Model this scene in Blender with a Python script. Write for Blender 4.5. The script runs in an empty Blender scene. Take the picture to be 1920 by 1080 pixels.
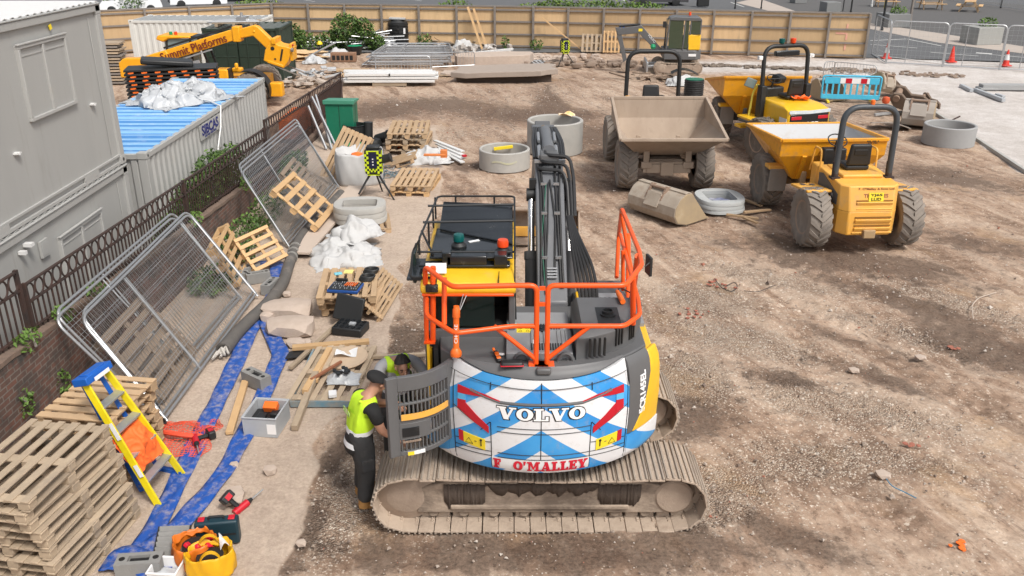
import bpy, math, random
import numpy as np
from mathutils import Matrix, Vector, Euler
random.seed(7); rng=np.random.default_rng(7)
S=bpy.context.scene; COL=S.collection; R=math.radians; PI=math.pi
# ---------------------------------------------------------------- camera, world, sun, exposure
CF=1653.; CT=R(22.7); CH=6.32; cT,sT=math.cos(CT),math.sin(CT)
cam=bpy.data.objects.new('camera',bpy.data.cameras.new('camera')); COL.objects.link(cam)
cam.location=(0,0,CH); cam.rotation_euler=(R(90)-CT,0,0)
cam.data.sensor_width=36; cam.data.lens=36*CF/1920; cam.data.clip_end=2000; cam.data.clip_start=.1
S.camera=cam
W=bpy.data.worlds.new('World'); S.world=W; W.use_nodes=True
wn=W.node_tree.nodes; wl=W.node_tree.links; bg=wn['Background']
sky=wn.new('ShaderNodeTexSky'); sky.sky_type='NISHITA'; sky.sun_disc=False
sky.sun_elevation=R(52); sky.sun_rotation=R(142); sky.air_density=1.0; sky.dust_density=4; sky.ozone_density=.6
hs=wn.new('ShaderNodeHueSaturation'); hs.inputs['Saturation'].default_value=.35
wl.new(sky.outputs[0],hs.inputs['Color']); wl.new(hs.outputs[0],bg.inputs[0]); bg.inputs[1].default_value=.11
sl=bpy.data.lights.new('sun','SUN'); sl.energy=1.8; sl.angle=R(13); sl.color=(1,.95,.88)
so=bpy.data.objects.new('sun',sl); COL.objects.link(so)
so.rotation_euler=(R(36),0,R(38))   # light from behind-right of the camera, high
S.view_settings.view_transform='Standard'; S.view_settings.look='None'
S.view_settings.exposure=0.56; S.view_settings.gamma=1
# ---------------------------------------------------------------- helpers
def G(px,py,z=0.):
    """point at height z seen at photo pixel px,py: used to survey the ground plan"""
    u=(px-960)/CF; v=(py-540)/CF; d=(u,cT-v*sT,-sT-v*cT); t=(z-CH)/d[2]
    return Vector((d[0]*t,d[1]*t,z))
def GY(px,py,y):
    u=(px-960)/CF; v=(py-540)/CF; t=y/(cT-v*sT); return Vector((u*t,y,CH+(-sT-v*cT)*t))
def GX(px,py,x):
    u=(px-960)/CF; v=(py-540)/CF; t=x/u; return Vector((x,t*(cT-v*sT),CH+(-sT-v*cT)*t))
def tag(o,label=None,cat=None,group=None,kind=None):
    for k,v in (('label',label),('category',cat),('group',group),('kind',kind)):
        if v: o[k]=v
    return o
def thing(name,label,cat,loc=(0,0,0),rz=0,group=None,rot=None):
    o=bpy.data.objects.new(name,None); COL.objects.link(o); o.empty_display_size=.2
    o.location=loc; o.rotation_euler=rot if rot else (0,0,rz)
    return tag(o,label,cat,group)
def dup(o,loc=None,rz=None,label=None,group=None,rot=None,parent=None,scale=None):
    c=o.copy(); COL.objects.link(c)
    if parent: c.parent=parent
    if loc is not None: c.location=loc
    if rz is not None: c.rotation_euler=(0,0,rz)
    if rot is not None: c.rotation_euler=rot
    if scale is not None: c.scale=scale
    if label: c['label']=label
    if group: c['group']=group
    for ch in o.children: dup(ch,parent=c)
    return c
def fillet(pts,r,n=4,closed=False):
    pts=[Vector(p) for p in pts]; out=[]; m=len(pts)
    for i,p in enumerate(pts):
        if not closed and i in (0,m-1): out.append(p); continue
        a=pts[i-1]-p; b=pts[(i+1)%m]-p; rr=min(r,a.length*.49,b.length*.49)
        a=p+a.normalized()*rr; b=p+b.normalized()*rr
        for k in range(n+1):
            t=k/n; out.append(a*(1-t)**2+p*2*t*(1-t)+b*t*t)
    return out
class MB:
    def __init__(s): s.v=[]; s.f=[]; s.m=[]; s.mi=0
    def mat(s,i): s.mi=i; return s
    def add(s,vs,fs):
        n=len(s.v); s.v+= [tuple(p) for p in vs]
        for f in fs: s.f.append(tuple(i+n for i in f)); s.m.append(s.mi)
        return s
    def box(s,c,d,rot=None,tx=1,ty=1):
        x,y,z=d[0]/2,d[1]/2,d[2]/2
        vs=[Vector((sx*x*(tx if sz>0 else 1),sy*y*(ty if sz>0 else 1),sz*z)) for sz in(-1,1) for sy in(-1,1) for sx in(-1,1)]
        if rot is not None:
            M=rot if isinstance(rot,Matrix) else Euler(rot).to_matrix()
            vs=[M@v for v in vs]
        c=Vector(c)
        return s.add([v+c for v in vs],[(0,2,3,1),(4,5,7,6),(0,1,5,4),(2,6,7,3),(0,4,6,2),(1,3,7,5)])
    def bx(s,x0,x1,y0,y1,z0,z1): return s.box(((x0+x1)/2,(y0+y1)/2,(z0+z1)/2),(abs(x1-x0),abs(y1-y0),abs(z1-z0)))
    def beam(s,p,q,w,h,up=(0,0,1)):
        p,q=Vector(p),Vector(q); d=(q-p); L=d.length; d.normalize(); up=Vector(up)
        if abs(d.dot(up))>.98: up=Vector((0,1,0))
        x=d.cross(up).normalized(); z=x.cross(d)
        M=Matrix((x,d,z)).transposed()
        return s.box((p+q)/2,(w,L,h),M)
    def tube(s,pts,r,n=8,closed=False,cap=True):
        pts=[Vector(p) for p in pts]; m=len(pts); rs=r if isinstance(r,(list,tuple)) else [r]*m
        vs=[]; up=None
        for i,p in enumerate(pts):
            a=pts[i-1] if (i>0 or closed) else p; b=pts[(i+1)%m] if (i<m-1 or closed) else p
            t=(b-a).normalized()
            if up is None:
                up=Vector((0,0,1)) if abs(t.z)<.9 else Vector((1,0,0))
            x=t.cross(up)
            if x.length<1e-4: x=t.cross(Vector((0,1,0.3)))
            x.normalize(); up=x.cross(t).normalized()
            for k in range(n):
                an=2*PI*k/n; vs.append(p+x*(rs[i]*math.cos(an))+up*(rs[i]*math.sin(an)))
        fs=[]
        for i in range(m if closed else m-1):
            j=(i+1)%m
            for k in range(n): fs.append((i*n+k,i*n+(k+1)%n,j*n+(k+1)%n,j*n+k))
        if cap and not closed: fs.append(tuple(range(n-1,-1,-1))); fs.append(tuple((m-1)*n+k for k in range(n)))
        return s.add(vs,fs)
    def rod(s,p,q,r,n=12,r2=None): return s.tube([p,q],[r,r if r2 is None else r2],n)
    def lathe(s,prof,n=24,c=(0,0,0),axis='Z',closed=False,a0=0,a1=2*PI):
        full=abs(a1-a0)>6.28; k=n if full else n+1; vs=[]; c=Vector(c)
        for (r,z) in prof:
            for i in range(k):
                a=a0+(a1-a0)*i/n; x,y=r*math.cos(a),r*math.sin(a)
                vs.append(c+Vector({'Z':(x,y,z),'X':(z,x,y),'Y':(y,z,x)}[axis]))
        fs=[]; m=len(prof)
        for j in range(m if closed else m-1):
            jj=(j+1)%m
            for i in range(n if full else n):
                i2=(i+1)%k; fs.append((j*k+i,j*k+i2,jj*k+i2,jj*k+i))
        if not closed:
            if prof[0][0]>1e-5 and full: fs.append(tuple(range(k-1,-1,-1)))
            if prof[-1][0]>1e-5 and full: fs.append(tuple((m-1)*k+i for i in range(k)))
        return s.add(vs,fs)
    def prism(s,poly,a,b,fn=None,axis='X'):
        """extrude a 2-D outline between a and b along axis"""
        if fn is None:
            fn={'X':lambda u,v,w:(w,u,v),'Y':lambda u,v,w:(u,w,v),'Z':lambda u,v,w:(u,v,w)}[axis]
        n=len(poly); vs=[fn(u,v,a) for u,v in poly]+[fn(u,v,b) for u,v in poly]
        fs=[tuple(range(n-1,-1,-1)),tuple(range(n,2*n))]+[(i,(i+1)%n,n+(i+1)%n,n+i) for i in range(n)]
        return s.add(vs,fs)
    def grid(s,fn,nu,nv):
        vs=[fn(i/nu,j/nv) for j in range(nv+1) for i in range(nu+1)]
        return s.add(vs,[(j*(nu+1)+i,j*(nu+1)+i+1,(j+1)*(nu+1)+i+1,(j+1)*(nu+1)+i) for j in range(nv) for i in range(nu)])
    def slab(s,fn,nu,nv,th):
        """thick curved sheet: fn(u,v)->point, thickness vector fn or float along face normal approx"""
        P=[[Vector(fn(i/nu,j/nv)) for i in range(nu+1)] for j in range(nv+1)]
        top=[];bot=[]
        for j in range(nv+1):
            for i in range(nu+1):
                a=P[j][min(i+1,nu)]-P[j][max(i-1,0)]; b=P[min(j+1,nv)][i]-P[max(j-1,0)][i]
                nrm=a.cross(b); nrm=nrm.normalized() if nrm.length>1e-9 else Vector((0,0,1))
                top.append(P[j][i]+nrm*th/2); bot.append(P[j][i]-nrm*th/2)
        k=nu+1; N=len(top); fs=[]
        for j in range(nv):
            for i in range(nu):
                q=(j*k+i,j*k+i+1,(j+1)*k+i+1,(j+1)*k+i); fs.append(q); fs.append(tuple(N+a for a in reversed(q)))
        for i in range(nu): fs.append((i+1,i,N+i,N+i+1)); fs.append((nv*k+i,nv*k+i+1,N+nv*k+i+1,N+nv*k+i))
        for j in range(nv): fs.append((j*k,(j+1)*k,N+(j+1)*k,N+j*k)); fs.append(((j+1)*k+nu,j*k+nu,N+j*k+nu,N+(j+1)*k+nu))
        return s.add(top+bot,fs)
    def rock(s,c,d,seed=0,rz=0,lev=1,jit=.22):
        rr=random.Random(seed); 
        if lev not in ICO: 
            import bmesh
            b=bmesh.new(); bmesh.ops.create_icosphere(b,subdivisions=lev,radius=1); b.verts.ensure_lookup_table()
            ICO[lev]=([v.co.copy() for v in b.verts],[tuple(v.index for v in f.verts) for f in b.faces]); b.free()
        vs,fs=ICO[lev]; M=Matrix.Rotation(rz,3,'Z'); c=Vector(c); out=[]
        for v in vs:
            w=v*(1+rr.uniform(-jit,jit)); w=Vector((max(-.8,min(.8,w.x))*d[0],max(-.8,min(.8,w.y))*d[1],max(-.72,min(.72,w.z))*d[2])); out.append(M@w+c)
        return s.add(out,fs)
    def xf(s,M,start=0):
        for i in range(start,len(s.v)): s.v[i]=tuple(M@Vector(s.v[i]))
        return s
    def n(s): return len(s.v)
    def pieces(s):
        """far-apart pieces of this mesh, so that each becomes a part of its own"""
        n=len(s.v); 
        if n>3000 or n==0: return None
        up=list(range(n))
        def root(i):
            while up[i]!=i: up[i]=up[up[i]]; i=up[i]
            return i
        for f in s.f:
            a=root(f[0])
            for j in f[1:]: up[root(j)]=a
        rt=np.array([root(i) for i in range(n)]); u,isl=np.unique(rt,return_inverse=True); k=len(u)
        if k<2 or k>400: return None
        P=np.array([tuple(p) for p in s.v]); lo=np.full((k,3),np.inf); hi=-lo
        np.minimum.at(lo,isl,P); np.maximum.at(hi,isl,P); sz=(hi-lo).max(1)
        gap=np.maximum(0,np.maximum(lo[:,None]-hi[None],lo[None]-hi[:,None])); near=np.sqrt((gap**2).sum(2))<=np.maximum(.015,.36*np.maximum(sz[:,None],sz[None]))
        lab=np.arange(k)
        while True:
            new=np.where(near,lab[None],k).min(1)
            if (new==lab).all(): break
            lab=new
        return lab[isl] if len(np.unique(lab))>1 else None
    def build(s,name,mats,parent=None,bevel=0,**kw):
        lab=s.pieces() if parent is not None else None
        if lab is None: return s.build1(name,mats,parent,bevel,**kw)
        out=[]
        for q in np.unique(lab):
            b=MB(); ix={}
            for f,m in zip(s.f,s.m):
                if lab[f[0]]!=q: continue
                g=[]
                for i in f:
                    if i not in ix: ix[i]=len(b.v); b.v.append(s.v[i])
                    g.append(ix[i])
                b.f.append(tuple(g)); b.m.append(m)
            out.append(b.build1(name,mats,parent,bevel,**kw))
        return max(out,key=lambda o:len(o.data.vertices))
    def build1(s,name,mats,parent=None,bevel=0,ang=38,smooth=True,seg=2,loc=None,rot=None,solid=0):
        me=bpy.data.meshes.new(name); me.from_pydata(s.v,[],s.f)
        if not isinstance(mats,(list,tuple)): mats=[mats]
        for m in mats: me.materials.append(m)
        me.polygons.foreach_set('material_index',s.m)
        if smooth:
            me.polygons.foreach_set('use_smooth',[True]*len(s.f)); me.set_sharp_from_angle(angle=R(ang))
        me.update()
        o=bpy.data.objects.new(name,me); COL.objects.link(o)
        if parent: o.parent=parent
        if loc is not None: o.location=loc
        if rot is not None: o.rotation_euler=rot
        if solid:
            md=o.modifiers.new('thick','SOLIDIFY'); md.thickness=solid; md.offset=0
        if bevel:
            md=o.modifiers.new('bevel','BEVEL'); md.width=bevel; md.segments=seg; md.limit_method='ANGLE'; md.angle_limit=R(40)
        return o
ICO={}
from mathutils import noise
def crumple(w,d,h,seed,spread=1.0,rough=.28,sharp=2.2,nu=44):
    o=Vector((seed*13.7,seed*7.1,seed*3.3))
    def f(a,c):
        x,y=2*a-1,2*c-1; r=(abs(x)**sharp+abs(y)**sharp)**(1/sharp); dome=max(0,1-r)**.45
        p=Vector((x*w*1.6,y*d*1.6,0))+o; rg=noise.ridged_multi_fractal(p*1.7,1.0,2.1,4,.9,2.0); n2=noise.noise(p*3.0); n3=noise.noise(p*.9+Vector((5,5,5)))
        z=h*dome*(.72+.55*n3)+rough*h*(rg-1.0)*.55*min(1,dome*1.6)
        return (x*w/2*(1+.10*n2*spread)+.08*w*noise.noise(p*2+Vector((9,0,0))),y*d/2*(1+.10*n3*spread)+.08*d*noise.noise(p*2+Vector((0,9,0))),max(.006,z))
    return f
# ---- lettering: a font curve turned into a mesh, mapped by fn(u,v)->point with slight depth
def letters(txt,h,fn,name,mat,parent,width=None,depth=.004,bold=0.0,shear=0,align='CENTER',spacing=1.0):
    cu=bpy.data.curves.new('t','FONT'); cu.body=txt; cu.size=1; cu.align_x=align; cu.align_y='CENTER'; cu.offset=bold; cu.shear=shear; cu.resolution_u=3; cu.space_character=spacing
    cu.extrude=.5
    o=bpy.data.objects.new('t',cu); COL.objects.link(o); dg=bpy.context.evaluated_depsgraph_get(); dg.update()
    me=bpy.data.meshes.new_from_object(o.evaluated_get(dg)); bpy.data.objects.remove(o); bpy.data.curves.remove(cu)
    V=np.array([v.co[:] for v in me.vertices]); 
    y0,y1=V[:,1].min(),V[:,1].max(); x0,x1=V[:,0].min(),V[:,0].max()
    k=h/(y1-y0); kx=k if width is None else width/(x1-x0)
    xc=(x0+x1)/2 if align=='CENTER' else x0
    for v in me.vertices:
        v.co=fn((v.co.x-xc)*kx,(v.co.y-(y0+y1)/2)*k,(v.co.z+.5)*depth)
    me.name=name; me.materials.clear(); me.materials.append(mat)
    ob=bpy.data.objects.new(name,me); COL.objects.link(ob); ob.parent=parent
    return ob
def plane_fn(o,u,v):
    o,u,v=Vector(o),Vector(u).normalized(),Vector(v).normalized(); n=u.cross(v)
    return lambda a,b,c: o+u*a+v*b+n*c
# ---------------------------------------------------------------- materials
def nt(m): m.use_nodes=True; return m.node_tree.nodes,m.node_tree.links
MATS={}
def mat(name,col,rough=.6,metal=0,col2=None,scale=6,amt=.5,bump=.0,bscale=60,dirt=0,dirtcol=(.30,.235,.18),dscale=3,spec=.5,stretch=None,trans=0,alpha=1,coat=0,vary=0):
    m=bpy.data.materials.new(name); MATS[name]=m; n,l=nt(m); b=n['Principled BSDF']
    b.inputs['Roughness'].default_value=rough; b.inputs['Metallic'].default_value=metal
    b.inputs['Specular IOR Level'].default_value=spec
    if trans: b.inputs['Transmission Weight'].default_value=trans
    if coat: b.inputs['Coat Weight'].default_value=coat; b.inputs['Coat Roughness'].default_value=.15
    if alpha<1: b.inputs['Alpha'].default_value=alpha
    tc=n.new('ShaderNodeTexCoord'); mp=n.new('ShaderNodeMapping'); l.new(tc.outputs['Object'],mp.inputs[0])
    if stretch: mp.inputs['Scale'].default_value=stretch
    def noise(sc,det=5,rg=.6):
        t=n.new('ShaderNodeTexNoise'); t.inputs['Scale'].default_value=sc; t.inputs['Detail'].default_value=det; t.inputs['Roughness'].default_value=rg
        l.new(mp.outputs[0],t.inputs['Vector']); return t
    c2=col2 or tuple(x*.72 for x in col)
    t1=noise(scale); rp=n.new('ShaderNodeValToRGB'); rp.color_ramp.elements[0].position=.5-.25; rp.color_ramp.elements[1].position=.5+.25
    rp.color_ramp.elements[0].color=(*c2,1); rp.color_ramp.elements[1].color=(*col,1)
    l.new(t1.outputs['Fac'],rp.inputs[0])
    mx=n.new('ShaderNodeMix'); mx.data_type='RGBA'; mx.inputs['Factor'].default_value=amt; mx.inputs['A'].default_value=(*col,1)
    l.new(rp.outputs[0],mx.inputs['B']); out=mx.outputs['Result']
    if vary:
        oi=n.new('ShaderNodeObjectInfo'); hv=n.new('ShaderNodeHueSaturation'); mr=n.new('ShaderNodeMapRange')
        mr.inputs['To Min'].default_value=1-vary; mr.inputs['To Max'].default_value=1+vary; l.new(oi.outputs['Random'],mr.inputs[0]); l.new(mr.outputs[0],hv.inputs['Value']); l.new(out,hv.inputs['Color']); out=hv.outputs[0]
    if dirt:
        t2=noise(dscale,8,.7); r2=n.new('ShaderNodeValToRGB'); lo=.68-.4*dirt
        r2.color_ramp.elements[0].position=lo; r2.color_ramp.elements[1].position=min(1,lo+.22)
        r2.color_ramp.elements[0].color=(0,0,0,1); r2.color_ramp.elements[1].color=(min(1,.35+dirt*.6),)*3+(1,)
        l.new(t2.outputs['Fac'],r2.inputs[0])
        m2=n.new('ShaderNodeMix'); m2.data_type='RGBA'; l.new(r2.outputs[0],m2.inputs['Factor']); l.new(out,m2.inputs['A']); m2.inputs['B'].default_value=(*dirtcol,1); out=m2.outputs['Result']
        rr=n.new('ShaderNodeMath'); rr.operation='MULTIPLY_ADD'; l.new(r2.outputs[0],rr.inputs[0]); rr.inputs[1].default_value=max(0,.85-rough); rr.inputs[2].default_value=rough; l.new(rr.outputs[0],b.inputs['Roughness'])
    l.new(out,b.inputs['Base Color'])
    if bump:
        t3=noise(bscale,4); bp=n.new('ShaderNodeBump'); bp.inputs['Strength'].default_value=bump; bp.inputs['Distance'].default_value=.01
        l.new(t3.outputs['Fac'],bp.inputs['Height']); l.new(bp.outputs[0],b.inputs['Normal'])
    return m
DUST=(.36,.28,.215)
M_yel=mat('yellow_paint',(.86,.50,.02),.35,dirt=.25,dscale=2.5,coat=.2,dirtcol=DUST)
M_yelD=mat('dusty_yellow_paint',(.80,.40,.05),.5,col2=(.74,.42,.13),amt=.6,scale=2,dirt=.38,dscale=3,dirtcol=(.45,.30,.17))
M_org=mat('orange_yellow_paint',(.78,.345,.015),.42,dirt=.42,dscale=4.5,dirtcol=(.33,.2,.1))
M_grey=mat('dark_grey_paint',(.115,.117,.12),.5,col2=(.095,.095,.098),dirt=.22,dscale=4,dirtcol=(.2,.18,.16))
M_grey2=mat('mid_grey_paint',(.28,.285,.295),.45,dirt=.3,dscale=4,dirtcol=(.26,.23,.2))
M_blk=mat('black_plastic',(.018,.019,.02),.5,dirt=.15,dirtcol=(.12,.1,.09))
M_gloss=mat('gloss_black',(.014,.017,.02),.16,dirt=.25,dscale=5,dirtcol=(.09,.09,.09))
M_rub=mat('rubber_hose',(.022,.022,.023),.45,dirt=.2,dirtcol=(.12,.11,.1))
M_hand=mat('orange_rail_paint',(.90,.105,.01),.35,col2=(.8,.085,.01),dirt=.1,dirtcol=(.5,.2,.1))
M_mud=mat('dried_mud',(.40,.315,.245),.95,col2=(.26,.195,.15),scale=4,amt=.8,bump=.7,bscale=35,dirt=.35,dirtcol=(.12,.09,.07),dscale=2.2)
M_mudwet=mat('damp_mud',(.085,.062,.048),.8,col2=(.055,.04,.03),scale=14,bump=1,bscale=45)
M_chrome=mat('chrome_rod',(.75,.75,.75),.15,1,amt=.1)
M_steel=mat('galvanised_steel',(.50,.51,.52),.42,.75,col2=(.36,.37,.38),scale=20,dirt=.12)
M_white=mat('white_paint',(.68,.68,.67),.45,col2=(.6,.6,.585),dirt=.2)
M_red=mat('red_paint',(.55,.01,.025),.4)
M_txtred=mat('red_lettering',(.60,.012,.035),.5,amt=0)
M_txtblk=mat('black_lettering',(.012,.012,.012),.6,amt=0)
M_txtwht=mat('white_lettering',(.85,.85,.85),.5,amt=0)
M_txtblue=mat('navy_lettering',(.012,.02,.16),.5,amt=0)
M_lab=mat('yellow_label',(.86,.66,.03),.5,amt=.1)
M_labw=mat('white_label',(.8,.8,.8),.5,amt=.1)
M_wood=mat('pallet_wood',(.50,.345,.20),.85,col2=(.36,.25,.155),scale=3,amt=.8,stretch=(1,1,6),bump=.3,bscale=40,dirt=.25,dirtcol=(.27,.22,.18),vary=.18)
M_woodO=mat('weathered_wood',(.45,.355,.25),.9,col2=(.30,.23,.165),scale=4,amt=.8,bump=.4,bscale=40,dirt=.35,dirtcol=(.2,.17,.145),vary=.2)
M_woodN=mat('fresh_timber',(.58,.38,.19),.8,col2=(.46,.29,.15),scale=4,amt=.7,bump=.2,bscale=40,dirt=.15,vary=.15)
M_conc=mat('concrete',(.44,.43,.40),.9,col2=(.33,.325,.31),scale=3,amt=.8,bump=.4,bscale=50,dirt=.25,dirtcol=(.3,.25,.2))
M_concD=mat('grey_block',(.26,.255,.245),.95,col2=(.2,.2,.19),scale=8,amt=.7,bump=.5,bscale=70,dirt=.25)
M_rubble=mat('broken_concrete',(.50,.41,.345),.95,col2=(.40,.32,.26),scale=6,amt=.8,bump=.8,bscale=25)
M_tyre=mat('dusty_tyre',(.27,.235,.20),.95,col2=(.16,.14,.125),scale=5,amt=.8,bump=.3,dirt=.3,dirtcol=(.33,.28,.235))
M_rim=mat('muddy_rim',(.36,.27,.205),.9,col2=(.25,.19,.15),scale=6,amt=.8)
M_glass=mat('dark_glass',(.015,.03,.025),.06,spec=.6,amt=.2)
M_pglass=mat('pale_glass',(.20,.26,.26),.08,amt=.2)
M_green=mat('green_plastic',(.01,.16,.09),.4,dirt=.15)
M_blueT=mat('blue_layflat_hose',(.012,.085,.38),.45,col2=(.01,.06,.28),scale=5,dirt=.52,dscale=9,dirtcol=(.46,.39,.32),bump=.4,bscale=14)
M_bag=mat('white_woven_bag',(.52,.52,.515),.8,col2=(.40,.40,.395),scale=3,bump=.4,bscale=9,dirt=.22,dirtcol=(.42,.37,.31))
M_film=mat('clear_plastic_film',(.62,.64,.66),.3,col2=(.46,.48,.5),scale=4,alpha=.74,bump=.5,bscale=12)
M_hivis=mat('hi_vis_yellow',(.58,.88,.03),.75,col2=(.48,.78,.02),scale=8,bump=.25,bscale=20)
def vest_mat():
    m=mat('hi_vis_vest_bands',(.58,.88,.03),.75); n,l=nt(m); tc=n.new('ShaderNodeTexCoord'); sp=n.new('ShaderNodeSeparateXYZ'); l.new(tc.outputs['Object'],sp.inputs[0]); r=n.new('ShaderNodeValToRGB'); r.color_ramp.interpolation='CONSTANT'; e=r.color_ramp.elements
    nz=n.new('ShaderNodeTexNoise'); nz.inputs['Scale'].default_value=9; l.new(tc.outputs['Object'],nz.inputs['Vector']); ma=n.new('ShaderNodeMath'); ma.operation='MULTIPLY_ADD'; l.new(nz.outputs['Fac'],ma.inputs[0]); ma.inputs[1].default_value=.035; l.new(sp.outputs['Z'],ma.inputs[2])
    st=[(0,(.012,.012,.013)),(.885,(.78,.80,.82)),(.945,(.012,.012,.013)),(1.035,(.78,.80,.82)),(1.10,(.56,.86,.03))]
    while len(e)<5: e.new(.5)
    for i,(p,c) in enumerate(st): e[i].position=p/1.6; e[i].color=(*c,1)
    mu=n.new('ShaderNodeMath'); mu.operation='DIVIDE'; mu.inputs[1].default_value=1.6; l.new(ma.outputs[0],mu.inputs[0]); l.new(mu.outputs[0],r.inputs[0]); l.new(r.outputs[0],n['Principled BSDF'].inputs['Base Color'])
    bp=n.new('ShaderNodeBump'); bp.inputs['Strength'].default_value=.5; bp.inputs['Distance'].default_value=.02; l.new(nz.outputs['Fac'],bp.inputs['Height']); l.new(bp.outputs[0],n['Principled BSDF'].inputs['Normal']); return m
M_vest=vest_mat()
M_refl=mat('reflective_tape',(.78,.80,.82),.4,amt=.2)
M_cloth=mat('black_fabric',(.012,.012,.013),.85,col2=(.02,.02,.021),bump=.2,bscale=40)
M_trous=mat('dark_trousers',(.03,.031,.033),.85,col2=(.055,.055,.055),scale=7,bump=.9,bscale=11,dirt=.25,dirtcol=(.16,.14,.12))
M_skin=mat('skin',(.50,.27,.18),.55,col2=(.42,.20,.13),scale=10,amt=.5)
M_hair=mat('dark_hair',(.02,.014,.011),.6,bump=.6,bscale=120)
M_boot=mat('tan_boot',(.42,.22,.07),.75,dirt=.2)
M_blkcloth=M_cloth
M_jack=mat('orange_cloth',(.95,.17,.03),.7,col2=(.8,.12,.02),scale=7,bump=.4,bscale=18)
M_leaf=mat('green_leaf',(.07,.13,.025),.7,col2=(.035,.075,.015),scale=2.5,amt=.9)
M_leafB=mat('bright_leaf',(.13,.22,.04),.7,col2=(.07,.14,.02),scale=3,amt=.9)
M_rust=mat('rusty_iron',(.026,.022,.021),.7,col2=(.075,.034,.024),scale=7,amt=.85,bump=.3)
M_cabin=mat('cabin_grey',(.385,.385,.37),.5,col2=(.34,.34,.33),scale=1.3,amt=.7,dirt=.30,dscale=3.2,dirtcol=(.27,.25,.22),stretch=(1,1.6,.22))
M_contG=mat('pale_grey_steel',(.40,.40,.385),.5,col2=(.345,.34,.33),scale=1.5,dirt=.2,dirtcol=(.34,.27,.2))
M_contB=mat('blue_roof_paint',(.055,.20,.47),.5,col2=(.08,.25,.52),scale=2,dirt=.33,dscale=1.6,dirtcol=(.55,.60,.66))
M_contB2=mat('pale_blue_crest',(.24,.46,.72),.5,col2=(.15,.36,.64),scale=3,dirt=.35,dscale=2.5,dirtcol=(.60,.64,.68))  # paler worn crests; the step to deeper valleys also paints in rib shading
M_contW=mat('white_steel',(.66,.655,.62),.5,col2=(.58,.575,.54),scale=1,dirt=.15,dirtcol=(.4,.34,.27))
M_contDG=mat('dark_green_steel',(.022,.038,.026),.45,col2=(.03,.045,.035),dirt=.15,dirtcol=(.1,.1,.08))
M_skip=mat('muddy_skip',(.42,.335,.26),.85,col2=(.30,.23,.175),scale=2.2,amt=.8,dirt=.3,dscale=4,dirtcol=(.2,.145,.11),stretch=(1,1,.35),bump=.25)
M_bluebar=mat('light_blue_plastic',(.07,.50,.74),.4,dirt=.15)
M_case=mat('dark_teal_plastic',(.008,.035,.05),.45,dirt=.1)
M_tub=mat('grey_tub',(.42,.44,.46),.45,dirt=.15)
M_orgpl=mat('orange_plastic',(.90,.17,.02),.4,amt=.15)
M_ply=mat('plywood',(.60,.42,.235),.8,col2=(.50,.34,.185),scale=2,amt=.8,stretch=(3,3,.5),dirt=.38,dscale=1.8,dirtcol=(.36,.265,.175),vary=.24)
M_post=mat('grey_timber',(.25,.22,.195),.9,col2=(.17,.15,.135),scale=5,amt=.8,dirt=.2)
M_tar=mat('asphalt_road',(.115,.118,.122),.9,col2=(.095,.097,.1),scale=.5,amt=.8,bump=.3)
M_plaza=mat('grey_gravel',(.115,.112,.11),.95,col2=(.085,.083,.082),scale=22,amt=.9,bump=.6)
M_pave=mat('pale_paving',(.44,.38,.33),.9,col2=(.37,.32,.28),scale=1.2,amt=.8)
M_line=mat('road_marking_paint',(.62,.62,.60),.7,dirt=.2)
M_cone=mat('cone_red',(.72,.045,.025),.5)
# brick
def brick_mat():
    m=bpy.data.materials.new('old_brick'); n,l=nt(m); b=n['Principled BSDF']; b.inputs['Roughness'].default_value=.92
    tc=n.new('ShaderNodeTexCoord'); sp=n.new('ShaderNodeSeparateXYZ'); l.new(tc.outputs['Object'],sp.inputs[0])
    cb=n.new('ShaderNodeCombineXYZ'); l.new(sp.outputs['Y'],cb.inputs[0]); l.new(sp.outputs['Z'],cb.inputs[1])
    br=n.new('ShaderNodeTexBrick'); l.new(cb.outputs[0],br.inputs['Vector'])
    br.inputs['Color1'].default_value=(.19,.085,.06,1); br.inputs['Color2'].default_value=(.12,.075,.06,1); br.inputs['Mortar'].default_value=(.20,.165,.14,1)
    br.inputs['Scale'].default_value=1; br.inputs['Brick Width'].default_value=.22; br.inputs['Row Height'].default_value=.075; br.inputs['Mortar Size'].default_value=.009; br.inputs['Bias'].default_value=.1
    t=n.new('ShaderNodeTexNoise'); t.inputs['Scale'].default_value=5; t.inputs['Detail'].default_value=8; l.new(tc.outputs['Object'],t.inputs['Vector'])
    mr=n.new('ShaderNodeMapRange'); mr.inputs[1].default_value=.45; mr.inputs[2].default_value=.75; l.new(t.outputs['Fac'],mr.inputs[0])
    mx=n.new('ShaderNodeMix'); mx.data_type='RGBA'; l.new(mr.outputs[0],mx.inputs['Factor']); l.new(br.outputs['Color'],mx.inputs['A']); mx.inputs['B'].default_value=(.055,.05,.045,1)
    l.new(mx.outputs['Result'],b.inputs['Base Color'])
    bp=n.new('ShaderNodeBump'); bp.inputs['Strength'].default_value=.7; bp.inputs['Distance'].default_value=.012; l.new(br.outputs['Fac'],bp.inputs['Height']); bp.invert=True; l.new(bp.outputs[0],b.inputs['Normal'])
    return m
M_brick=brick_mat()
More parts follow.
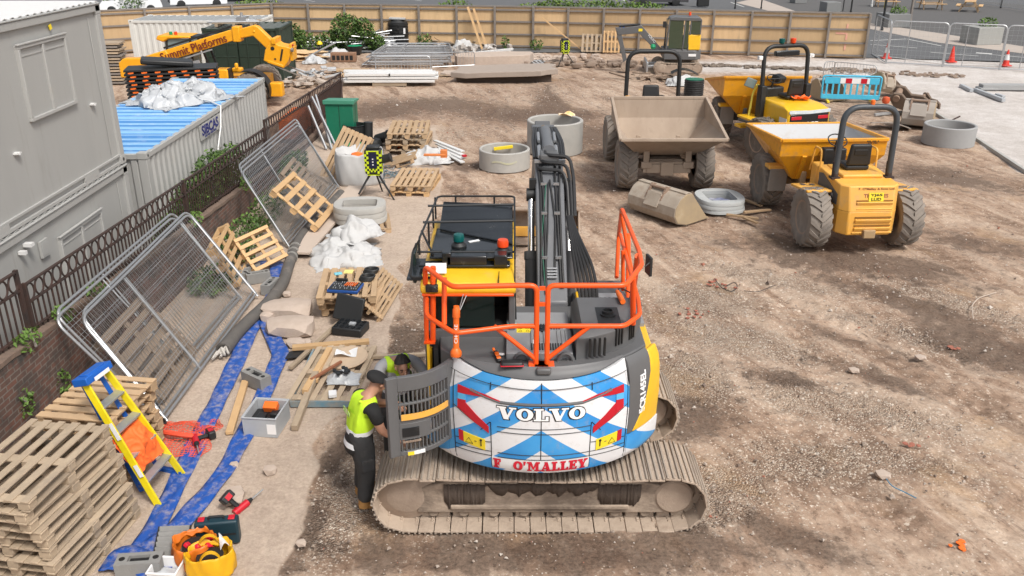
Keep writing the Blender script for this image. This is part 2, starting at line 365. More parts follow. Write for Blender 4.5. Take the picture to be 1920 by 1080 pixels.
# steel mesh with see-through holes is modelled as wires; corrugation as geometry
# ---------------------------------------------------------------- ground
def interp(pts,y):
    pts=sorted(pts,key=lambda p:p[1]); return np.interp(y,[p[1] for p in pts],[p[0] for p in pts])
def vnoise(x,y,sc,seed):
    r=np.random.default_rng(seed); T=r.random((256,256)); X=x*sc; Y=y*sc; xi=np.floor(X).astype(int); yi=np.floor(Y).astype(int); fx=X-xi; fy=Y-yi
    fx=fx*fx*(3-2*fx); fy=fy*fy*(3-2*fy); a=T[xi%256,yi%256]; b=T[(xi+1)%256,yi%256]; c=T[xi%256,(yi+1)%256]; d=T[(xi+1)%256,(yi+1)%256]
    return (a*(1-fx)+b*fx)*(1-fy)+(c*(1-fx)+d*fx)*fy
def fbm(x,y,sc,seed,o=4):
    s=0;a=.5
    for i in range(o): s=s+a*vnoise(x,y,sc*2**i,seed+i); a*=.5
    return s/(1-.5**o)
EDGE=[tuple(G(*p)[:2]) for p in [(515,1079),(545,1000),(575,900),(600,830),(640,775),(700,700),(735,600),(752,540),(775,470),(815,400),(835,340),(830,300),(810,270)]]
def sstep(a,b,x): t=np.clip((x-a)/(b-a),0,1); return t*t*(3-2*t)
def blob(x,y,px,py,rx,ry,rz=0):
    g=G(px,py); dx=x-g.x; dy=y-g.y; c,s=math.cos(rz),math.sin(rz); u=(dx*c+dy*s)/rx; v=(-dx*s+dy*c)/ry
    return np.exp(-(u*u+v*v))
def masks(x,y):
    n1=fbm(x,y,.8,11); n2=fbm(x,y,.35,31)
    xe=interp(EDGE,y)+(n1-.5)*.7
    path=sstep(.12,-.12,x-xe)*sstep(31,27,y+(n1-.5)*3)*sstep(-6.6,-6.0,x)
    # concrete yard to the right
    sl=[tuple(G(*p)[:2]) for p in [(1920,322),(1830,262),(1745,205),(1690,170),(1600,150),(1480,118)]]
    slab=sstep(-.3,.3,x-interp(sl,y)+(n1-.5)*.6)*sstep(22,23.5,y)*sstep(46.5,45.5,y)
    band=sstep(39.5,40.5,y+(n1-.5)*1.5)*sstep(44.5,43.5,y+(n1-.5))*sstep(7.5,9,x+(n2-.5)*2)   # pale concrete strip along the hoarding
    slab=np.maximum(slab,band*.9)
    dark=np.zeros_like(x)
    for a in [(1000,1030,2.6,.45,0,1.0),(1350,380,2.2,1.3,0,.8),(1560,480,2.6,1.0,-.5,.9),(1230,345,1.5,.9,0,.9),(1690,560,2.4,.5,-.9,.8),(1850,650,1.6,.8,-.8,.9),(1600,640,1.2,.3,-.8,.7),
              (1290,780,1.0,.7,0,.6),(1640,700,1.2,.35,-.7,.8),(1480,710,.9,.3,-.5,.6),(1480,1000,.8,.35,-.6,.7),(1860,460,1.8,.8,-.8,.7),(900,250,1.6,1.2,0,.35),(830,188,3.5,1.1,.1,1.0),(1000,218,3.2,1.3,0,1.0),(1034,195,.6,3.5,.1,1.0),(720,215,2.4,.9,0,.8),(1110,250,1.4,2.0,0,.8),
              (880,310,.5,.6,0,.9),(880,420,.7,.9,.3,.7),(700,680,.7,1.2,.2,.7),(620,860,.18,1.8,-.25,.7),(560,1010,.22,1.2,-.2,.8),(1400,230,1.8,1.6,0,.8),(1560,210,2.5,1.2,0,.5),(760,640,.5,1.5,0,.7),(1120,590,.8,1.2,0,.3),(1780,330,2.5,1.2,-.6,.7),(700,160,3,.8,0,.4),(1000,150,5,.7,0,.35),(1250,135,5,1,0,.3)]:
        dark=np.maximum(dark,a[5]*blob(x,y,*a[:5]))
    dark=np.clip(dark*(.55+.9*n1),0,1)*(1-slab*.9)
    gr=np.zeros_like(x)
    for a in [(650,880,.28,1.3,-.2,1.0),(640,960,.45,.9,-.2,.9),(780,975,.9,.25,0,.7),(1290,700,.7,1.0,0,.9),(1400,640,1.4,.8,-.5,.9),(1330,560,1.2,.9,-.4,.9),(1600,760,1.6,.7,-.5,.8),(1680,620,1.4,.4,-.9,.8),(1780,560,2.2,.5,-.9,.7),
              (1450,520,2,.5,-.6,.8),(1680,860,1.0,.5,-.4,.8),(1500,860,1.2,.6,0,.7),(800,490,.6,2.2,.1,.8),(860,450,.8,2,0,.7),(740,640,.5,1.2,.2,.6),(1340,900,.9,.5,0,.8),(1330,960,.7,.3,.3,.8),(850,250,2,1.0,0,.5),(1100,180,3,1.5,0,.6)]:
        gr=np.maximum(gr,a[5]*blob(x,y,*a[:5]))
    gr=np.clip(gr*(.5+1.0*n1),0,1)*(1-path)*(1-slab)
    return path,slab,dark*(1-path*.75),gr
def axis_coords(lo,hi,dense):
    xs=list(np.arange(dense[0],dense[1]+1e-6,dense[2])); st=dense[2]; x=xs[0]; pre=[]
    while x>lo: st*=1.25; x-=st; pre.append(x)
    st=dense[2]; x=xs[-1]; post=[]
    while x<hi: st*=1.25; x+=st; post.append(x)
    return np.array(pre[::-1]+xs+post)
gx=axis_coords(-420,420,(-8.4,14.5,.065)); gy=axis_coords(-60,900,(6.4,24,.065))
XX,YY=np.meshgrid(gx,gy); xf_,yf_=XX.ravel(),YY.ravel()
pa,sb,dk,gv=masks(xf_,yf_)
near=sstep(60,48,yf_)*sstep(40,30,np.abs(xf_))
zz=((fbm(xf_,yf_,.5,3)-.5)*.10+(fbm(xf_,yf_,2.2,5)-.5)*.07*(1-pa)*(1-sb)+(fbm(xf_,yf_,5,8,2)-.5)*.045*(1-pa)*(1-sb))*near-.03*near*(1-pa)
# ruts left by tyres on the right of the yard, track prints in front of the excavator
for (a,b,w) in [((1300,470),(1920,800),.26),((1380,440),(1920,690),.26),((1500,640),(1900,1000),.24),((1420,700),(1760,1079),.24)]:
    A,B=G(*a),G(*b); dx,dy=B.x-A.x,B.y-A.y; L=math.hypot(dx,dy); t=((xf_-A.x)*dx+(yf_-A.y)*dy)/L; s_=(-(xf_-A.x)*dy+(yf_-A.y)*dx)/L
    s_=s_+.15*np.sin(t*1.1); rut=np.exp(-(s_/w)**2)*sstep(-1,.5,t)*sstep(L+1,L-1,t); zz-=.024*rut*(1+.8*np.sin(t*2*PI/.30+np.abs(s_)*11)); zz+=.018*np.exp(-((np.abs(s_)-w*1.7)/.12)**2)*sstep(-1,.5,t)*sstep(L+1,L-1,t)
zz=np.where(zz>.02,.02+(zz-.02)*.35,zz)
nx,ny=len(gx),len(gy)
me=bpy.data.meshes.new('ground'); idx=np.arange(nx*ny).reshape(ny,nx)
fc=np.stack([idx[:-1,:-1],idx[:-1,1:],idx[1:,1:],idx[1:,:-1]],-1).reshape(-1,4)
me.from_pydata(np.stack([xf_,yf_,zz],-1).tolist(),[],fc.tolist())
at=me.attributes.new('cover','FLOAT_COLOR','POINT'); at.data.foreach_set('color',np.stack([pa,sb,dk,gv],-1).astype(np.float32).ravel())
me.polygons.foreach_set('use_smooth',[True]*len(fc))
ground=bpy.data.objects.new('ground',me); COL.objects.link(ground); tag(ground,'churned brown dirt and rubble ground of the yard','ground',kind='structure')
def ground_mat():
    m=bpy.data.materials.new('site_dirt'); n,l=nt(m); b=n['Principled BSDF']; b.inputs['Roughness'].default_value=.95; b.inputs['Specular IOR Level'].default_value=.2
    at=n.new('ShaderNodeAttribute'); at.attribute_name='cover'; sc=n.new('ShaderNodeSeparateColor'); l.new(at.outputs['Color'],sc.inputs[0])
    geo=n.new('ShaderNodeNewGeometry'); 
    def mapn(rz,scl):
        mp=n.new('ShaderNodeMapping'); mp.vector_type='TEXTURE'; mp.inputs['Rotation'].default_value=(0,0,rz); mp.inputs['Scale'].default_value=scl; l.new(geo.outputs['Position'],mp.inputs[0]); return mp.outputs[0]
    def noise(sc_,vec=None,det=6,rg=.65,dist=0):
        t=n.new('ShaderNodeTexNoise'); t.inputs['Scale'].default_value=sc_; t.inputs['Detail'].default_value=det; t.inputs['Roughness'].default_value=rg; t.inputs['Distortion'].default_value=dist
        l.new(vec or geo.outputs['Position'],t.inputs['Vector']); return t.outputs['Fac']
    def ramp(fac,*stops):
        r=n.new('ShaderNodeValToRGB'); e=r.color_ramp.elements
        while len(e)<len(stops): e.new(.5)
        for i,(p,c) in enumerate(stops): e[i].position=p; e[i].color=(*c,1) if len(c)==3 else c
        l.new(fac,r.inputs[0]); return r.outputs[0]
    def mix(f,a,b_,bt='MIX'):
        x=n.new('ShaderNodeMix'); x.data_type='RGBA'; x.blend_type=bt
        for s_,v in (('Factor',f),('A',a),('B',b_)):
            if isinstance(v,(int,float)): x.inputs[s_].default_value=v
            elif isinstance(v,tuple): x.inputs[s_].default_value=(*v,1)
            else: l.new(v,x.inputs[s_])
        return x.outputs['Result']
    def rngm(f,a,b_,c=0,d=1):
        r=n.new('ShaderNodeMapRange'); r.interpolation_type='SMOOTHSTEP'; r.inputs[1].default_value=a; r.inputs[2].default_value=b_; r.inputs[3].default_value=c; r.inputs[4].default_value=d; l.new(f,r.inputs[0]); return r.outputs[0]
    def math_(op,a,b_):
        r=n.new('ShaderNodeMath'); r.operation=op
        for i,v in enumerate((a,b_)):
            if isinstance(v,(int,float)): r.inputs[i].default_value=v
            else: l.new(v,r.inputs[i])
        return r.outputs[0]
    big=noise(.55,det=8,rg=.7); med=noise(3.2,det=8,rg=.75); fine=noise(22,det=6,rg=.75)
    strk=noise(1.6,mapn(R(18),(1,5,1)),det=7,rg=.7,dist=.6)
    soil=ramp(math_('ADD',math_('MULTIPLY',med,.55),math_('MULTIPLY',big,.45)),(.34,(.11,.074,.055)),(.43,(.27,.19,.142)),(.53,(.42,.315,.245)),(.65,(.58,.48,.395)))
    st=ramp(strk,(.39,(.11,.075,.058)),(.47,(.34,.25,.195)),(.57,(.62,.53,.45)))
    soil=mix(.45,soil,st)
    # crushed stone speckle
    vo=n.new('ShaderNodeTexVoronoi'); vo.inputs['Scale'].default_value=42; l.new(geo.outputs['Position'],vo.inputs['Vector'])
    vs=n.new('ShaderNodeSeparateColor'); l.new(vo.outputs['Color'],vs.inputs[0])
    stone=ramp(vs.outputs[1],(0,(.27,.22,.18)),(.5,(.43,.37,.315)),(1,(.60,.545,.49)))
    dens=math_('ADD',math_('MULTIPLY',at.outputs['Alpha'],.72),math_('MULTIPLY',math_('SUBTRACT',noise(1.7,det=7,rg=.8),.47),1.5))
    v2=n.new('ShaderNodeTexVoronoi'); v2.inputs['Scale'].default_value=17; l.new(geo.outputs['Position'],v2.inputs['Vector']); v2s=n.new('ShaderNodeSeparateColor'); l.new(v2.outputs['Color'],v2s.inputs[0])
    def sprinkle(base,v,vsep,k,lim):
        on=math_('LESS_THAN',vsep.outputs[0],math_('MULTIPLY',dens,k)); rad=rngm(v.outputs['Distance'],lim,lim*.7)
        return mix(math_('MULTIPLY',math_('MULTIPLY',on,rad),.9),base,ramp(vsep.outputs[1],(0,(.34,.28,.23)),(.5,(.55,.485,.42)),(1,(.74,.69,.63))))
    dirtgap=rngm(dens,.15,.8,0,.45); soil=mix(dirtgap,soil,(.33,.265,.215))
    bl=noise(7,det=9,rg=.8); soil=mix(rngm(bl,.55,.61,0,.55),soil,(.105,.072,.056)); soil=mix(rngm(bl,.45,.38,0,.6),soil,(.60,.52,.45))
    bl2=noise(2.4,mapn(R(25),(1,2.2,1)),det=10,rg=.8,dist=1.0); soil=mix(rngm(bl2,.56,.65,0,.5),soil,(.13,.09,.07)); soil=mix(rngm(bl2,.44,.36,0,.4),soil,(.52,.45,.385))
    soil=sprinkle(soil,vo,vs,.80,.62); soil=sprinkle(soil,v2,v2s,.24,.5)
    gm=rngm(math_('ADD',math_('MULTIPLY',at.outputs['Alpha'],1.0),math_('MULTIPLY',math_('SUBTRACT',med,.5),2.0)),.25,.80,0,.8)
    och=rngm(noise(.9,mapn(R(40),(1,2,1)),det=5),.56,.68,0,.35); soil=mix(och,soil,(.42,.29,.17))
    dm=rngm(math_('ADD',math_('ADD',sc.outputs[2],math_('MULTIPLY',math_('SUBTRACT',med,.5),1.6)),math_('MULTIPLY',math_('SUBTRACT',strk,.5),1.7)),.20,.66,0,.78)
    soil=mix(dm,soil,ramp(fine,(.35,(.05,.035,.028)),(.6,(.13,.092,.074))))
    soil=mix(1.0,soil,(.96,.90,.83),'MULTIPLY')
    pathc=ramp(math_('ADD',math_('MULTIPLY',big,.5),math_('MULTIPLY',noise(5,det=8,rg=.8),.5)),(.34,(.33,.255,.20)),(.5,(.47,.375,.30)),(.66,(.56,.46,.37)))
    soil=mix(rngm(sc.outputs[0],.35,.65),soil,pathc)
    slabc=ramp(math_('ADD',math_('MULTIPLY',big,.6),math_('MULTIPLY',med,.4)),(.36,(.41,.37,.335)),(.5,(.53,.49,.46)),(.62,(.62,.59,.565)))
    soil=mix(rngm(math_('ADD',sc.outputs[1],math_('MULTIPLY',math_('SUBTRACT',med,.5),.6)),.3,.7),soil,slabc)
    fv=ramp(fine,(.3,(.72,.72,.72)),(.7,(1.2,1.2,1.2)))
    soil=mix(.8,soil,fv,'MULTIPLY')
    l.new(soil,b.inputs['Base Color'])
    h=math_('ADD',math_('MULTIPLY',fine,.5),math_('MULTIPLY',med,1.2)); h=math_('SUBTRACT',h,math_('MULTIPLY',math_('MULTIPLY',vo.outputs['Distance'],2.2),gm))
    bp=n.new('ShaderNodeBump'); bp.inputs['Strength'].default_value=.75; bp.inputs['Distance'].default_value=.03; l.new(h,bp.inputs['Height']); l.new(bp.outputs[0],b.inputs['Normal'])
    return m
me.materials.append(ground_mat())
# loose stones: countless, one object
def stones():
    N=15000; xs=rng.uniform(-6,16,N*3); ys=7+ (rng.random(N*3)**1.7)*32
    pa,sb,dk,gv=masks(xs,ys); keep=rng.random(N*3)<(.06+.75*gv+.12*(dk>.3))*(1-pa*.93)*(1-sb*.95)
    xs,ys,gv=xs[keep][:N],ys[keep][:N],gv[keep][:N]
    base=np.array([(1,0,-.4),(-.5,.87,-.4),(-.5,-.87,-.4),(.3,.3,.62),(-.42,.05,.55),(.2,-.42,.5)]); F=np.array([(0,1,3),(1,4,3),(1,2,4),(2,5,4),(2,0,5),(0,3,5),(3,4,5)])
    n=len(xs); sz=.006+.020*rng.random(n)**3+ys*.00035; big=rng.random(n)<.012; sz[big]*=2.0
    V=np.repeat(base[None],n,0)*(1+rng.uniform(-.35,.35,(n,6,3))); a=rng.uniform(0,2*PI,n); c,s=np.cos(a),np.sin(a)
    V=V*sz[:,None,None]; V[:,:,2]*=.75
    X=V[:,:,0]*c[:,None]-V[:,:,1]*s[:,None]+xs[:,None]; Y=V[:,:,0]*s[:,None]+V[:,:,1]*c[:,None]+ys[:,None]; Z=V[:,:,2]+.004
    me=bpy.data.meshes.new('loose_stones'); me.from_pydata(np.stack([X,Y,Z],-1).reshape(-1,3).tolist(),[],(F[None]+6*np.arange(n)[:,None,None]).reshape(-1,3).tolist())
    for c_ in [(.47,.40,.34),(.34,.275,.225),(.57,.51,.45),(.36,.15,.10),(.22,.17,.14)]:
        me.materials.append(mat('stone',c_,.95,scale=15,amt=.6))
    w=rng.choice(5,n,p=[.40,.28,.16,.03,.13]); me.polygons.foreach_set('material_index',np.repeat(w,7).astype(np.int32))
    o=bpy.data.objects.new('loose_stones',me); COL.objects.link(o); tag(o,'loose pale stones and brick chips strewn over the dirt','stones',kind='stuff')
stones()
# ---------------------------------------------------------------- setting beyond the hoarding (sheets 4 mm apart)
def sheet(name,pts,z,m,label,cat,world=False):
    b=MB(); P=[Vector((p[0],p[1],z)) if world else G(p[0],p[1],z) for p in pts]; 
    P=[Vector((p.x,p.y,z)) for p in P]; b.add(P,[tuple(range(len(P)))])
    o=b.build(name,m,smooth=False); f=o.data.polygons[0]
    if f.normal.z<0: o.data.flip_normals()
    tag(o,label,cat,kind='structure'); return o
sheet('road',[(-120,46.4),(12,46.4),(17.6,44.5),(60,36),(160,20),(160,200),(-120,200)],.020,M_tar,'grey asphalt road and car park beyond the hoarding','road',world=True)
sheet('pavement',[(1500,24),(1640,45),(1760,62),(1925,88),(1925,101),(1760,80),(1650,58),(1560,40),(1440,20),(1380,5),(1420,-4)],.028,M_pave,'pale paved footway curving round the gravel plaza','pavement')
sheet('plaza',[(1500,22),(1640,45),(1760,62),(1925,88),(1925,10),(1760,-6),(1480,-20),(1440,5)],.024,M_plaza,'dark grey gravel plaza with picnic tables','plaza')
lines=MB()
for a,b_,w in [((1632,76),(1700,73),.14),((1632,83),(1720,90),.12),((1745,98),(1835,105),.12),((1855,102),(1925,108),.12),((1700,73),(1765,86),.12),((1640,103),(1780,120),.1),((1780,120),(1925,124),.1),((1830,99),(1860,101),.35),((1370,4),(1395,13),.12),((1160,-4),(1180,6),.12),((560,-2),(590,3),.1),((760,-4),(790,2),.1),((340,22),(300,30),.1),((470,4),(480,-4),.1)]:
    A,B=G(*a,z=.032),G(*b_,z=.032); d=(B-A).normalized(); s_=Vector((-d.y,d.x,0))*w/2; lines.add([A-s_,B-s_,B+s_,A+s_],[(0,1,2,3)])
tag(lines.build('road_markings',M_line,smooth=False),'white painted lines on the road','road markings',kind='structure')
# kerb strip between concrete yard and dirt
k=MB()
K=[G(1738,204),G(1830,262),G(1925,325)]
for a,b_ in zip(K[:-1],K[1:]): k.beam(a+Vector((0,0,.03)),b_+Vector((0,0,.03)),.10,.10)
tag(k.build('kerb',M_conc,bevel=.01),'low concrete kerb along the pale yard slab','kerb',kind='structure')
# ================================================================ excavator
EX=Vector((.30,9.33,0))
ex=thing('excavator','large tracked excavator with blue and white chevron tail and orange guard rails','excavator',EX)
def L(px,py,z): return G(px,py,z)-EX
def track_path(x0,x1,r,n=10,sag=.03):
    pts=[]
    for i in range(n): a=PI/2+PI*i/n; pts.append((x0+r*math.cos(a),r+r*math.sin(a)))
    m=24
    for i in range(m): pts.append((x0+(x1-x0)*i/m,0))
    for i in range(n): a=-PI/2+PI*i/n; pts.append((x1+r*math.cos(a),r+r*math.sin(a)))
    for i in range(m): t=i/m; pts.append((x1+(x0-x1)*t,2*r-sag*math.sin(PI*t)))
    return pts
M_grous=mat('scraped_grouser',(.36,.30,.24),.75,col2=(.27,.22,.18),scale=6,amt=.8,bump=.4,dirt=.3,dirtcol=(.50,.42,.34),dscale=5)
def resample(pts,n):
    P=[Vector((p[0],p[1])) for p in pts]; P.append(P[0]); ls=[0]
    for a,b in zip(P[:-1],P[1:]): ls.append(ls[-1]+(b-a).length)
    out=[];j=0
    for i in range(n):
        d=ls[-1]*i/n
        while ls[j+1]<d: j+=1
        t=(d-ls[j])/(ls[j+1]-ls[j]); out.append(P[j].lerp(P[j+1],t))
    return out,ls[-1]
def crawler(parent,yc,w,x0,x1,r,n,m_shoe,m_frame,pipe=True,yout=-1,name_i=0):
    pts,Lt=resample(track_path(x0,x1,r),n); b=MB(); pitch=Lt/n; rr=random.Random(name_i)
    for i in range(n):
        p=pts[i]; q=pts[(i+1)%n]; d=(q-p); a=math.atan2(d.y,d.x); c=(p+q)/2
        nrm=Vector((d.y,-d.x)).normalized()  # outward
        M=Matrix.Rotation(-a,3,'Y')
        jit=rr.uniform(-.006,.006)
        M=Matrix.Rotation(-a+rr.uniform(-.05,.05),3,'Y')@Matrix.Rotation(rr.uniform(-.012,.012),3,'Z'); jit=rr.uniform(-.012,.012); b.box((c.x+nrm.x*(-.012),yc+jit,c.y+nrm.y*(-.012)),(pitch*.95,w,.024),M)
        for k in (-.40,-.05,.33):
            b.mi=1; o=Vector((d.x,d.y)).normalized()*pitch*k
            b.box((c.x+o.x+nrm.x*.010,yc+jit,c.y+o.y+nrm.y*.010),(.022,w,.024),M); b.mi=0
        if True:   # link lugs on the inner side
            for s in(-.09,.09):
                b.box((c.x-nrm.x*.055,yc+s,c.y-nrm.y*.055),(pitch*.8,.05,.07),M)
            o=Vector((d.x,d.y)).normalized()*pitch*.3
            for s in(-.2,-.16,.16,.2): b.rod((c.x+o.x-nrm.x*.03,yc+s-.012,c.y+o.y-nrm.y*.03),(c.x+o.x-nrm.x*.03,yc+s+.012,c.y+o.y-nrm.y*.03),.014,6)
    t=b.build1('track',[m_shoe,M_grous],parent,bevel=.004,seg=1)
    fo=yc+yout*.17
    f=MB(); poly=[(x0+.12,r-.22),(x1-.10,r-.22),(x1+.05,r-.08),(x1+.05,r+.10),(x1-.35,r+.19),(x0+.45,r+.19),(x0+.12,r+.1)]
    f.prism(poly,yc-.2,yc+.2,axis='Y')
    f.bx(x0+.5,x1-.5,fo-.06,fo+.05,r-.16,r-.10)
    fr=f.build('track_frame',m_frame,parent,bevel=.015)
    g=MB(); 
    for xx in np.linspace(x0+.3,x1-.3,8): g.lathe([(.03,-.17),(.05,-.17),(.065,-.15),(.065,.15),(.05,.17),(.03,.17)],14,(xx,yc,.115),'Y')
    g.build('track_roller',m_frame,parent)
    i=MB(); i.lathe([(0,-.205),(.20,-.205),(.225,-.19),(.33,-.15),(r-.06,-.13),(r-.06,.13),(.33,.15),(.225,.19),(.2,.205),(0,.205)],30,(x0,yc,r),'Y')
    i.build('idler_wheel',M_mud,parent)
    i=MB(); i.lathe([(0,-.22),(.19,-.22),(.215,-.2),(.215,-.1),(.3,-.08),(r-.09,-.06),(r-.09,.06),(.3,.08),(.2,.2),(0,.2)],30,(x1,yc,r),'Y')
    for k in range(17):
        a=2*PI*k/17; i.box((x1+(r-.07)*math.cos(a),yc,r+(r-.07)*math.sin(a)),(.05,.07,.05),(0,-a,0))
    i.build('sprocket',M_mud,parent)
M_shoe=mat('mud_caked_shoe',(.46,.37,.29),.95,col2=(.34,.265,.205),scale=5,amt=.7,bump=.8,bscale=30,dirt=.42,dirtcol=(.17,.12,.09),dscale=4)
M_frame=mat('mud_streaked_frame',(.42,.335,.26),.95,col2=(.33,.26,.2),scale=5,bump=.8,bscale=30,dirt=.72,dirtcol=(.07,.05,.038),dscale=2.6,stretch=(.6,1,1))
crawler(ex,-.925,.75,-1.49,1.51,.355,46,M_shoe,M_frame,yout=-1,name_i=1)
crawler(ex,.925,.75,-1.49,1.51,.355,46,M_shoe,M_mud,yout=1,name_i=2)
rr=random.Random(77); b=MB()
def mudpatch(x0,x1,z0,z1,n=26,sc=0):
    top=[(x0+(x1-x0)*i/n,z1+rr.uniform(-.012,.008)) for i in range(n+1)]; bot=[(x0+(x1-x0)*i/n,z0+rr.uniform(-.02,.02)+sc*math.sin(i*.9)*.03+(.10*(1-min(1,min(i,n-i)/3)))) for i in range(n+1)]
    for i in range(n):
        q=[bot[i],bot[i+1],top[i+1],top[i]]; d=[rr.uniform(.004,.02) for _ in range(2)]
        b.add([(q[0][0],-1.128,q[0][1]),(q[1][0],-1.128,q[1][1]),(q[2][0],-1.128,q[2][1]),(q[3][0],-1.128,q[3][1]),(q[0][0],-1.135,q[0][1]),(q[1][0],-1.135,q[1][1]),(q[2][0],-1.150,q[2][1]),(q[3][0],-1.150,q[3][1])],[(4,5,6,7),(0,1,5,4),(3,7,6,2)])
mudpatch(-1.06,-.60,.20,.525); mudpatch(-.60,.66,.40,.535,40,1); mudpatch(.66,1.14,.24,.525)
b.build('damp_mud',M_mudwet,ex,ang=180)
b=MB(); b.box((0,0,.50),(1.5,1.3,.34)); b.lathe([(.62,.66),(.62,.80),(.55,.80),(.55,.93)],32); 
for s in(-1,1): b.beam((0,0,.55),(.75*s,-.85,.42),.4,.26); b.beam((0,0,.55),(.75*s,.85,.42),.4,.26)
b.build('undercarriage',M_mud,ex,bevel=.02)
# dozer-less; upper structure -------------------------------------------------
RC=1.49
def cw(u,z,d=0.):   # u = arc angle from the rear (0 = straight back, + = right)
    r=prof_r(z)+d; return Vector((r*math.sin(u),-r*math.cos(u),z))
ZP=[(.93,1.425),(.945,1.455),(1.0,1.475),(1.25,1.485),(1.55,1.50),(1.85,1.485),(1.99,1.462),(2.06,1.43),(2.105,1.37)]
def prof_r(z): return float(np.interp(z,[p[0] for p in ZP],[p[1] for p in ZP]))
U0,U1=-.70,.655
def chevron():
    m=bpy.data.materials.new('blue_white_chevrons'); n,l=nt(m); b=n['Principled BSDF']; b.inputs['Roughness'].default_value=.42; b.inputs['Coat Weight'].default_value=.1
    tc=n.new('ShaderNodeTexCoord'); s=n.new('ShaderNodeSeparateXYZ'); l.new(tc.outputs['Object'],s.inputs[0])
    def M_(op,a,b_=None):
        r=n.new('ShaderNodeMath'); r.operation=op
        for i,v in enumerate((a,b_)):
            if v is None: continue
            if isinstance(v,(int,float)): r.inputs[i].default_value=v
            else: l.new(v,r.inputs[i])
        return r.outputs[0]
    ax=M_('ABSOLUTE',s.outputs['X']); t=M_('ADD',s.outputs['Z'],M_('MULTIPLY',ax,.75))
    f=M_('FRACT',M_('DIVIDE',M_('ADD',t,-1.22+.52*4),.52)); st=M_('LESS_THAN',f,.48)
    no=n.new('ShaderNodeTexNoise'); no.inputs['Scale'].default_value=2.5; l.new(tc.outputs['Object'],no.inputs['Vector'])
    rp=n.new('ShaderNodeValToRGB'); rp.color_ramp.elements[0].position=.4; rp.color_ramp.elements[1].position=.6; rp.color_ramp.elements[0].color=(.03,.27,.66,1); rp.color_ramp.elements[1].color=(.055,.34,.73,1); l.new(no.outputs['Fac'],rp.inputs[0])
    mx=n.new('ShaderNodeMix'); mx.data_type='RGBA'; l.new(st,mx.inputs['Factor']); mx.inputs['A'].default_value=(.74,.75,.77,1); l.new(rp.outputs[0],mx.inputs['B'])
    # scuffs and splashed dirt near the bottom edge
    n2=n.new('ShaderNodeTexNoise'); n2.inputs['Scale'].default_value=9; n2.inputs['Detail'].default_value=8; n2.inputs['Roughness'].default_value=.75; l.new(tc.outputs['Object'],n2.inputs['Vector'])
    mr=n.new('ShaderNodeMapRange'); mr.inputs[1].default_value=.54; mr.inputs[2].default_value=.74; mr.inputs[4].default_value=.42; l.new(n2.outputs['Fac'],mr.inputs[0])
    m2=n.new('ShaderNodeMix'); m2.data_type='RGBA'; l.new(mr.outputs[0],m2.inputs['Factor']); l.new(mx.outputs['Result'],m2.inputs['A']); m2.inputs['B'].default_value=(.42,.35,.28,1)
    l.new(m2.outputs['Result'],b.inputs['Base Color']); return m
M_chev=chevron()
def arcwall(b,u0,u1,zs,nu=30,th=.08,d=0.0):
    zs=list(zs); return b.slab(lambda a,c:cw(u0+(u1-u0)*a,zs[int(round(c*(len(zs)-1)))],d),nu,len(zs)-1,th)
zs=[z for z in (.93,.945,1.0,1.25,1.55,1.85,1.96,1.99)]
def ztop(u): return 2.015+.075*(abs(u)/.66)**2
b=MB(); b.slab(lambda a,c:(lambda u:cw(u,float(np.interp(c*6,range(7),[.93,.945,1.0,1.25,1.55,1.8,ztop(u)]))))(U0+(U1-U0)*a),40,6,.08)
cwt=b.build('counterweight',M_chev,ex)
b=MB()   # lower ring that carries the stripes round the right corner
arcwall(b,U1+.004,1.06,[.93,.945,1.0,1.13,1.2],12)
arcwall(b,-1.0,U0-.004,[.93,.945,1.0,1.13,1.2],12)
b.build('tail_skirt',M_chev,ex)
# panel seams
b=MB()
def seam(p,d=.043,w=.0045):
    pts=[cw(u,z,d) for u,z in p]; b.tube(pts,w,4)
lin=lambda u0,u1,z0,z1,k=14:[(u0+(u1-u0)*i/k,z0+(z1-z0)*i/k) for i in range(k+1)]
seam(lin(0,0,1.10,2.0)); seam([(u,ztop(u)-.085) for u in np.linspace(U0+.02,U1-.015,30)]); seam(lin(-.30,.345,1.10,1.10,20)); seam(lin(-.30,.345,1.155,1.155,20))
seam(lin(-.30,.345,1.42,1.42,20)); seam(lin(-.30,.345,1.48,1.48,20))
for s in(-1,1):
    seam(lin(.345*s,.345*s,.95,1.52)); seam(lin(.345*s,.64*s,1.155,1.13,10)); seam(lin(.345*s,.64*s,1.10,1.08,10)); seam(lin(.35*s,.35*s,1.89,1.97,4))
    seam(lin(.64*s,.64*s,.95,2.0)); seam(lin(.35*s,.63*s,1.27,1.215,8)); seam(lin(.40*s,.64*s,1.42,1.62,8)); seam(lin(.35*s,.42*s,1.52,1.40,5))
b.build('panel_seam',M_txtblk,cwt,smooth=False)
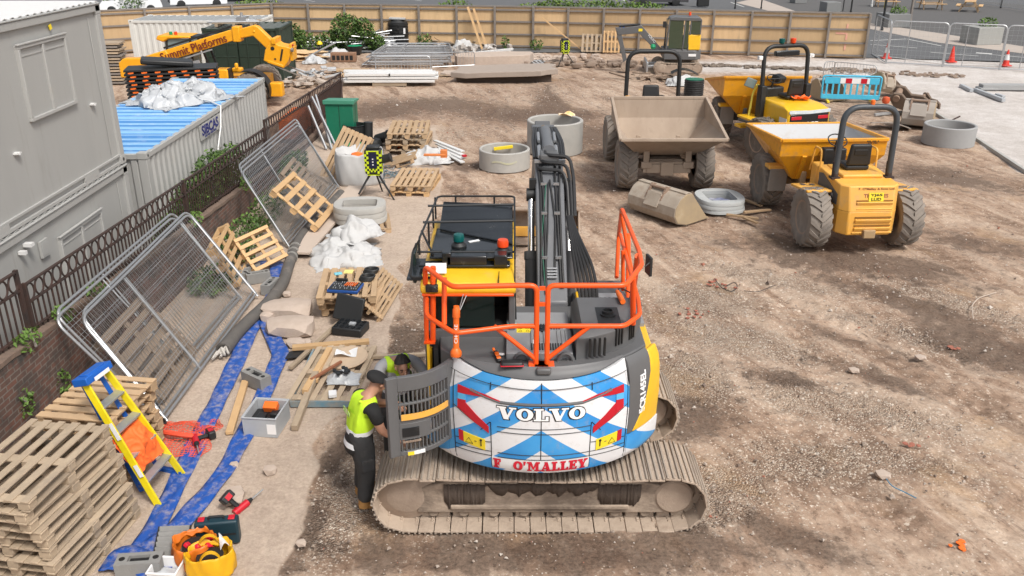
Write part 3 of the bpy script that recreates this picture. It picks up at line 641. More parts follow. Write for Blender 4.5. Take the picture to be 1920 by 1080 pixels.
# red reflective brackets, grey recess line
def patch(poly,nm,m,d=.046,par=None,sub=5):
    """flat outline in (u,z) laid on the tail; quads only"""
    b=MB(); q=[Vector(p) for p in poly]
    fn=lambda a,c:cw(*((q[0].lerp(q[1],a)).lerp(q[3].lerp(q[2],a),c)),d)
    b.slab(fn,sub,2,.006); return b.build(nm,m,par or cwt)
for s in(-1,1):
    patch([(.60*s,1.865),(.385*s,1.83),(.385*s,1.80),(.60*s,1.77)],'red_reflector',M_red)
    patch([(.385*s,1.83),(.28*s,1.785),(.28*s,1.765),(.385*s,1.80)],'red_reflector',M_red)
    patch([(.60*s,1.70),(.535*s,1.71),(.535*s,1.58),(.60*s,1.60)],'red_reflector',M_red)
    patch([(.60*s,1.60),(.535*s,1.68),(.36*s,1.46),(.36*s,1.38)],'red_reflector',M_red)
    patch([(.60*s,1.77),(.535*s,1.775),(.535*s,1.71),(.60*s,1.70)],'blue_reflector',mat('sky_blue_tape',(.1,.45,.78),.4,amt=.1))
    y=patch([(.56*s,1.32),(.39*s,1.29),(.39*s,1.155),(.56*s,1.19)],'warning_label',M_lab)
    patch([(.60*s,1.327),(.562*s,1.32),(.562*s,1.19),(.60*s,1.197)],'red_reflector',M_red)
    b=MB(); c0=.515*s; b.tube([cw(c0+a,1.235+h,.051) for a,h in ((-.03,-.035),(.03,-.035),(0,.03))],.004,4,closed=True); b.tube([cw(.42*s,1.20,.051),cw(.42*s,1.255,.051)],.007,5); b.rod(cw(.42*s,1.27,.048),cw(.42*s,1.27,.056),.014,8)
    b.tube([cw(.455*s,1.24,.051),cw(.47*s,1.242,.051)],.004,4)
    b.build('pictogram',M_txtblk,y)
b=MB(); b.tube([cw(u,1.765 if abs(u)<.28 else 1.765+(abs(u)-.28)*.35,.034) for u in np.linspace(-.5,.5,24)],.020,6)
b.build('recess_trim',M_grey,cwt)
# slab-serif lettering drawn as strokes
def glyph(ch):
    """list of quads/outlines in a 0..w x 0..1 box"""
    R_=lambda x0,y0,x1,y1:[(x0,y0),(x1,y0),(x1,y1),(x0,y1)]
    st,th,se=.26,.14,.13
    if ch=='F': return .74,[R_(.1,0,.1+st,1),R_(0,0,.5,se),R_(0,1-se,.7,1),R_(.57,.70,.7,1),R_(.36,.44,.52,.58),R_(.47,.33,.57,.69)]
    if ch=='E': return .78,[R_(.1,0,.1+st,1),R_(0,0,.74,se),R_(0,1-se,.72,1),R_(.59,.70,.72,1),R_(.61,0,.74,.31),R_(.36,.44,.52,.58),R_(.47,.34,.57,.68)]
    if ch=='L': return .74,[R_(.1,0,.1+st,1),R_(0,1-se,.48,1),R_(0,0,.72,se),R_(.58,0,.72,.36)]
    if ch=="'": return .3,[[(.05,.62),(.12,.62),(.24,1),(.02,1)]]
    if ch=='O':
        o=[];N=20
        for i in range(N):
            a,b_=2*PI*i/N,2*PI*(i+1)/N
            o.append([(.42+.22*math.cos(a)*.75,.5+.34*math.sin(a)),(.42+.42*math.cos(a),.5+.5*math.sin(a)),(.42+.42*math.cos(b_),.5+.5*math.sin(b_)),(.42+.22*math.cos(b_)*.75,.5+.34*math.sin(b_))])
        return .86,o
    if ch=='M': return 1.16,[R_(.12,0,.26,1),R_(.78,0,1.02,1),R_(0,0,.38,se),R_(.66,0,1.14,se),R_(0,1-se,.3,1),R_(.84,1-se,1.14,1),[(.12,1),(.42,1),(.64,.2),(.50,.2)],[(.50,.2),(.64,.2),(.90,1),(.76,1)]]
    if ch=='A': return .98,[[(.10,0),(.24,0),(.54,1),(.42,1)],[(.60,0),(.88,0),(.62,1),(.36,1)],R_(.24,.26,.72,.38),R_(0,0,.36,se),R_(.50,0,.98,se)]
    if ch=='V': return .98,[[(.36,0),(.62,0),(.38,1),(.10,1)],[(.42,0),(.56,0),(.88,1),(.76,1)],R_(0,1-se,.48,1),R_(.62,1-se,.98,1)]
    if ch=='Y': return .94,[R_(.34,0,.60,.5),R_(.22,0,.72,se),[(.34,.42),(.60,.42),(.36,1),(.08,1)],[(.44,.42),(.60,.42),(.88,1),(.74,1)],R_(0,1-se,.46,1),R_(.60,1-se,.94,1)]
    return .5,[]
def slabtext(txt,h,uc,zc,d,nm,m,par,track=.06,kx=1,grow=0,arc=0.0):
    x=0; qs=[]
    for ch in txt:
        w,g=glyph(ch); qs+=[[(p[0]+x,p[1]) for p in q] for q in g]; x+=w+track
    x-=track; b=MB()
    for q in qs:
        if grow:
            cx=sum(p[0] for p in q)/4; cy=sum(p[1] for p in q)/4; q=[(p[0]+(grow if p[0]>cx else -grow),p[1]+(grow if p[1]>cy else -grow)) for p in q]
        f=lambda p,dd:(lambda xx:cw(uc+xx*h*kx/RC,zc+(p[1]-.5)*h+arc*xx*xx,d+dd))(p[0]-x/2)
        vs=[f(p,0.004) for p in q]; b.add(vs,[(0,1,2,3)])
    return b.build(nm,m,par,smooth=False)
b=MB(); b.slab(lambda a,c:cw(-.343+.686*a,.952+.142*c,.0435),24,4,.004); b.build("owner_panel",mat("white_owner_panel",(.72,.73,.74),.45,col2=(.66,.66,.65),dirt=.2,dscale=7,dirtcol=(.45,.39,.32)),cwt)
slabtext("VOLVO",.145,0,1.655,.040,'maker_lettering_outline',M_txtblk,cwt,kx=1.42,track=-.02,grow=.05)
slabtext("VOLVO",.140,0,1.657,.0445,'maker_lettering',M_txtwht,cwt,kx=1.45,track=.0)
slabtext("F  O'MALLEY",.120,0,1.022,.050,'owner_lettering',M_txtred,cwt,kx=.94,track=.05,grow=.02)
# right rear corner: dark vent panel with model plate, yellow side panel
b=MB(); arcwall(b,.662,.90,[1.22,1.25,1.3,1.55,1.85,2.0,2.05,2.08],6,.07); pnl=b.build('side_vent_panel',M_grey,ex)
letters("ECR145EL",.095,lambda u,v,w:cw(.80-v/RC*1,1.62+u,.04+w) if False else cw(.80-v/RC,1.66+u,.037+w),'model_lettering',M_txtwht,pnl,width=.50,bold=.03)
b=MB()
b.slab(lambda a,c:cw(.905+.14*a-(.20*(1-c)**2*(1-a)),1.21+(.86)*c,.006),8,8,.07)
b.bx(1.12,1.22,-.80,.9,1.15,2.06); b.bx(1.1,1.19,.9,1.35,1.0,1.5)
b.build('side_panel',M_yel,ex,bevel=.02)
b=MB(); b.prism([(-1.22,.95),(1.18,.95),(1.18,1.2),(-1.22,1.2)],-.75,1.45,fn=lambda u,v,w:(u,w,v)); b.build('main_frame',M_grey,ex,bevel=.02)
# engine bay core and decks
def arcpoly(r,u0,u1,n=18): return [(r*math.sin(u0+(u1-u0)*i/n),-r*math.cos(u0+(u1-u0)*i/n)) for i in range(n+1)]
b=MB(); b.prism(arcpoly(1.40,-.86,.95)+[(1.14,.2),(-1.16,.2)],1.2,2.105,axis='Z'); b.build('engine_deck',M_grey,ex,bevel=.015)
b=MB(); b.slab(lambda a,c:(lambda u:cw(u,ztop(u)+.003+(2.108-ztop(u))*c))(U0+(U1-U0)*a),40,5,.08); b.prism(arcpoly(1.40,-.66,.64,24)+arcpoly(1.25,.64,-.66,24),2.09,2.118,axis='Z')
for u in (.13,.2,.21,.27,.33): b.rod(cw(u,2.118,-.16),cw(u,2.124,-.16),.016,8)
for u in (.14,.22): b.rod(cw(u,2.118,-.11),cw(u,2.124,-.11),.014,8)
b.build('tail_rim',M_grey,ex,bevel=.01)
# central hood
b=MB(); b.bx(-.36,.33,-1.19,-.16,2.105,2.185)
for i in range(4):
    for x0 in(-.10,.18): b.bx(x0+i*.045,x0+i*.045+.022,-.98,-.66,2.185,2.20)
    
hood=b.build('engine_hood',M_grey2,ex,bevel=.02)
b=MB()
for i in range(12): x=-.10+i*.028; b.bx(x,x+.014,-1.12,-.98,2.186,2.198); b.bx(x,x+.014,-.62,-.5,2.186,2.198)
b.build('hood_louvre',M_blk,hood)
b=MB(); b.box((0.015,-.62,2.2),(.11,.16,.02)); b.rod((.015,-.62,2.21),(.015,-.62,2.22),.02,10); b.build('hood_latch',M_gloss,hood,bevel=.01)
o=plane_fn((-.17,-.62,2.187),(1,0,0),(0,1,0)); b=MB(); b.add([o(x,y,0) for x,y in((-.08,-.08),(.08,-.08),(.08,.08),(-.08,.08))],[(0,1,2,3)]); lb=b.build('warning_label',M_lab,hood,smooth=False)
b=MB()
for cx in(-.04,.04):
    for cy in(-.035,.035): b.tube([o(cx-.02,cy-.02,.003),o(cx+.02,cy-.02,.003),o(cx,cy+.02,.003)],.002,4,closed=True)
b.build('pictogram',M_txtblk,lb)
for (x,y,w,h,m,nm) in ((-.30,-.50,.1,.07,mat('mint_tape',(.25,.7,.6),.5),'tape_strip'),(-.06,-.93,.07,.09,M_labw,'white_label'),(.27,-.60,.03,.03,M_labw,'white_label'),(-.43,-1.09,.10,.05,M_labw,'white_label')):
    b=MB(); b.box((x,y,2.19 if x>-.4 else 2.123),(w,h,.004)); b.build(nm,m,hood)
for x in(-.20,.255):
    b=MB(); b.tube([(x+.075*math.cos(a),-1.22-.0*a,2.10+.10*math.sin(a)) for a in np.linspace(0,PI,9)],.022,8); b.build('lifting_eye',M_grey,ex)
# right hood block with louvres
b=MB(); P=[(.36,-1.22)]+[(1.25*math.sin(u)+.02,-1.25*math.cos(u)) for u in np.linspace(.30,.92,9)]+[(1.16,-.25),(.36,-.25)]
Q=[(.42,-1.10)]+[(1.13*math.sin(u)+.03,-1.13*math.cos(u)) for u in np.linspace(.34,.92,9)]+[(1.08,-.3),(.42,-.3)]
n=len(P); vs=[(x,y,2.10) for x,y in P]+[(x,y,2.35) for x,y in P]+[(x,y,2.43) for x,y in Q]
fs=[(i,(i+1)%n,n+(i+1)%n,n+i) for i in range(n)]+[(n+i,n+(i+1)%n,2*n+(i+1)%n,2*n+i) for i in range(n)]+[tuple(2*n+i for i in range(n))]
b.add(vs,fs); rh=b.build('rear_hood',M_grey,ex,bevel=.015)
b=MB()
for u in (.475,.525,.575,.625):
    pass
for k in range(4):
    x=.50+k*.052; b.box((x,-1.205+.012*k,2.25),(.020,.03,.20),(0,0,.12))
for u in(.665,.70,.735,.84,.87,.90): r=1.25; b.box((r*math.sin(u)+.02,-r*math.cos(u)+.0,2.27),(.016,.03,.20),(0,0,u))
b.build('louvre_slot',M_txtblk,rh)
b=MB(); b.bx(.60,.84,-1.0,-.58,2.425,2.434); b.rod((.72,-.78,2.43),(.72,-.78,2.45),.08,16); b.build('exhaust_recess',M_blk,rh)
b=MB(); b.lathe([(.05,0),(.062,0),(.062,.03),(.05,.03)],14,(.72,-.76,2.45),closed=True); b.build('exhaust_pipe',M_blk,rh)
b=MB(); b.bx(.68,1.2,-.28,.60,2.06,2.1); 
for i in range(9):
    for j in range(9): b.rod((.72+.055*i+(.027 if j%2 else 0),-.22+.085*j,2.1),(.72+.055*i+(.027 if j%2 else 0),-.22+.085*j,2.108),.014,5)
b.build('tread_plate',M_grey2,ex)
b=MB(); b.bx(.45,.68,-.2,-.05,1.95,2.22); b.bx(.45,.48,-.2,.3,1.9,2.25); b.build('bracket',M_yel,ex,bevel=.01)
b=MB(); b.bx(.45,.68,-.02,.9,1.6,2.02); b.bx(.68,1.15,.6,1.4,1.2,1.95); b.build('tank_cover',M_grey,ex,bevel=.03)
# cab ------------------------------------------------------------------------
cab=MB(); X0,X1=-1.25,-.27
cab.bx(X0,X1,.95,1.02,1.0,2.7); cab.bx(X0+.02,X1-.02,-.78,.95,1.15,1.3)
for x in(X0+.03,X1-.03):
    for y in(-.80,.2,.95): cab.beam((x,y,1.2),(x,y,2.66),.07,.08)
cab.bx(X0,X0+.03,-.8,.95,1.2,1.75); cab.bx(X1-.03,X1,-.8,.95,1.2,2.0)
cab.bx(X0,X1,-.84,-.78,1.3,2.12)
cb=cab.build('cab',M_grey,ex,bevel=.012); cb.location=(0,.20,.07)
b=MB(); b.slab(lambda a,c:(X0+.08+(X1-X0-.3)*a,-.815+.05*(1-c),2.13+.5*c),1,1,.012); b.bx(X0-.005,X0+.01,-.75,.15,1.75,2.6); b.bx(X0-.005,X0+.01,.25,.9,1.75,2.6); b.bx(X0+.1,X1-.1,1.0,1.03,1.5,2.6); b.bx(X1-.01,X1+.005,-.7,.9,2.0,2.6); b.build('window',M_glass,cb)
b=MB(); b.bx(-.72,-.38,.0,.12,1.5,2.25); b.bx(-.75,-.35,0,.5,1.5,1.62); b.build('seat',M_blk,cb,bevel=.03)
b=MB()   # yellow roof shell, rounded at the rear
prof=[(-.80,2.60),(-.98,2.60),(-1.05,2.64),(-1.07,2.69),(-1.02,2.75),(-.85,2.785),(.9,2.79),(1.02,2.74),(1.03,2.62),(.9,2.6)]
b.prism(prof,X0-.01,X1+.01,axis='X'); rf=b.build('cab_roof',M_yel,cb,bevel=.03,seg=3)
b=MB(); b.bx(X0+.01,X1-.01,-1.075,-1.055,2.615,2.645); b.build('roof_trim',M_hand,rf,bevel=.008)
b=MB()
for x in(X0+.16,X1-.17): b.bx(x,x+.006,-1.04,-.8,2.735,2.792)
b.build('roof_seam',M_txtblk,rf)
b=MB(); b.bx(X0+.05,X0+.18,-1.08,-1.0,2.66,2.74); b.rod((X0+.14,-1.1,2.7),(X0+.14,-1.05,2.7),.035,10); b.build('work_lamp',M_blk,rf,bevel=.01)
# falling-object guard
b=MB(); b.bx(X0+.06,X1-.02,-.62,.35,2.86,2.885); b.slab(lambda a,c:(X0+.10+(X1-X0-.12)*a,.25+.7*c-.5*a*(1-c),2.90+.12*c*(1-a*.3)),6,4,.02)
b.bx(X0-.05,X1-.05,-.72,-.58,2.80,2.83); b.bx(X0+.25,X1-.3,-.72,-.60,2.83,2.93); b.bx(X0+.2,X0+.3,-.72,-.6,2.83,2.97); b.bx(X1-.22,X1-.08,-.75,-.6,2.83,2.95); b.bx(X0-.16,X0+.04,-.95,-.35,2.74,2.77)
b.build('guard_plate',M_gloss,cb,bevel=.012)
b=MB(); g=.013; zt=3.08
b.tube(fillet([(X0-.05,-.58,2.9),(X0-.05,-.60,zt),(X0+.03,1.0,zt),(X1-.0,1.0,zt),(X1-.0,-.6,zt),(X1-.0,-.62,2.86)],.08),g,6)
for y,z in((.60,zt+.0),(-.02,zt)): b.tube([(X0-.06,y,z),(X1,y+.06,z)],g*1.1,6)
b.tube([(X0-.08,-.58,2.93),(X1,-.58,2.93)],g,6); b.tube([(X0-.08,.0,2.97),(X0+.1,-.6,2.9)],g,6)
for y in(.0,.6,.95):
    for x in(X0,X1): b.rod((x,y,2.8),(x,y,zt),g,6)
for x in(X0+.25,X1-.25): b.rod((x,1.0,2.8),(x,1.0,zt),g,6)
b.tube(fillet([(X0-.04,-.6,zt),(X0-.12,-.6,2.95),(X0-.12,-.95,2.78),(X0+.1,-.95,2.78)],.05),g,6); b.tube([(X1,-.6,2.95),(X1,-1.0,2.75),(X1+.02,-.4,1.9)],.008,6)
b.build('guard_frame',M_blk,cb)
for (x,y,m,z) in((X0+.36,-.30,mat('beacon_green',(.0,.09,.085),.25),2.89),(X1-.13,-.48,mat('beacon_orange',(.80,.07,.01),.3),2.89)):
    b=MB(); b.lathe([(.085,0),(.085,.02),(.055,.05),(.055,.07)],18,(x,y,z)); bb=b.build('beacon',M_blk,cb)
    b=MB(); b.lathe([(.062,.07),(.062,.12),(.055,.145),(.0,.15)],18,(x,y,z)); b.build('beacon_lens',m,bb)
b=MB(); b.box((X0+.15,-.885,2.86),(.22,.01,.11),(-.3,0,0)); sg=b.build('sign_plate',M_labw,cb)
letters("cab",.045,plane_fn((X0+.11,-.8935,2.862),(1,0,0),(0,.29,.95)),'sign_lettering',M_txtblk,sg)
b=MB(); b.box((X0+.52,-.12,2.89),(.13,.045,.006),(0,0,.5)); b.build('sticker',M_labw,cb)
b=MB(); b.bx(X0-.14,X0-.10,-.55,-.2,2.55,2.9); b.build('side_mirror',M_glass,cb,bevel=.01)
# boom -----------------------------------------------------------------------
BX=.18
def side(pl,x0,x1): return MB().prism(pl,x0,x1,axis='X')
boomp=[(.15,1.75),(.35,1.65),(1.2,2.45),(2.0,2.95),(3.0,3.08),(4.4,3.10),(4.5,3.25),(4.35,3.36),(3.0,3.46),(1.85,3.40),(1.45,3.15),(.2,2.15)]
M_boom=mat('boom_grey',(.14,.145,.155),.45,col2=(.115,.12,.13),dirt=.25,dscale=4,dirtcol=(.30,.27,.24))
b=side(boomp,BX-.18,BX+.18); bm=b.build('boom',M_boom,ex,bevel=.02)
def bp_(t,dx=0,up=0):   # along the boom's top edge
    P=[(.2,2.15),(1.45,3.15),(1.85,3.40),(3.0,3.46),(4.35,3.36)]; k=min(int(t),3); f=t-k
    a=Vector(P[k]).lerp(Vector(P[k+1]),f); return Vector((BX+dx,a.x,a.y+up))
b=MB()
for dx,kk in((-.135,0),(-.09,1),(.09,2),(.135,3)):   # steel pipes then hoses crossing at the knee
    ts=[.1,.5,.95,1.3,1.6,2.0]; off=[0,0,0,.0,0,0]
    b.tube([bp_(t,dx+.02*math.sin(t*2+kk),.035) for t in ts],.014,6)
for k,z in enumerate((.05,.10,.15)):
    b.tube(fillet([bp_(2.6,-.15+.05*k,.06),bp_(1.55+.12*k,-.15+.05*k,z+.03),bp_(1.5+.12*k,.17+.045*k,z+.03),bp_(1.25+.1*k,.22+.045*k,.0),bp_(.9,.24+.04*k,-.2)],.10,5),.024,8)
for dx in (-.19,-.15,-.1,-.06,.08,.12,.17,.2): b.tube(fillet([bp_(2.05,dx,.05),bp_(2.6,dx*1.05,.08),bp_(3.1,dx*.9,.06),bp_(3.5,dx*.8,.06),bp_(3.95,dx*.8,-.08),bp_(4,dx*.8,-.35)+Vector((0,.4,0))],.2,4),.02,7)
for k in range(6):   # hose bundle falling down the right side to the swing bearing
    b.tube(fillet([bp_(.80,.215+.010*k,-.06),bp_(.62,.235+.018*k,-.03),Vector((BX+.30+.045*k,.42,2.33+.02*k)),Vector((BX+.36+.035*k,.12,1.85))],.3,6),.021,8)
b.tube([bp_(.1,-.09,.02),bp_(.6,-.04,.03),bp_(1.2,-.02,.03)],.009,6); b.tube([bp_(.2,.03,.02),bp_(.7,.06,.03),bp_(1.3,.0,.03)],.012,6)
b.build('hydraulic_hose',M_rub,bm)
b=MB(); b.tube([bp_(.05,-.08,.03),bp_(.5,-.12,.04),bp_(1.1,-.05,.05)],.008,6); b.build('green_cable',mat('green_cable',(.01,.10,.06),.5),bm)
b=MB()
for t in(.35,.75,1.1): 
    for dx in(-.08,.08): b.box(bp_(t,dx,.05),(.07,.035,.03))
for t in(1.9,): 
    for dx in(-.11,.13): b.box(bp_(t,dx,.06),(.16,.04,.04))
for dx in(-.12,.10): b.rod(bp_(2.0,dx,.08),bp_(2.35,dx,.10),.028,10); b.rod(bp_(2.5,dx,.12),bp_(2.8,dx,.14),.02,10)
for k in range(4): b.rod(bp_(.18+.025*k,-.06,.05),bp_(.18+.025*k,.06,.05),.012,8)
b.build('pipe_clamp',M_steel,bm)
b=MB(); b.rod(bp_(2.1,0,.12),bp_(3.3,0,.04),.085,16); b.build('arm_cylinder',M_boom,bm); b=MB(); b.rod(bp_(3.3,0,.04),bp_(3.75,0,.0),.045,14); b.build('cylinder_rod',M_chrome,bm)
b=MB(); b.box(bp_(2.05,0,.08),(.24,.3,.10)); b.build('cylinder_foot',M_grey,bm,bevel=.02)
for s,xx in((-1,BX-.235),(1,BX+.235)):
    b=MB(); b.rod((xx,.75,1.75),(xx,1.08,2.40),.082,16); b.rod((xx,1.06,2.36),(xx,1.11,2.45),.092,16); lc=b.build('lift_cylinder',M_grey,ex)
    b=MB(); b.rod((xx,1.0,2.3),(xx,1.58,3.02),.044,14); b.build('cylinder_rod',M_chrome,lc)
    b=MB(); b.rod((xx-.06,1.6,3.05),(xx+.06,1.6,3.05),.085,16); b.box((xx-.02*s,1.6,3.2),(.09,.09,.12)); b.build('cylinder_pin',M_blk,lc)
# arm and bucket
ar=side([(4.25,3.3),(4.55,3.38),(5.2,2.95),(8.1,.75),(7.9,.55),(4.7,2.7)],BX-.12,BX+.12).build('arm',M_grey,ex,bevel=.015)
b=MB(); b.rod((BX,4.9,3.2),(BX,6.4,2.4),.06,14); b.rod((BX,6.4,2.5),(BX,7.4,1.6),.035,12); b.build('bucket_cylinder',M_blk,ar)
bk=MB(); prof=[(8.55,.62)]+[(8.55+.42*math.sin(a)*1.0-.0,.36+.30*math.cos(a)) for a in np.linspace(.2,PI*.92,9)]+[(8.1,.02)]
wv=.82; bk.slab(lambda a,c:(lambda t:(BX+.12-wv+2*wv*a,float(np.interp(t,np.linspace(0,1,len(prof)),[p[0] for p in prof])),float(np.interp(t,np.linspace(0,1,len(prof)),[p[1] for p in prof]))))(c),2,12,.03)
for s in(-1,1): bk.prism(prof,BX+.12+s*wv-.015,BX+.12+s*wv+.015,axis='X')
bkt=bk.build('bucket',M_mud,ex)
b=MB(); b.rod((BX+.12-wv,8.52,.66),(BX+.12+wv,8.52,.66),.05,12); b.build('bucket_rim',M_mud,bkt)
b=MB(); b.bx(BX+.12-wv+.03,BX+.12+wv-.03,8.40,8.46,.10,.30); b.build('bucket_inner_plate',M_yelD,bkt)
# orange guard rails ----------------------------------------------------------
def rail(pts,r=.027,fr=.07): return fillet([p if isinstance(p,Vector) else Vector(p) for p in pts],r and fr,5)
zt=3.0; zm=2.56; zb=2.13
yb=-1.33
hl=MB(); 
TL=[L(800,497,zt),L(848,538,zt),L(975,538,zt)]
hl.tube(rail([L(800,640,zb),L(797,500,zt)+Vector((0,0,.0)),TL[1],Vector((TL[1].x+.6,yb,zt)),Vector((-.055,yb,zt)),Vector((-.055,yb,zb))]),.027,10)
hl.tube(rail([L(800,560,zm+.1),L(800,592,zm),L(852,625,zm),Vector((-.3,yb,zm)),Vector((-.055,yb,zm))]),.025,10)
hl.tube([L(833,520,zt),L(833,608,zm)],.027,10); hl.tube([L(812,500,zt),L(812,640,zb)],.03,10)
hl.tube([Vector((-.48,yb,zm)),Vector((-.06,yb,zb+.06))],.024,10); hl.box((-.03,yb,zb),(.2,.12,.02)); hl.box((L(806,640,zb).x,L(806,640,zb).y,zb),(.12,.1,.02))
hl.bx(-.03,.0,yb-.01,yb+.01,2.95,2.99); hl.bx(-.03,.0,yb-.01,yb+.01,2.78,2.82)
hl.build('guard_rail',M_hand,ex)
hr=MB(); xr=.055
TR=L(1172,532,zt); CR=L(1203,497,zt); MR=L(1172,614,zm); FR=L(1198,470,zt)
hr.tube(rail([Vector((xr,yb,zb)),Vector((xr,yb,zt)),Vector((TR.x,yb,zt)),CR,FR,L(1166,392,zt+.05),L(1160,440,2.4),L(1156,520,2.06)]),.027,10)
hr.tube(rail([Vector((xr,yb,zm)),Vector((MR.x,yb,zm)),L(1200,590,zm),L(1196,560,zm),L(1163,440,zm)]),.025,10)
hr.tube([Vector((.48,yb,zm)),Vector((xr,yb,zb+.06))],.024,10); hr.box((.03,yb,zb),(.2,.12,.02))
hr.tube([L(1187,520,zt),L(1187,607,zb+.25)],.03,10); hr.tube([L(1178,440,zt-.4),L(1178,562,2.1)],.03,10); hr.tube([L(1165,400,zt),L(1190,540,2.1)],.024,10); hr.tube([L(1168,470,2.6),L(1168,545,2.1)],.024,10); hr.tube([L(1196,480,zt),L(1184,565,2.1)],.035,10)
hr.bx(0,.03,yb-.01,yb+.01,2.95,2.99); hr.bx(0,.03,yb-.01,yb+.01,2.78,2.82)
hr.build('guard_rail',M_hand,ex,bevel=.003)
b=MB(); p=L(1209,500,2.75); b.box(p+Vector((.06,.1,-.02)),(.03,.16,.22),(0,0,.2)); b.tube([p,p+Vector((.08,.05,.05)),p+Vector((.09,.1,0))],.01,6); b.build('side_mirror',M_blk,ex,bevel=.01)
b=MB(); b.box((.02,-1.455,2.12),(.15,.07,.07)); b.build('rear_camera',M_grey,ex,bevel=.02)
# open louvred door on the left --------------------------------------------------
H1,H2=L(846,672,2.09),L(722,712,2.09)
def door_pt(a,z,d=0):  # a 0 hinge .. 1 free edge, bowed towards the camera
    p=Vector((H1.x,H1.y,0)).lerp(Vector((H2.x,H2.y,0)),a); dn=Vector((H1.y-H2.y,H2.x-H1.x,0)).normalized(); 
    if dn.y>0: dn=-dn
    return p+dn*(.10*math.sin(PI*min(1,a*1.1))+d)+Vector((0,0,z))
def dpan(b,a0,a1,z0,z1,th=.03,n=6,d=0): b.slab(lambda u,v:door_pt(a0+(a1-a0)*u,z0+(z1-z0)*v,d),n,1,th)
b=MB(); zb_=1.17
dpan(b,0,.13,zb_,2.09,.05); dpan(b,.85,1,zb_,2.09,.05); dpan(b,.13,.85,1.93,2.09,.05,8); dpan(b,.13,.85,zb_,1.22,.04,8); dpan(b,.13,.85,1.76,1.785,.035,8); dpan(b,.13,.85,1.55,1.6,.035,8); dpan(b,.45,.85,1.36,1.55,.04,5); dpan(b,.13,.45,1.37,1.40,.035,5)
for i in range(13):
    a=.17+i*.054; dpan(b,a,a+.02,1.22,1.94,.03,1)
dr=b.build('engine_door',M_grey,ex,bevel=.004)
b=MB(); dpan(b,.14,.84,1.60,1.665,.012,8,.035); b.build('yellow_band',M_yelD,dr)
b=MB(); dpan(b,.62,.83,1.40,1.5,.012,3,.03); b.build('latch_plate',M_gloss,dr); b=MB(); dpan(b,.6,.83,1.33,1.355,.012,3,.03); b.build('grab_handle',M_chrome,dr)
b=MB(); dpan(b,.55,.78,1.175,1.215,.01,3,.028); b.build('white_label',M_labw,dr); b=MB(); dpan(b,.70,.78,1.175,1.215,.01,2,.033); b.build('warning_label',M_lab,dr)
# engine-bay opening behind the door
b=MB(); b.box((-1.13,-.72,1.65),(.05,.36,.85),(0,0,.1)); b.build('engine_bay',M_txtblk,ex)
b=MB(); b.rod((-1.18,-.78,2.05),(-1.2,-.72,1.5),.02,8); b.box((-1.2,-.83,1.75),(.03,.04,.75)); b.build('door_frame_strip',M_yel,ex)
b=MB(); b.tube([(-1.17,-.66,2.0),(-1.19,-.7,1.7),(-1.17,-.6,1.4)],.03,8); b.rod((-1.18,-.6,1.9),(-1.18,-.6,1.6),.06,12); b.build('filter_hose',M_blk,ex)
# things lying on the deck
t=thing('hand_torch','orange hand torch with black grips lying on the grey engine deck','torch',EX+Vector((-.455,-1.16,2.115)),rot=(0,0,.22))
b=MB(); b.box((0,-.02,.025),(.05,.22,.04)); b.build('body',M_blk,t,bevel=.012); b=MB(); b.box((0,.0,.048),(.045,.08,.012)); b.box((0,-.085,.048),(.045,.045,.012)); b.box((-.012,.12,.04),(.028,.045,.03)); b.build('grip_panel',M_orgpl,t,bevel=.008)
t=thing('zip_case','black zip case with red edging on the tail rim of the excavator','case',EX+Vector((-.30,-1.36,2.12)),rot=(-.25,0,.03))
b=MB(); b.box((0,0,.03),(.23,.16,.06)); b.build('shell',M_blk,t,bevel=.025,seg=3); b=MB(); b.box((0,0,.02),(.237,.167,.014)); b.build('red_zip',M_red,t,bevel=.006)
t=thing('orange_grease_gun','orange tubular grease gun standing on the deck beside the open door','grease gun',L(855,668,2.12)+EX,rot=(-.18,.02,0))
b=MB(); b.rod((0,0,.07),(0,0,.5),.032,14); b.lathe([(.055,0),(.06,.02),(.06,.05),(.035,.09)],14); b.lathe([(.04,.42),(.04,.5),(.03,.52),(.03,.54),(0,.54)],14); b.build('barrel',M_orgpl,t)
letters("CHOKE",.04,lambda u,v,w:Vector((-v*.9,-.034-w,.25+u)),'lettering',M_txtwht,t,width=.2); b=MB(); b.rod((.03,0,.5),(.07,.03,.66),.005,6); b.rod((.04,0,.5),(.10,.05,.64),.005,6); b.build('thin_rod',M_steel,t)
t=thing('grease_gun','small orange grease gun hanging on the right hood by its black hose','grease gun',EX+Vector((.90,-.42,2.44)),rot=(0,0,.1))
b=MB(); b.tube([(0,-.1,.03),(0,.12,.03)],.03,12); b.tube([(0,.12,.03),(0,.2,.03)],.022,12); b.build('body',M_orgpl,t); b=MB(); b.tube(fillet([(0,.2,.03),(.03,.24,.06),(.13,.1,.05),(.2,-.02,.02)],.08),.008,6); b.build('hose',M_blk,t)
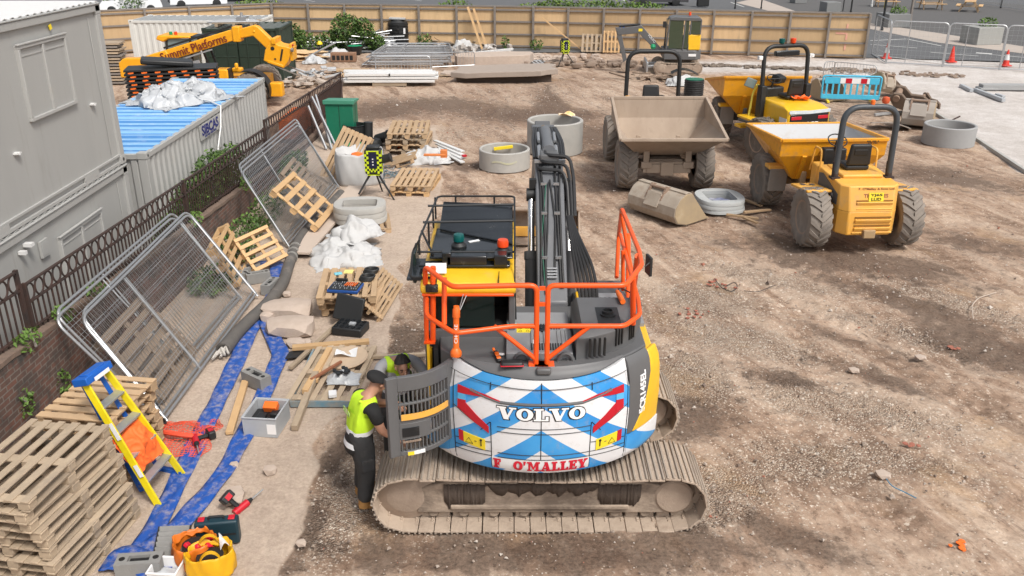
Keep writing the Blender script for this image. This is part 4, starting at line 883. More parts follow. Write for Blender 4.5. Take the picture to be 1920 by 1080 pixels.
# ================================================================ dumpers
def tyre_mesh(r,w,lugs=20,seed=0):
    b=MB(); h=w/2
    b.lathe([(r*.56,-h*.80),(r*.62,-h*.95),(r*.80,-h*1.02),(r*.91,-h*.95),(r*.94,-h*.6),(r*.945,0),(r*.94,h*.6),(r*.91,h*.95),(r*.80,h*1.02),(r*.62,h*.95),(r*.56,h*.80)],36,axis='X')
    for s in(-1,1):
        for k in range(lugs):
            a0=2*PI*(k+(.5 if s>0 else 0))/lugs; P=[]
            n=5
            vs=[]
            for i in range(n):
                t=i/(n-1); x=s*h*(-.04+1.04*t); a=a0+ (.34*t)*(1); rr=r*(1.0 if t<.8 else .955); ri=r*(.92 if t<.8 else .84); wd=(.052+.02*t)
                for (rad,dd) in((ri,-wd*1.2),(rr,-wd),(rr,wd),(ri,wd*1.2)):
                    vs.append((x,rad*math.sin(a+dd),rad*math.cos(a+dd)))
            fs=[]
            for i in range(n-1):
                for j in range(3): fs.append((i*4+j,i*4+j+1,(i+1)*4+j+1,(i+1)*4+j))
            fs.append((0,1,2,3)); fs.append(tuple((n-1)*4+j for j in(3,2,1,0))); b.add(vs,fs)
    return b
def wheel(parent,c,r,w,side,mt=None,mr=None,flip=1,rz=0):
    b=tyre_mesh(r,w,18); 
    if flip<0: b.xf(Matrix.Rotation(PI,4,'Z'))
    o=b.build('wheel',mt or M_tyre,parent,ang=50,loc=c,rot=(0,0,rz))
    g=MB(); h=w/2; s=side
    g.lathe([(0,s*h*.25),(r*.2,s*h*.25),(r*.22,s*h*.5),(r*.30,s*h*.5),(r*.32,s*h*.2),(r*.46,s*h*.35),(r*.50,s*h*.78),(r*.58,s*h*.86),(r*.59,s*h*.7),(r*.5,s*h*.0),(r*.5,-s*h*.8)],28,axis='X')
    for k in range(8): a=2*PI*k/8; g.rod((s*h*.5,r*.26*math.sin(a),r*.26*math.cos(a)),(s*h*.56,r*.26*math.sin(a),r*.26*math.cos(a)),.018,6)
    g.build('rim',mr or M_rim,o); return o
def skip_part(parent,mo,mi,M,hb=2.0,zl=1.45,fl=2.45,w=1.2):
    b=MB(); V=[(-w,.1,hb),(w,.1,hb),(-w,.14,1.5),(w,.14,1.5),(-.72,.45,.9),(.72,.45,.9),(-.72,1.7,.9),(.72,1.7,.9),(-w*1.03,fl,zl),(w*1.03,fl,zl)]
    b.add(V,[(0,1,3,2),(2,3,5,4),(4,5,7,6),(6,7,9,8),(0,2,8),(2,4,6,8),(1,9,3),(3,9,7,5)])
    # outward orientation check
    o=b.xf(M).build('skip',[mo,mi],parent,smooth=False)
    import bmesh
    bm=bmesh.new(); bm.from_mesh(o.data); bmesh.ops.recalc_face_normals(bm,faces=bm.faces[:]); 
    f0=[f for f in bm.faces if len(f.verts)==4][2]
    bm.faces.ensure_lookup_table(); f0=bm.faces[2]
    if f0.normal.z>0: bmesh.ops.reverse_faces(bm,faces=bm.faces[:])
    bm.to_mesh(o.data); bm.free()
    md=o.modifiers.new('thick','SOLIDIFY'); md.thickness=.035; md.offset=-1; md.material_offset=1; md.material_offset_rim=0
    g=MB(); rim=[(-w,.1,hb),(w,.1,hb),(w*1.03,fl,zl),(-w*1.03,fl,zl)]
    for a,c in zip(rim,rim[1:]+rim[:1]): g.beam(a,c,.075,.075)
    g.xf(M).build('rim_bar',mo,o,bevel=.012)
    g=MB()
    for x in(-.62,.62): g.beam((x,.40,.93),(x,.12,1.5),.10,.05,up=(0,1,0)); 
    g.bx(-.3,.3,.06,.12,1.52,1.62); g.xf(M).build('back_rib',mo,o)
    return o
def dumper(name,label,loc,rz,art,P):
    t=thing(name,label,'dumper',loc,rz); Mf=Matrix.Rotation(art,4,'Z')
    body,skm,ski,chs=P['body'],P['skip'],P['inner'],P['chassis']
    r,w,wb,tk=.62,.46,1.45,.95
    # front frame
    b=MB(); b.bx(-.42,.42,.15,1.75,.62,.80); b.bx(-.95,.95,1.33,1.57,.52,.72); b.bx(-.5,.5,1.75,1.95,.50,.72); b.bx(-.16,.16,1.95,2.0,.45,.78)
    for x in(-.52,.52): b.bx(x-.075,x+.075,1.78,1.93,.5,1.25); b.beam((x,.35,.75),(x,.35,1.1),.12,.12); b.bx(x-.13,x+.13,1.74,1.97,.62,.78)
    b.bx(-.5,.5,1.80,1.9,.68,.78)
    b.xf(Mf).build('front_frame',chs,t,bevel=.015)
    for s in(-1,1):
        c=Mf@Vector((s*tk,wb,r)); wheel(t,c,r,w,s,P.get('tyre'),None,1 if P.get('tf',1)>0 else -1,art)
    skip_part(t,skm,ski,Mf,**P.get('skipkw',{}))
    if P.get('flaps'):
        for s in(-1,1):
            b=MB(); b.box((s*tk,.72,.80),(.42,.03,.55),(.15,0,0)); b.xf(Mf).build('mud_flap',mat('grey_flap',(.28,.26,.235),.7,dirt=.3),t,bevel=.01); b=MB(); b.bx(s*tk-.24,s*tk+.24,.68,1.0,1.06,1.14); b.xf(Mf).build('flap_bracket',body,t,bevel=.01)
    # rear frame
    b=MB(); b.bx(-.32,.32,-2.0,.1,.5,.85); b.bx(-.9,.9,-wb-.12,-wb+.12,.5,.74); b.rod((0,.05,.5),(0,.05,.95),.12,12); b.rod((-.35,-.2,.75),(-.5,.6,.75),.05,8); b.bx(-.12,.12,-2.18,-2.0,.38,.55)
    b.build('rear_frame',chs,t,bevel=.015)
    for s in(-1,1): wheel(t,(s*tk,-wb,r),r,w,s,P.get('tyre'))
    return t,Mf
def rollbar(t,y,z0,z1,hw,r,m,lean=0,name='roll_bar',rust=None):
    b=MB(); b.tube(fillet([(-hw,y,z0),(-hw*.97,y+lean,z1),(hw*.97,y+lean,z1),(hw,y,z0)],.34,7),r,12); o=b.build(name,m,t)
    for s in(-1,1):
        g=MB(); g.bx(s*hw-.09,s*hw+.09,y-.09,y+.09,z0-.02,z0+.02); g.rod((s*hw,y,z0),(s*hw,y+.02,z0+.32),r*1.02+.004,12); g.build('bar_foot',rust or m,o)
    return o
def seat(t,c,rz=0,face=1):
    b=MB(); x,y,z=c; b.box((x,y,z+.06),(.5,.48,.12)); s=b.build('seat',M_blk,t,bevel=.05,seg=3)
    b=MB(); b.box((x,y-.24*face,z+.34),(.5,.10,.46),(.12*face,0,0),tx=.85); b.build('seat_back',M_blk,s,bevel=.045,seg=3); b=MB(); b.box((x,y-.30*face,z+.40),(.28,.02,.12),(.12*face,0,0)); b.build('back_slot',M_txtblk,s,bevel=.02); return s
def steering(t,c,tilt=.5):
    x,y,z=c; b=MB(); b.tube([(x+.2*math.cos(a),y+.2*math.sin(a)*math.cos(tilt),z+.2*math.sin(a)*math.sin(tilt)) for a in np.linspace(0,2*PI,21)[:-1]],.014,6,closed=True)
    b.tube([(x-.2,y,z),(x+.2,y,z)],.012,6); b.rod((x,y,z),(x,y+.15,z-.45),.035,8); b.build('steering_wheel',M_blk,t)
# --- muddy dumper facing the camera
PD=dict(body=M_org,skip=M_skip,inner=M_skip,chassis=M_skip,tf=-1)
d1,_=dumper('dumper','muddy front tip dumper facing the camera with empty dirt caked skip',(3.84,23.25,0),R(181),R(-1),dict(PD,skipkw=dict(hb=2.02,zl=1.5,fl=2.65,w=1.23)))
b=MB(); b.bx(-.62,.62,-2.0,-.55,.85,1.52); b.bx(-.9,.9,-1.0,-.5,1.1,1.3); b.build('engine_hood',M_org,d1,bevel=.04)
b=MB(); b.bx(-.98,-.66,-1.2,-.6,1.55,1.75); b.bx(.62,.75,-.9,-.7,1.5,1.9); b.build('side_box',M_org,d1,bevel=.02)
rollbar(d1,-1.0,1.45,3.05,.72,.058,M_blk); seat(d1,(0,-.95,1.56)); steering(d1,(-.06,-.45,1.92))
# --- yellow dumper with arch, near
PD2=dict(body=M_yelD,skip=M_org,inner=mat('scuffed_grey_lining',(.46,.47,.48),.6,col2=(.38,.39,.4),scale=3,dirt=.3,dscale=3,dirtcol=(.36,.29,.23)),chassis=mat('muddy_chassis',(.36,.27,.18),.9,col2=(.45,.25,.06),scale=2),flaps=True)
d2,_=dumper('dumper','faded yellow dumper with number plate on its louvred tail, nearest of the dumpers',(7.08,18.95,0),R(3),R(0),dict(PD2,skipkw=dict(hb=1.86,zl=1.70,fl=2.5,w=1.18)))
b=MB(); x=.60
b.prism([(-x,-1.88),(-x+.16,-2.08),(x-.16,-2.08),(x,-1.88),(x,-.55),(-x,-.55)],.42,.92,axis='Z')
vs=[(-x,-1.88,.92),(-x+.16,-2.08,.92),(x-.16,-2.08,.92),(x,-1.88,.92),(x,-.55,.92),(-x,-.55,.92),(-x,-1.84,1.42),(-x+.14,-1.98,1.42),(x-.14,-1.98,1.42),(x,-1.84,1.42),(x,-.55,1.5),(-x,-.55,1.5)]
b.add(vs,[(i,(i+1)%6,6+(i+1)%6,6+i) for i in range(6)]+[tuple(range(6,12))])
hd=b.build('engine_hood',M_yelD,d2,bevel=.025)
b=MB(); b.bx(-.42,.42,-1.5,-.6,1.44,1.52); b.prism([(-.62,-.62),(-.5,-.62),(-.35,-.3),(-.62,-.3)],1.0,1.5,axis='Z'); b.build('seat_deck',M_yelD,d2,bevel=.03)
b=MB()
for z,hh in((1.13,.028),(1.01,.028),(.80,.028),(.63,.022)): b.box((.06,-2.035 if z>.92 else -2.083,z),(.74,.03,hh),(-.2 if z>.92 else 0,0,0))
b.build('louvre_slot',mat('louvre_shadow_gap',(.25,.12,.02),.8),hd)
b=MB()
for z in(1.08,.95,.73,.56): b.box((.06,-2.055 if z>.92 else -2.10,z),(.74,.035,.07),(.35,0,0))
b.bx(-.34,.48,-2.10,-2.08,.46,.50); b.build('louvre_slat',M_yelD,hd,bevel=.01)
fp=plane_fn((.08,-2.03,1.205),(1,0,0),(0,.19,1)); b=MB(); P=[fp(a,c,0.0) for a,c in((-.15,-.085),(.15,-.085),(.15,.085),(-.15,.085))]; b.add(P+[p+Vector((0,-.012,0)) for p in P],[(0,1,2,3),(7,6,5,4),(0,4,5,1),(1,5,6,2),(2,6,7,3),(3,7,4,0)]); pl=b.build('number_plate',M_lab,hd,smooth=False)
fq=plane_fn((.08,-2.044,1.205),(1,0,0),(0,.19,1))
letters("YJ65",.062,lambda u,v,w:fq(u,v+.04,w),'plate_lettering',M_txtblk,pl,width=.24,bold=.02); letters("LUD",.062,lambda u,v,w:fq(u,v-.04,w),'plate_lettering',M_txtblk,pl,width=.2,bold=.02)
fo=plane_fn((.09,-1.985,1.36),(1,0,0),(0,.19,1)); letters("F. O'Malley & Sons Ltd.",.06,lambda u,v,w:fo(u,v-.0,w+.012),'owner_lettering',mat('brown_lettering',(.30,.10,.03),.6),hd,width=.74,bold=.01)
fr2=plane_fn((.08,-2.012,1.225),(1,0,0),(0,.19,1)); letters("THWAITES",.075,lambda u,v,w:fr2(u,v,w+.004),'maker_lettering',mat('rust_red_lettering',(.22,.05,.03),.6),hd,width=.50,bold=.03)
b=MB(); b.prism([(-1.78,.98),(-.75,1.0),(-.75,1.38),(-.95,1.42),(-1.78,1.2)],-x-.012,-x+.01,axis='X'); dp=b.build('side_decal',M_grey,hd)
letters("6 TONNE",.07,plane_fn((-x-.013,-1.35,1.13),(0,-1,0),(0,0,1)),'decal_lettering',M_txtwht,dp,width=.45,bold=.02)
for s in(-1,1):
    b=MB(); b.box((s*.90,-1.12,1.15),(.52,.95,.05),(-.12,0,0)); b.box((s*.90,-1.55,1.06),(.50,.03,.10)); fd=b.build('fender_step',M_yelD,d2,bevel=.012)
    b=MB()
    for yy,xx in((-1.35,.02),(-.85,-.08),(-.9,.1)): b.box((s*.9+xx,yy,1.185+yy*.0-(yy+1.12)*-.12*-1),(.2,.07,.012) if yy<-1 else (.08,.14,.012),(-.12,0,0))
    b.build('grip_pad',M_grey,fd)
    b=MB(); b.tube(fillet([(s*.60,-.75,1.2),(s*.60,-.70,1.85),(s*.60,-.35,1.85),(s*.62,-.25,1.3)],.09),.02,8); b.build('grab_rail',M_yelD,d2)
M_rbar=mat('slate_roll_bar',(.055,.065,.075),.45,dirt=.15)
rollbar(d2,-1.42,1.45,2.88,.56,.062,M_rbar,rust=M_rust); seat(d2,(.0,-.95,1.52)); steering(d2,(-.12,-.3,1.95)); 
b=MB(); b.bx(-.35,.15,-.25,-.02,1.0,1.75); b.build('dash_console',M_blk,d2,bevel=.03)
b=MB(); b.lathe([(.0,0),(.04,0),(.045,.05),(.04,.09),(0,.1)],12,(.0,-1.42,2.93)); b.build('beacon',M_orgpl,d2)
fb=plane_fn((.82,.10,1.8),(1,0,0),(0,0,1)); b=MB()
for i in range(9):
    for j in range(2): 
        if (i*7+j*3)%4: b.add([fb(i*.03-.12+a,j*.04-.02+c,.045) for a,c in((0,0),(.02,0),(.02,.03),(0,.03))],[(0,1,2,3)])
b.build('stencil_lettering',M_txtblk,d2,smooth=False)
# --- articulated yellow and black dumper behind it
PD3=dict(body=M_yel,skip=M_org,inner=M_skip,chassis=M_grey,tyre=mat('grey_brown_tyre',(.16,.14,.12),.95,col2=(.09,.08,.072),dirt=.35,dirtcol=(.30,.24,.19)),flaps=True)
d3,Mf=dumper('dumper','bright yellow dumper with black roll bar, beacons and an orange cloth on its bonnet',(7.5,26.1,0),R(17),R(-17),dict(PD3,skipkw=dict(hb=2.05,zl=1.6,fl=2.5,w=1.26)))
b=MB(); x=.66; vs=[(-x,-2.15,.75),(x,-2.15,.75),(x,-.5,.75),(-x,-.5,.75),(-x,-2.15,1.50),(x,-2.15,1.50),(x,-.5,1.5),(-x,-.5,1.5),(-x+.06,-1.75,1.62),(x-.06,-1.75,1.62),(x-.06,-.75,1.65),(-x+.06,-.75,1.65)]
b.add(vs,[(3,2,1,0),(0,1,5,4),(1,2,6,5),(2,3,7,6),(3,0,4,7),(4,5,9,8),(5,6,10,9),(6,7,11,10),(7,4,8,11),(8,9,10,11)]); hd=b.build('engine_hood',M_yel,d3,bevel=.05,seg=3)
b=MB(); b.bx(-x+.05,x-.05,-2.17,-2.12,.85,1.43); rp=b.build('rear_panel',M_gloss,hd,bevel=.02)
b=MB()
for s in(-1,1): b.box((s*.42,-2.175,1.32),(.32,.02,.09))
b.build('tail_light',M_red,rp,bevel=.008)
b=MB(); b.slab(lambda a,c:(-x+.02+(2*x-.04)*a,-2.15-.012,1.42+.09*c+.05*abs(a-.5)),8,1,.012); b.build('chequer_strip',mat('pale_chequer_tape',(.45,.58,.66),.5,col2=(.75,.75,.74),scale=9,amt=1),hd)
letters("JCB",.13,plane_fn((.08,-2.172,1.14),(1,0,0),(0,0,1)),'maker_lettering',M_txtwht,rp,width=.42,bold=.04,shear=.2)
b=MB(); b.slab(lambda a,c:(-x-.012,-2.1+.35*c,.8+.5*a),1,1,.008); b.build('white_corner_tape',M_labw,hd)
for s in(-1,1):
    b=MB(); b.bx(s*.66,s*1.15,-1.5,-.35,1.05,1.12); b.bx(s*.66,s*1.0,-.35,.0,.7,.78); b.build('fender_step',M_yel,d3,bevel=.015)
    b=MB(); b.tube(fillet([(s*.9,-.55,1.1),(s*.80,-.5,1.75),(s*.72,-.6,2.0)],.1),.025,8); b.tube(fillet([(s*.75,-.35,1.1),(s*.68,-.3,1.7),(s*.66,-.45,1.95)],.1),.025,8); b.build('grab_rail',mat('pale_yellow_rail',(.85,.75,.12),.4),d3)
    b=MB(); b.bx(s*.72-.08,s*.72+.08,-.95,-.7,.9,2.0); b.build('bar_post',M_blk,d3,bevel=.02)
o=rollbar(d3,-.82,1.7,3.05,.72,.06,M_blk,lean=.1); b=MB(); b.bx(-.38,.38,-.82,-.68,2.78,2.92); b.build('light_bar',M_gloss,o,bevel=.02)
for s,m in((-.18,MATS['beacon_green']),(.18,MATS['beacon_orange'])): b=MB(); b.lathe([(.07,0),(.085,.05),(.08,.13),(0,.14)],14,(s,-.72,3.12)); b.build('beacon',m,o)
for s in(-1,1): b=MB(); b.box((s*.82,-.72,2.75),(.12,.1,.1)); b.box((s*.85,-.78,2.75),(.07,.02,.07)); b.build('work_lamp',M_labw if s>0 else M_labw,o)
b=MB(); b.box((-.98,-.62,2.05),(.34,.04,.26),(.2,.35,0)); b.build('side_mirror',M_pglass,o,bevel=.02)
s_=seat(d3,(.05,-1.05,1.66)); steering(d3,(-.12,-.45,2.1)); b=MB(); b.bx(-.3,.3,-.4,-.1,1.0,1.85); b.box((.2,-.2,2.05),(.35,.3,.2),(.3,0,.3)); b.build('dash_console',M_blk,d3,bevel=.05)
b=MB(); b.slab(lambda a,c:(-.05+.5*a+.05*math.sin(9*c),-1.5+.35*c+.06*math.sin(7*a),1.68+.06*abs(math.sin(8*a+3*c))+.03*math.cos(11*c)),12,8,.015)
jk=b.build('orange_cloth',M_jack); jk.parent=None; jk.matrix_world=Matrix.Translation((7.5,26.1,0))@Matrix.Rotation(R(17),4,'Z'); tag(jk,'crumpled orange hi-vis cloth on the yellow dumper bonnet','cloth')
# ================================================================ mini excavator by the hoarding
mx=thing('mini_excavator','small yellow and black mini excavator with glazed cab parked in front of the hoarding','mini excavator',G(1268,134),rz=R(-4)); mx.scale=(.92,)*3
for yc in(-.72,.72): crawler(mx,yc,.4,-.85,.85,.27,34,M_shoe,M_mud,yout=-1,name_i=5+int(yc*10))
b=MB(); b.bx(-.6,.6,-.5,.5,.3,.55); b.lathe([(.4,.5),(.4,.66)],20); b.build('undercarriage',M_mud,mx)
b=MB(); b.bx(-1.55,-1.45,-.95,.95,.1,.55); b.beam((-1.5,-.5,.3),(-.6,-.4,.35),.12,.12); b.beam((-1.5,.5,.3),(-.6,.4,.35),.12,.12); b.build('dozer_blade',M_steel,mx,bevel=.02)
b=MB(); b.prism([(-.75,-.85),(.75,-.85),(1.05,-.5),(1.05,.5),(.75,.85),(-.75,.85)],.66,1.12,axis='Z'); b.build('lower_body',M_grey,mx,bevel=.05); b=MB(); b.box((.6,-.86,.9),(.36,.012,.12)); b.build('model_plate',M_labw,mx)
b=MB(); b.prism([(.35,-.86),(.95,-.78),(1.0,.6),(.4,.8)],1.12,1.85,axis='Z'); b.build('engine_cover',M_yel,mx,bevel=.05)
cbm=MB()
for x in(-.62,.12,.38): cbm.beam((x-(.04 if x<0 else 0),-.82,1.1),(x+.08,-.80,2.5),.07,.07); cbm.beam((x-(.04 if x<0 else 0),.2,1.1),(x+.08,.2,2.5),.07,.07)
cbm.prism([(-.56,2.48),(-.5,2.58),(-.3,2.64),(.85,2.62),(.95,2.52),(.93,2.46)],-.86,.26,axis='X' if False else 'Y'); cbm.beam((.9,-.8,1.85),(.92,-.8,2.5),.07,.07); cbm.beam((.9,.2,1.85),(.92,.2,2.5),.07,.07); cbm.bx(-.66,.4,-.83,.22,1.08,1.16)
cbo=cbm.build('cab',M_grey,mx,bevel=.02)
b=MB(); b.bx(-.55,.1,-.835,-.825,1.2,2.48); b.bx(.18,.36,-.835,-.825,1.2,2.48); b.bx(.45,.88,-.835,-.825,1.86,2.46); b.bx(-.63,-.62,-.75,.15,1.2,2.48); b.build('window',mat('olive_glass',(.07,.085,.055),.1),cbo)
b=MB(); b.bx(-.1,.35,-.5,.0,1.2,1.75); b.build('seat',M_blk,cbo,bevel=.05)
b=MB(); b.lathe([(.06,0),(.06,.12),(.05,.16),(0,.17)],12,(.42,-.3,2.66)); b.build('beacon',MATS['beacon_orange'],cbo)
b=MB(); b.rod((-.72,-.8,1.2),(-.72,-.85,2.4),.03,8); b.box((-.8,-.85,2.3),(.14,.06,.28)); b.build('side_mirror',M_blk,cbo)
b=MB(); b.prism([(-.75,1.05),(-.85,.95),(-1.0,.95),(-1.95,1.85),(-2.95,1.75),(-3.02,1.95),(-2.9,2.05),(-1.85,2.22)],-.5,-.3,axis='Y'); bo=b.build('boom',M_grey,mx,bevel=.02)
letters("VOLVO",.12,plane_fn((-1.35,-.502,1.55),(-.62,0,.70),(-.7,0,-.62)) if False else plane_fn((-1.32,-.502,1.62),(.68,0,-.73),(.73,0,.68)),'maker_lettering',M_txtwht,bo,width=.5); b=MB(); b.box((-1.88,-.505,2.0),(.18,.012,.12)); b.build('yellow_label',M_lab,bo)
b=MB(); b.lathe([(0,-.13),(.09,-.1),(.13,0),(.09,.1),(0,.13)],14,(-1.25,-.6,1.25)); b.build('green_ball',mat('bright_green_plastic',(.01,.30,.13),.4),bo)
b=MB(); b.rod((-1.0,-.4,1.0),(-1.7,-.4,1.7),.055,10); b.rod((-1.9,-.4,2.25),(-2.9,-.4,2.15),.05,10); b.build('boom_cylinder',M_blk,bo)
b=MB(); b.prism([(-3.08,2.1),(-2.85,2.1),(-2.45,.6),(-2.62,.5)],-.48,-.32,axis='Y'); b.build('arm',M_grey,mx,bevel=.015)
b=MB(); b.slab(lambda a,c:(-2.55-.22*math.sin(PI*c*1.1)+.1*c,-.75+.7*a,.52-.5*c),2,8,.03); b.prism([(-2.7,.5),(-2.4,.55),(-2.4,.05),(-2.75,.1)],-.74,-.72,axis='Y'); b.build('bucket',M_mud,mx)
# ================================================================ telehandler behind the blue-roofed container
M_yelT=mat('telehandler_yellow',(.88,.40,.012),.4,dirt=.2,dscale=2,dirtcol=(.5,.3,.12))
th=thing('telehandler','yellow telehandler with long boom standing behind the blue roofed container','telehandler',(-11.0,33.2,0),rz=R(0))
b=MB(); b.bx(-2.6,2.0,-.6,.6,.55,1.0); b.bx(-2.9,-1.2,-.75,.75,.6,1.25); b.build('chassis',M_yelT,th,bevel=.05)
for x in(-1.7,1.55):
    for y in(-.95,.95): 
        w_=wheel(th,(x,y,.62),.62,.42,(1 if y>0 else -1),M_tyre); w_.rotation_euler=(0,0,R(90))
b=MB(); b.lathe([(.70,-.25),(.72,-.25),(.72,.25),(.70,.25)],20,(1.55,-.95,.62),'Y',a0=-.35,a1=1.9); b.bx(.4,.85,-1.0,-.55,.75,1.35); b.build('mudguard',M_blk,th)
b=MB(); b.bx(.35,.8,-1.05,-.5,.8,1.35); b.bx(.85,1.2,-.7,-.4,1.2,1.35); b.box((1.1,-.9,1.45),(.12,.12,.22)); b.bx(2.2,2.65,-.9,-.5,.35,.85); b.build('side_bodywork',M_yelT,th,bevel=.04)
c=MB()
for x,x2 in((-1.75,-1.6),(-.75,-.75),(-.1,-.45)):
    for y in(.0,.8): c.beam((x,y,1.0),(x2,y,2.32),.07,.07)
c.bx(-1.8,-.0,.0,.8,.95,1.1); co=c.build('cab',M_blk,th)
b=MB(); b.bx(-1.70,-.78,-.01,.0,1.3,2.3); b.bx(-.72,-.42,-.01,.0,1.3,2.3); b.bx(-1.72,-1.70,.05,.75,1.3,2.3); b.build('window',M_pglass,co)
b=MB(); b.prism([(-1.98,2.28),(-1.9,2.42),(-.75,2.40),(-.7,2.32),(-1.5,2.30),(-1.72,2.18)],-.1,.9,axis='Y'); b.build('cab_roof',M_yelT,co,bevel=.04)
b=MB(); b.bx(-.75,.0,.0,.8,2.30,2.38); b.bx(-.3,.15,.1,.3,2.3,2.4); b.build('roof_rack',M_blk,co)
for xx,m in((-1.5,MATS['bright_green_plastic']),(-1.32,MATS['beacon_orange'])): b=MB(); b.lathe([(.06,0),(.06,.1),(0,.11)],10,(xx,.2,2.42)); b.build('beacon',m,co)
# boom: from rear pivot up to the right
bo=MB(); A=Vector((-2.7,-.35,1.42)); B=Vector((1.02,-.35,2.50)); d=(B-A).normalized(); 
bo.beam(A+d*.1,B,.34,.38); bo.prism([(-3.28,.98),(-2.85,.98),(-2.55,1.22),(-1.3,1.55),(-1.5,1.95),(-2.1,1.80),(-2.3,1.68),(-3.1,1.66),(-3.28,1.5)],-.55,-.15,axis='Y'); bmo=bo.build('boom',M_yelT,th,bevel=.03)
b=MB(); b.beam(A+Vector((1.1,0,.60)),B+Vector((-.1,0,.27)),.2,.07); b.build('boom_hose_cover',M_blk,bmo); b=MB(); b.beam(A+Vector((.6,-.19,-.12)),A+d*3+Vector((0,-.19,-.27)),.02,.05) ; b.beam(Vector((-2.3,-.6,1.15)),Vector((-.3,-.6,1.55)),.05,.16); b.build('boom_rail',M_grey2,bmo)
letters("Summit Platforms",.30,plane_fn((-.48,-.562,2.055),(d.x,0,d.z),(-d.z,0,d.x)),'hire_lettering',mat('dark_red_lettering',(.16,.012,.012),.6),bmo,width=2.55,bold=.012)
b=MB(); b.bx(.98,1.25,-.58,-.12,2.25,2.78); b.prism([(1.1,2.65),(1.75,2.82),(1.9,2.78),(2.7,1.95),(2.45,1.68),(1.7,2.45),(1.15,2.35)],-.5,-.2,axis='Y'); b.rod((1.75,-.52,2.6),(1.75,-.18,2.6),.05,10); b.build('boom_nose',M_yelT,bmo,bevel=.03)
b=MB(); b.prism([(2.15,2.0),(2.4,2.32),(2.65,2.15),(2.9,2.1),(3.12,2.05),(2.95,1.62),(2.75,1.35),(2.05,1.62)],-.75,.05,axis='Y'); b.bx(2.4,2.55,-.8,.1,2.2,2.4); b.beam((2.2,-.78,1.6),(2.75,-.78,1.42),.04,.1); b.bx(3.0,3.1,-.7,0,1.6,2.2); cg=b.build('fork_carriage',M_yelT,bmo,bevel=.03)
b=MB(); b.beam((2.3,-.75,1.5),(3.3,-.75,1.08),.04,.04); b.beam((2.3,0,1.5),(3.3,0,1.08),.04,.04); b.rod((3.08,-.76,2.0),(3.16,-.76,2.0),.07,8); b.build('fork_tine',M_post,cg)
b=MB()
b.box((2.72,-.76,1.82),(.06,.02,.42),(0,.25,0)); b.rod((2.42,-.765,2.05),(2.42,-.755,2.05),.07,12); b.rod((2.48,-.765,1.68),(2.48,-.755,1.68),.035,10)
b.build('carriage_slot',M_txtblk,cg); b=MB(); b.lathe([(0,0),(.045,.02),(.06,.06),(0,.08)],10,(3.1,-.6,2.1)); b.build('red_knob',M_red,cg)
# ================================================================ site cabins and containers
def cabin(name,label,z0,z1,wins,roofm,base):
    xf,xb,y0,y1=-6.78,-9.3,4.6,15.1
    t=thing(name,label,'portable cabin',(xf,y0,z0)); L_=y1-y0; h=z1-z0; w=xf-xb
    b=MB(); b.bx(-w,-.03,.03,L_-.03,.16,h-.12); bd=b.build('wall',M_cabin,t)
    b=MB(); b.bx(-w-.02,.02,0,L_,h-.13,h-.02); b.bx(-w-.01,.035,-.01,L_+.01,h-.02,h+.01); b.build('roof_edge',M_cabin,t,bevel=.012)
    b=MB(); b.bx(-.05,.0,0,L_,.0,.05); b.bx(-.05,.0,0,L_,.13,.17); b.bx(-.06,-.045,0,L_,.05,.13)
    for yy in np.arange(.6,L_,2.8): b.bx(-.05,.0,yy,yy+.5,.05,.13)
    b.build('base_beam',M_contG,t,bevel=.004)
    b=MB(); 
    for yy in(0,L_-.15): b.bx(-.14,.015,yy,yy+.15,.0,h-.1); b.bx(-.17,.02,yy-.01,yy+.17,.0,.14); b.bx(-.17,.02,yy-.01,yy+.17,h-.16,h+.012)
    b.bx(-.02,-.012,L_-.42,L_-.40,.2,h-.2) 
    b.build('corner_post',M_contG,t,bevel=.008)
    b=MB()
    for yy in(L_-.075,): b.rod((.0,yy,.07),(.024,yy,.07),.03,10)
    b.build('casting_hole',M_txtblk,t)
    b=MB(); b.slab(lambda a,c:(-w+w*c,L_*a,h+.02+.012*math.sin(a*L_*2*PI/.2)),210,1,.012); b.build('roof',roofm,t)
    for (ya,yb,za,zb) in wins:
        ya-=y0;yb-=y0;za-=z0;zb-=z0
        b=MB(); b.bx(-.035,.03,ya,yb,zb-.05,zb); b.bx(-.035,.03,ya,yb,za,za+.05); b.bx(-.035,.03,ya,ya+.05,za+.05,zb-.05); b.bx(-.035,.03,yb-.05,yb,za+.05,zb-.05); m_=(ya+yb)/2; b.bx(-.035,.025,m_-.03,m_+.03,za+.05,zb-.05); b.bx(0,.045,ya-.02,yb+.02,zb,zb+.025)
        fr=b.build('window_frame',M_contG,t,bevel=.006)
        b=MB(); b.bx(-.03,-.005,ya+.05,m_-.03,za+.05,zb-.05); b.bx(-.03,-.005,m_+.03,yb-.05,za+.05,zb-.05); b.bx(-.006,.004,ya+.05,yb-.05,zb-.16,zb-.145); b.build('shutter',M_cabin,fr)
    return t,L_,h
up,Lu,hu=cabin('portable_cabin','grey steel site cabin stacked on top of another, closed shutter window',2.40,5.06,[(12.38,13.78,3.68,4.72)],M_white,True)
b=MB(); b.box((.0,13.42-4.6,4.86-2.4),(.012,.07,.07),(.3,0,0)); b.build('yellow_sticker',M_lab,up)
for (yy,zz) in ((14.25,3.55),(11.8,3.35)): b=MB(); b.bx(-.03,.03,yy-4.6,yy-4.48,zz-2.4,zz-2.38); b.bx(-.03,.045,yy-4.56,yy-4.53,zz-2.41,zz-2.37); b.build('bracket',M_white,up)
lo,_,_=cabin('portable_cabin','lower grey site cabin at ground level behind the iron railings',-.25,2.36,[(12.45,13.88,.75,1.92)],M_cabin,False)
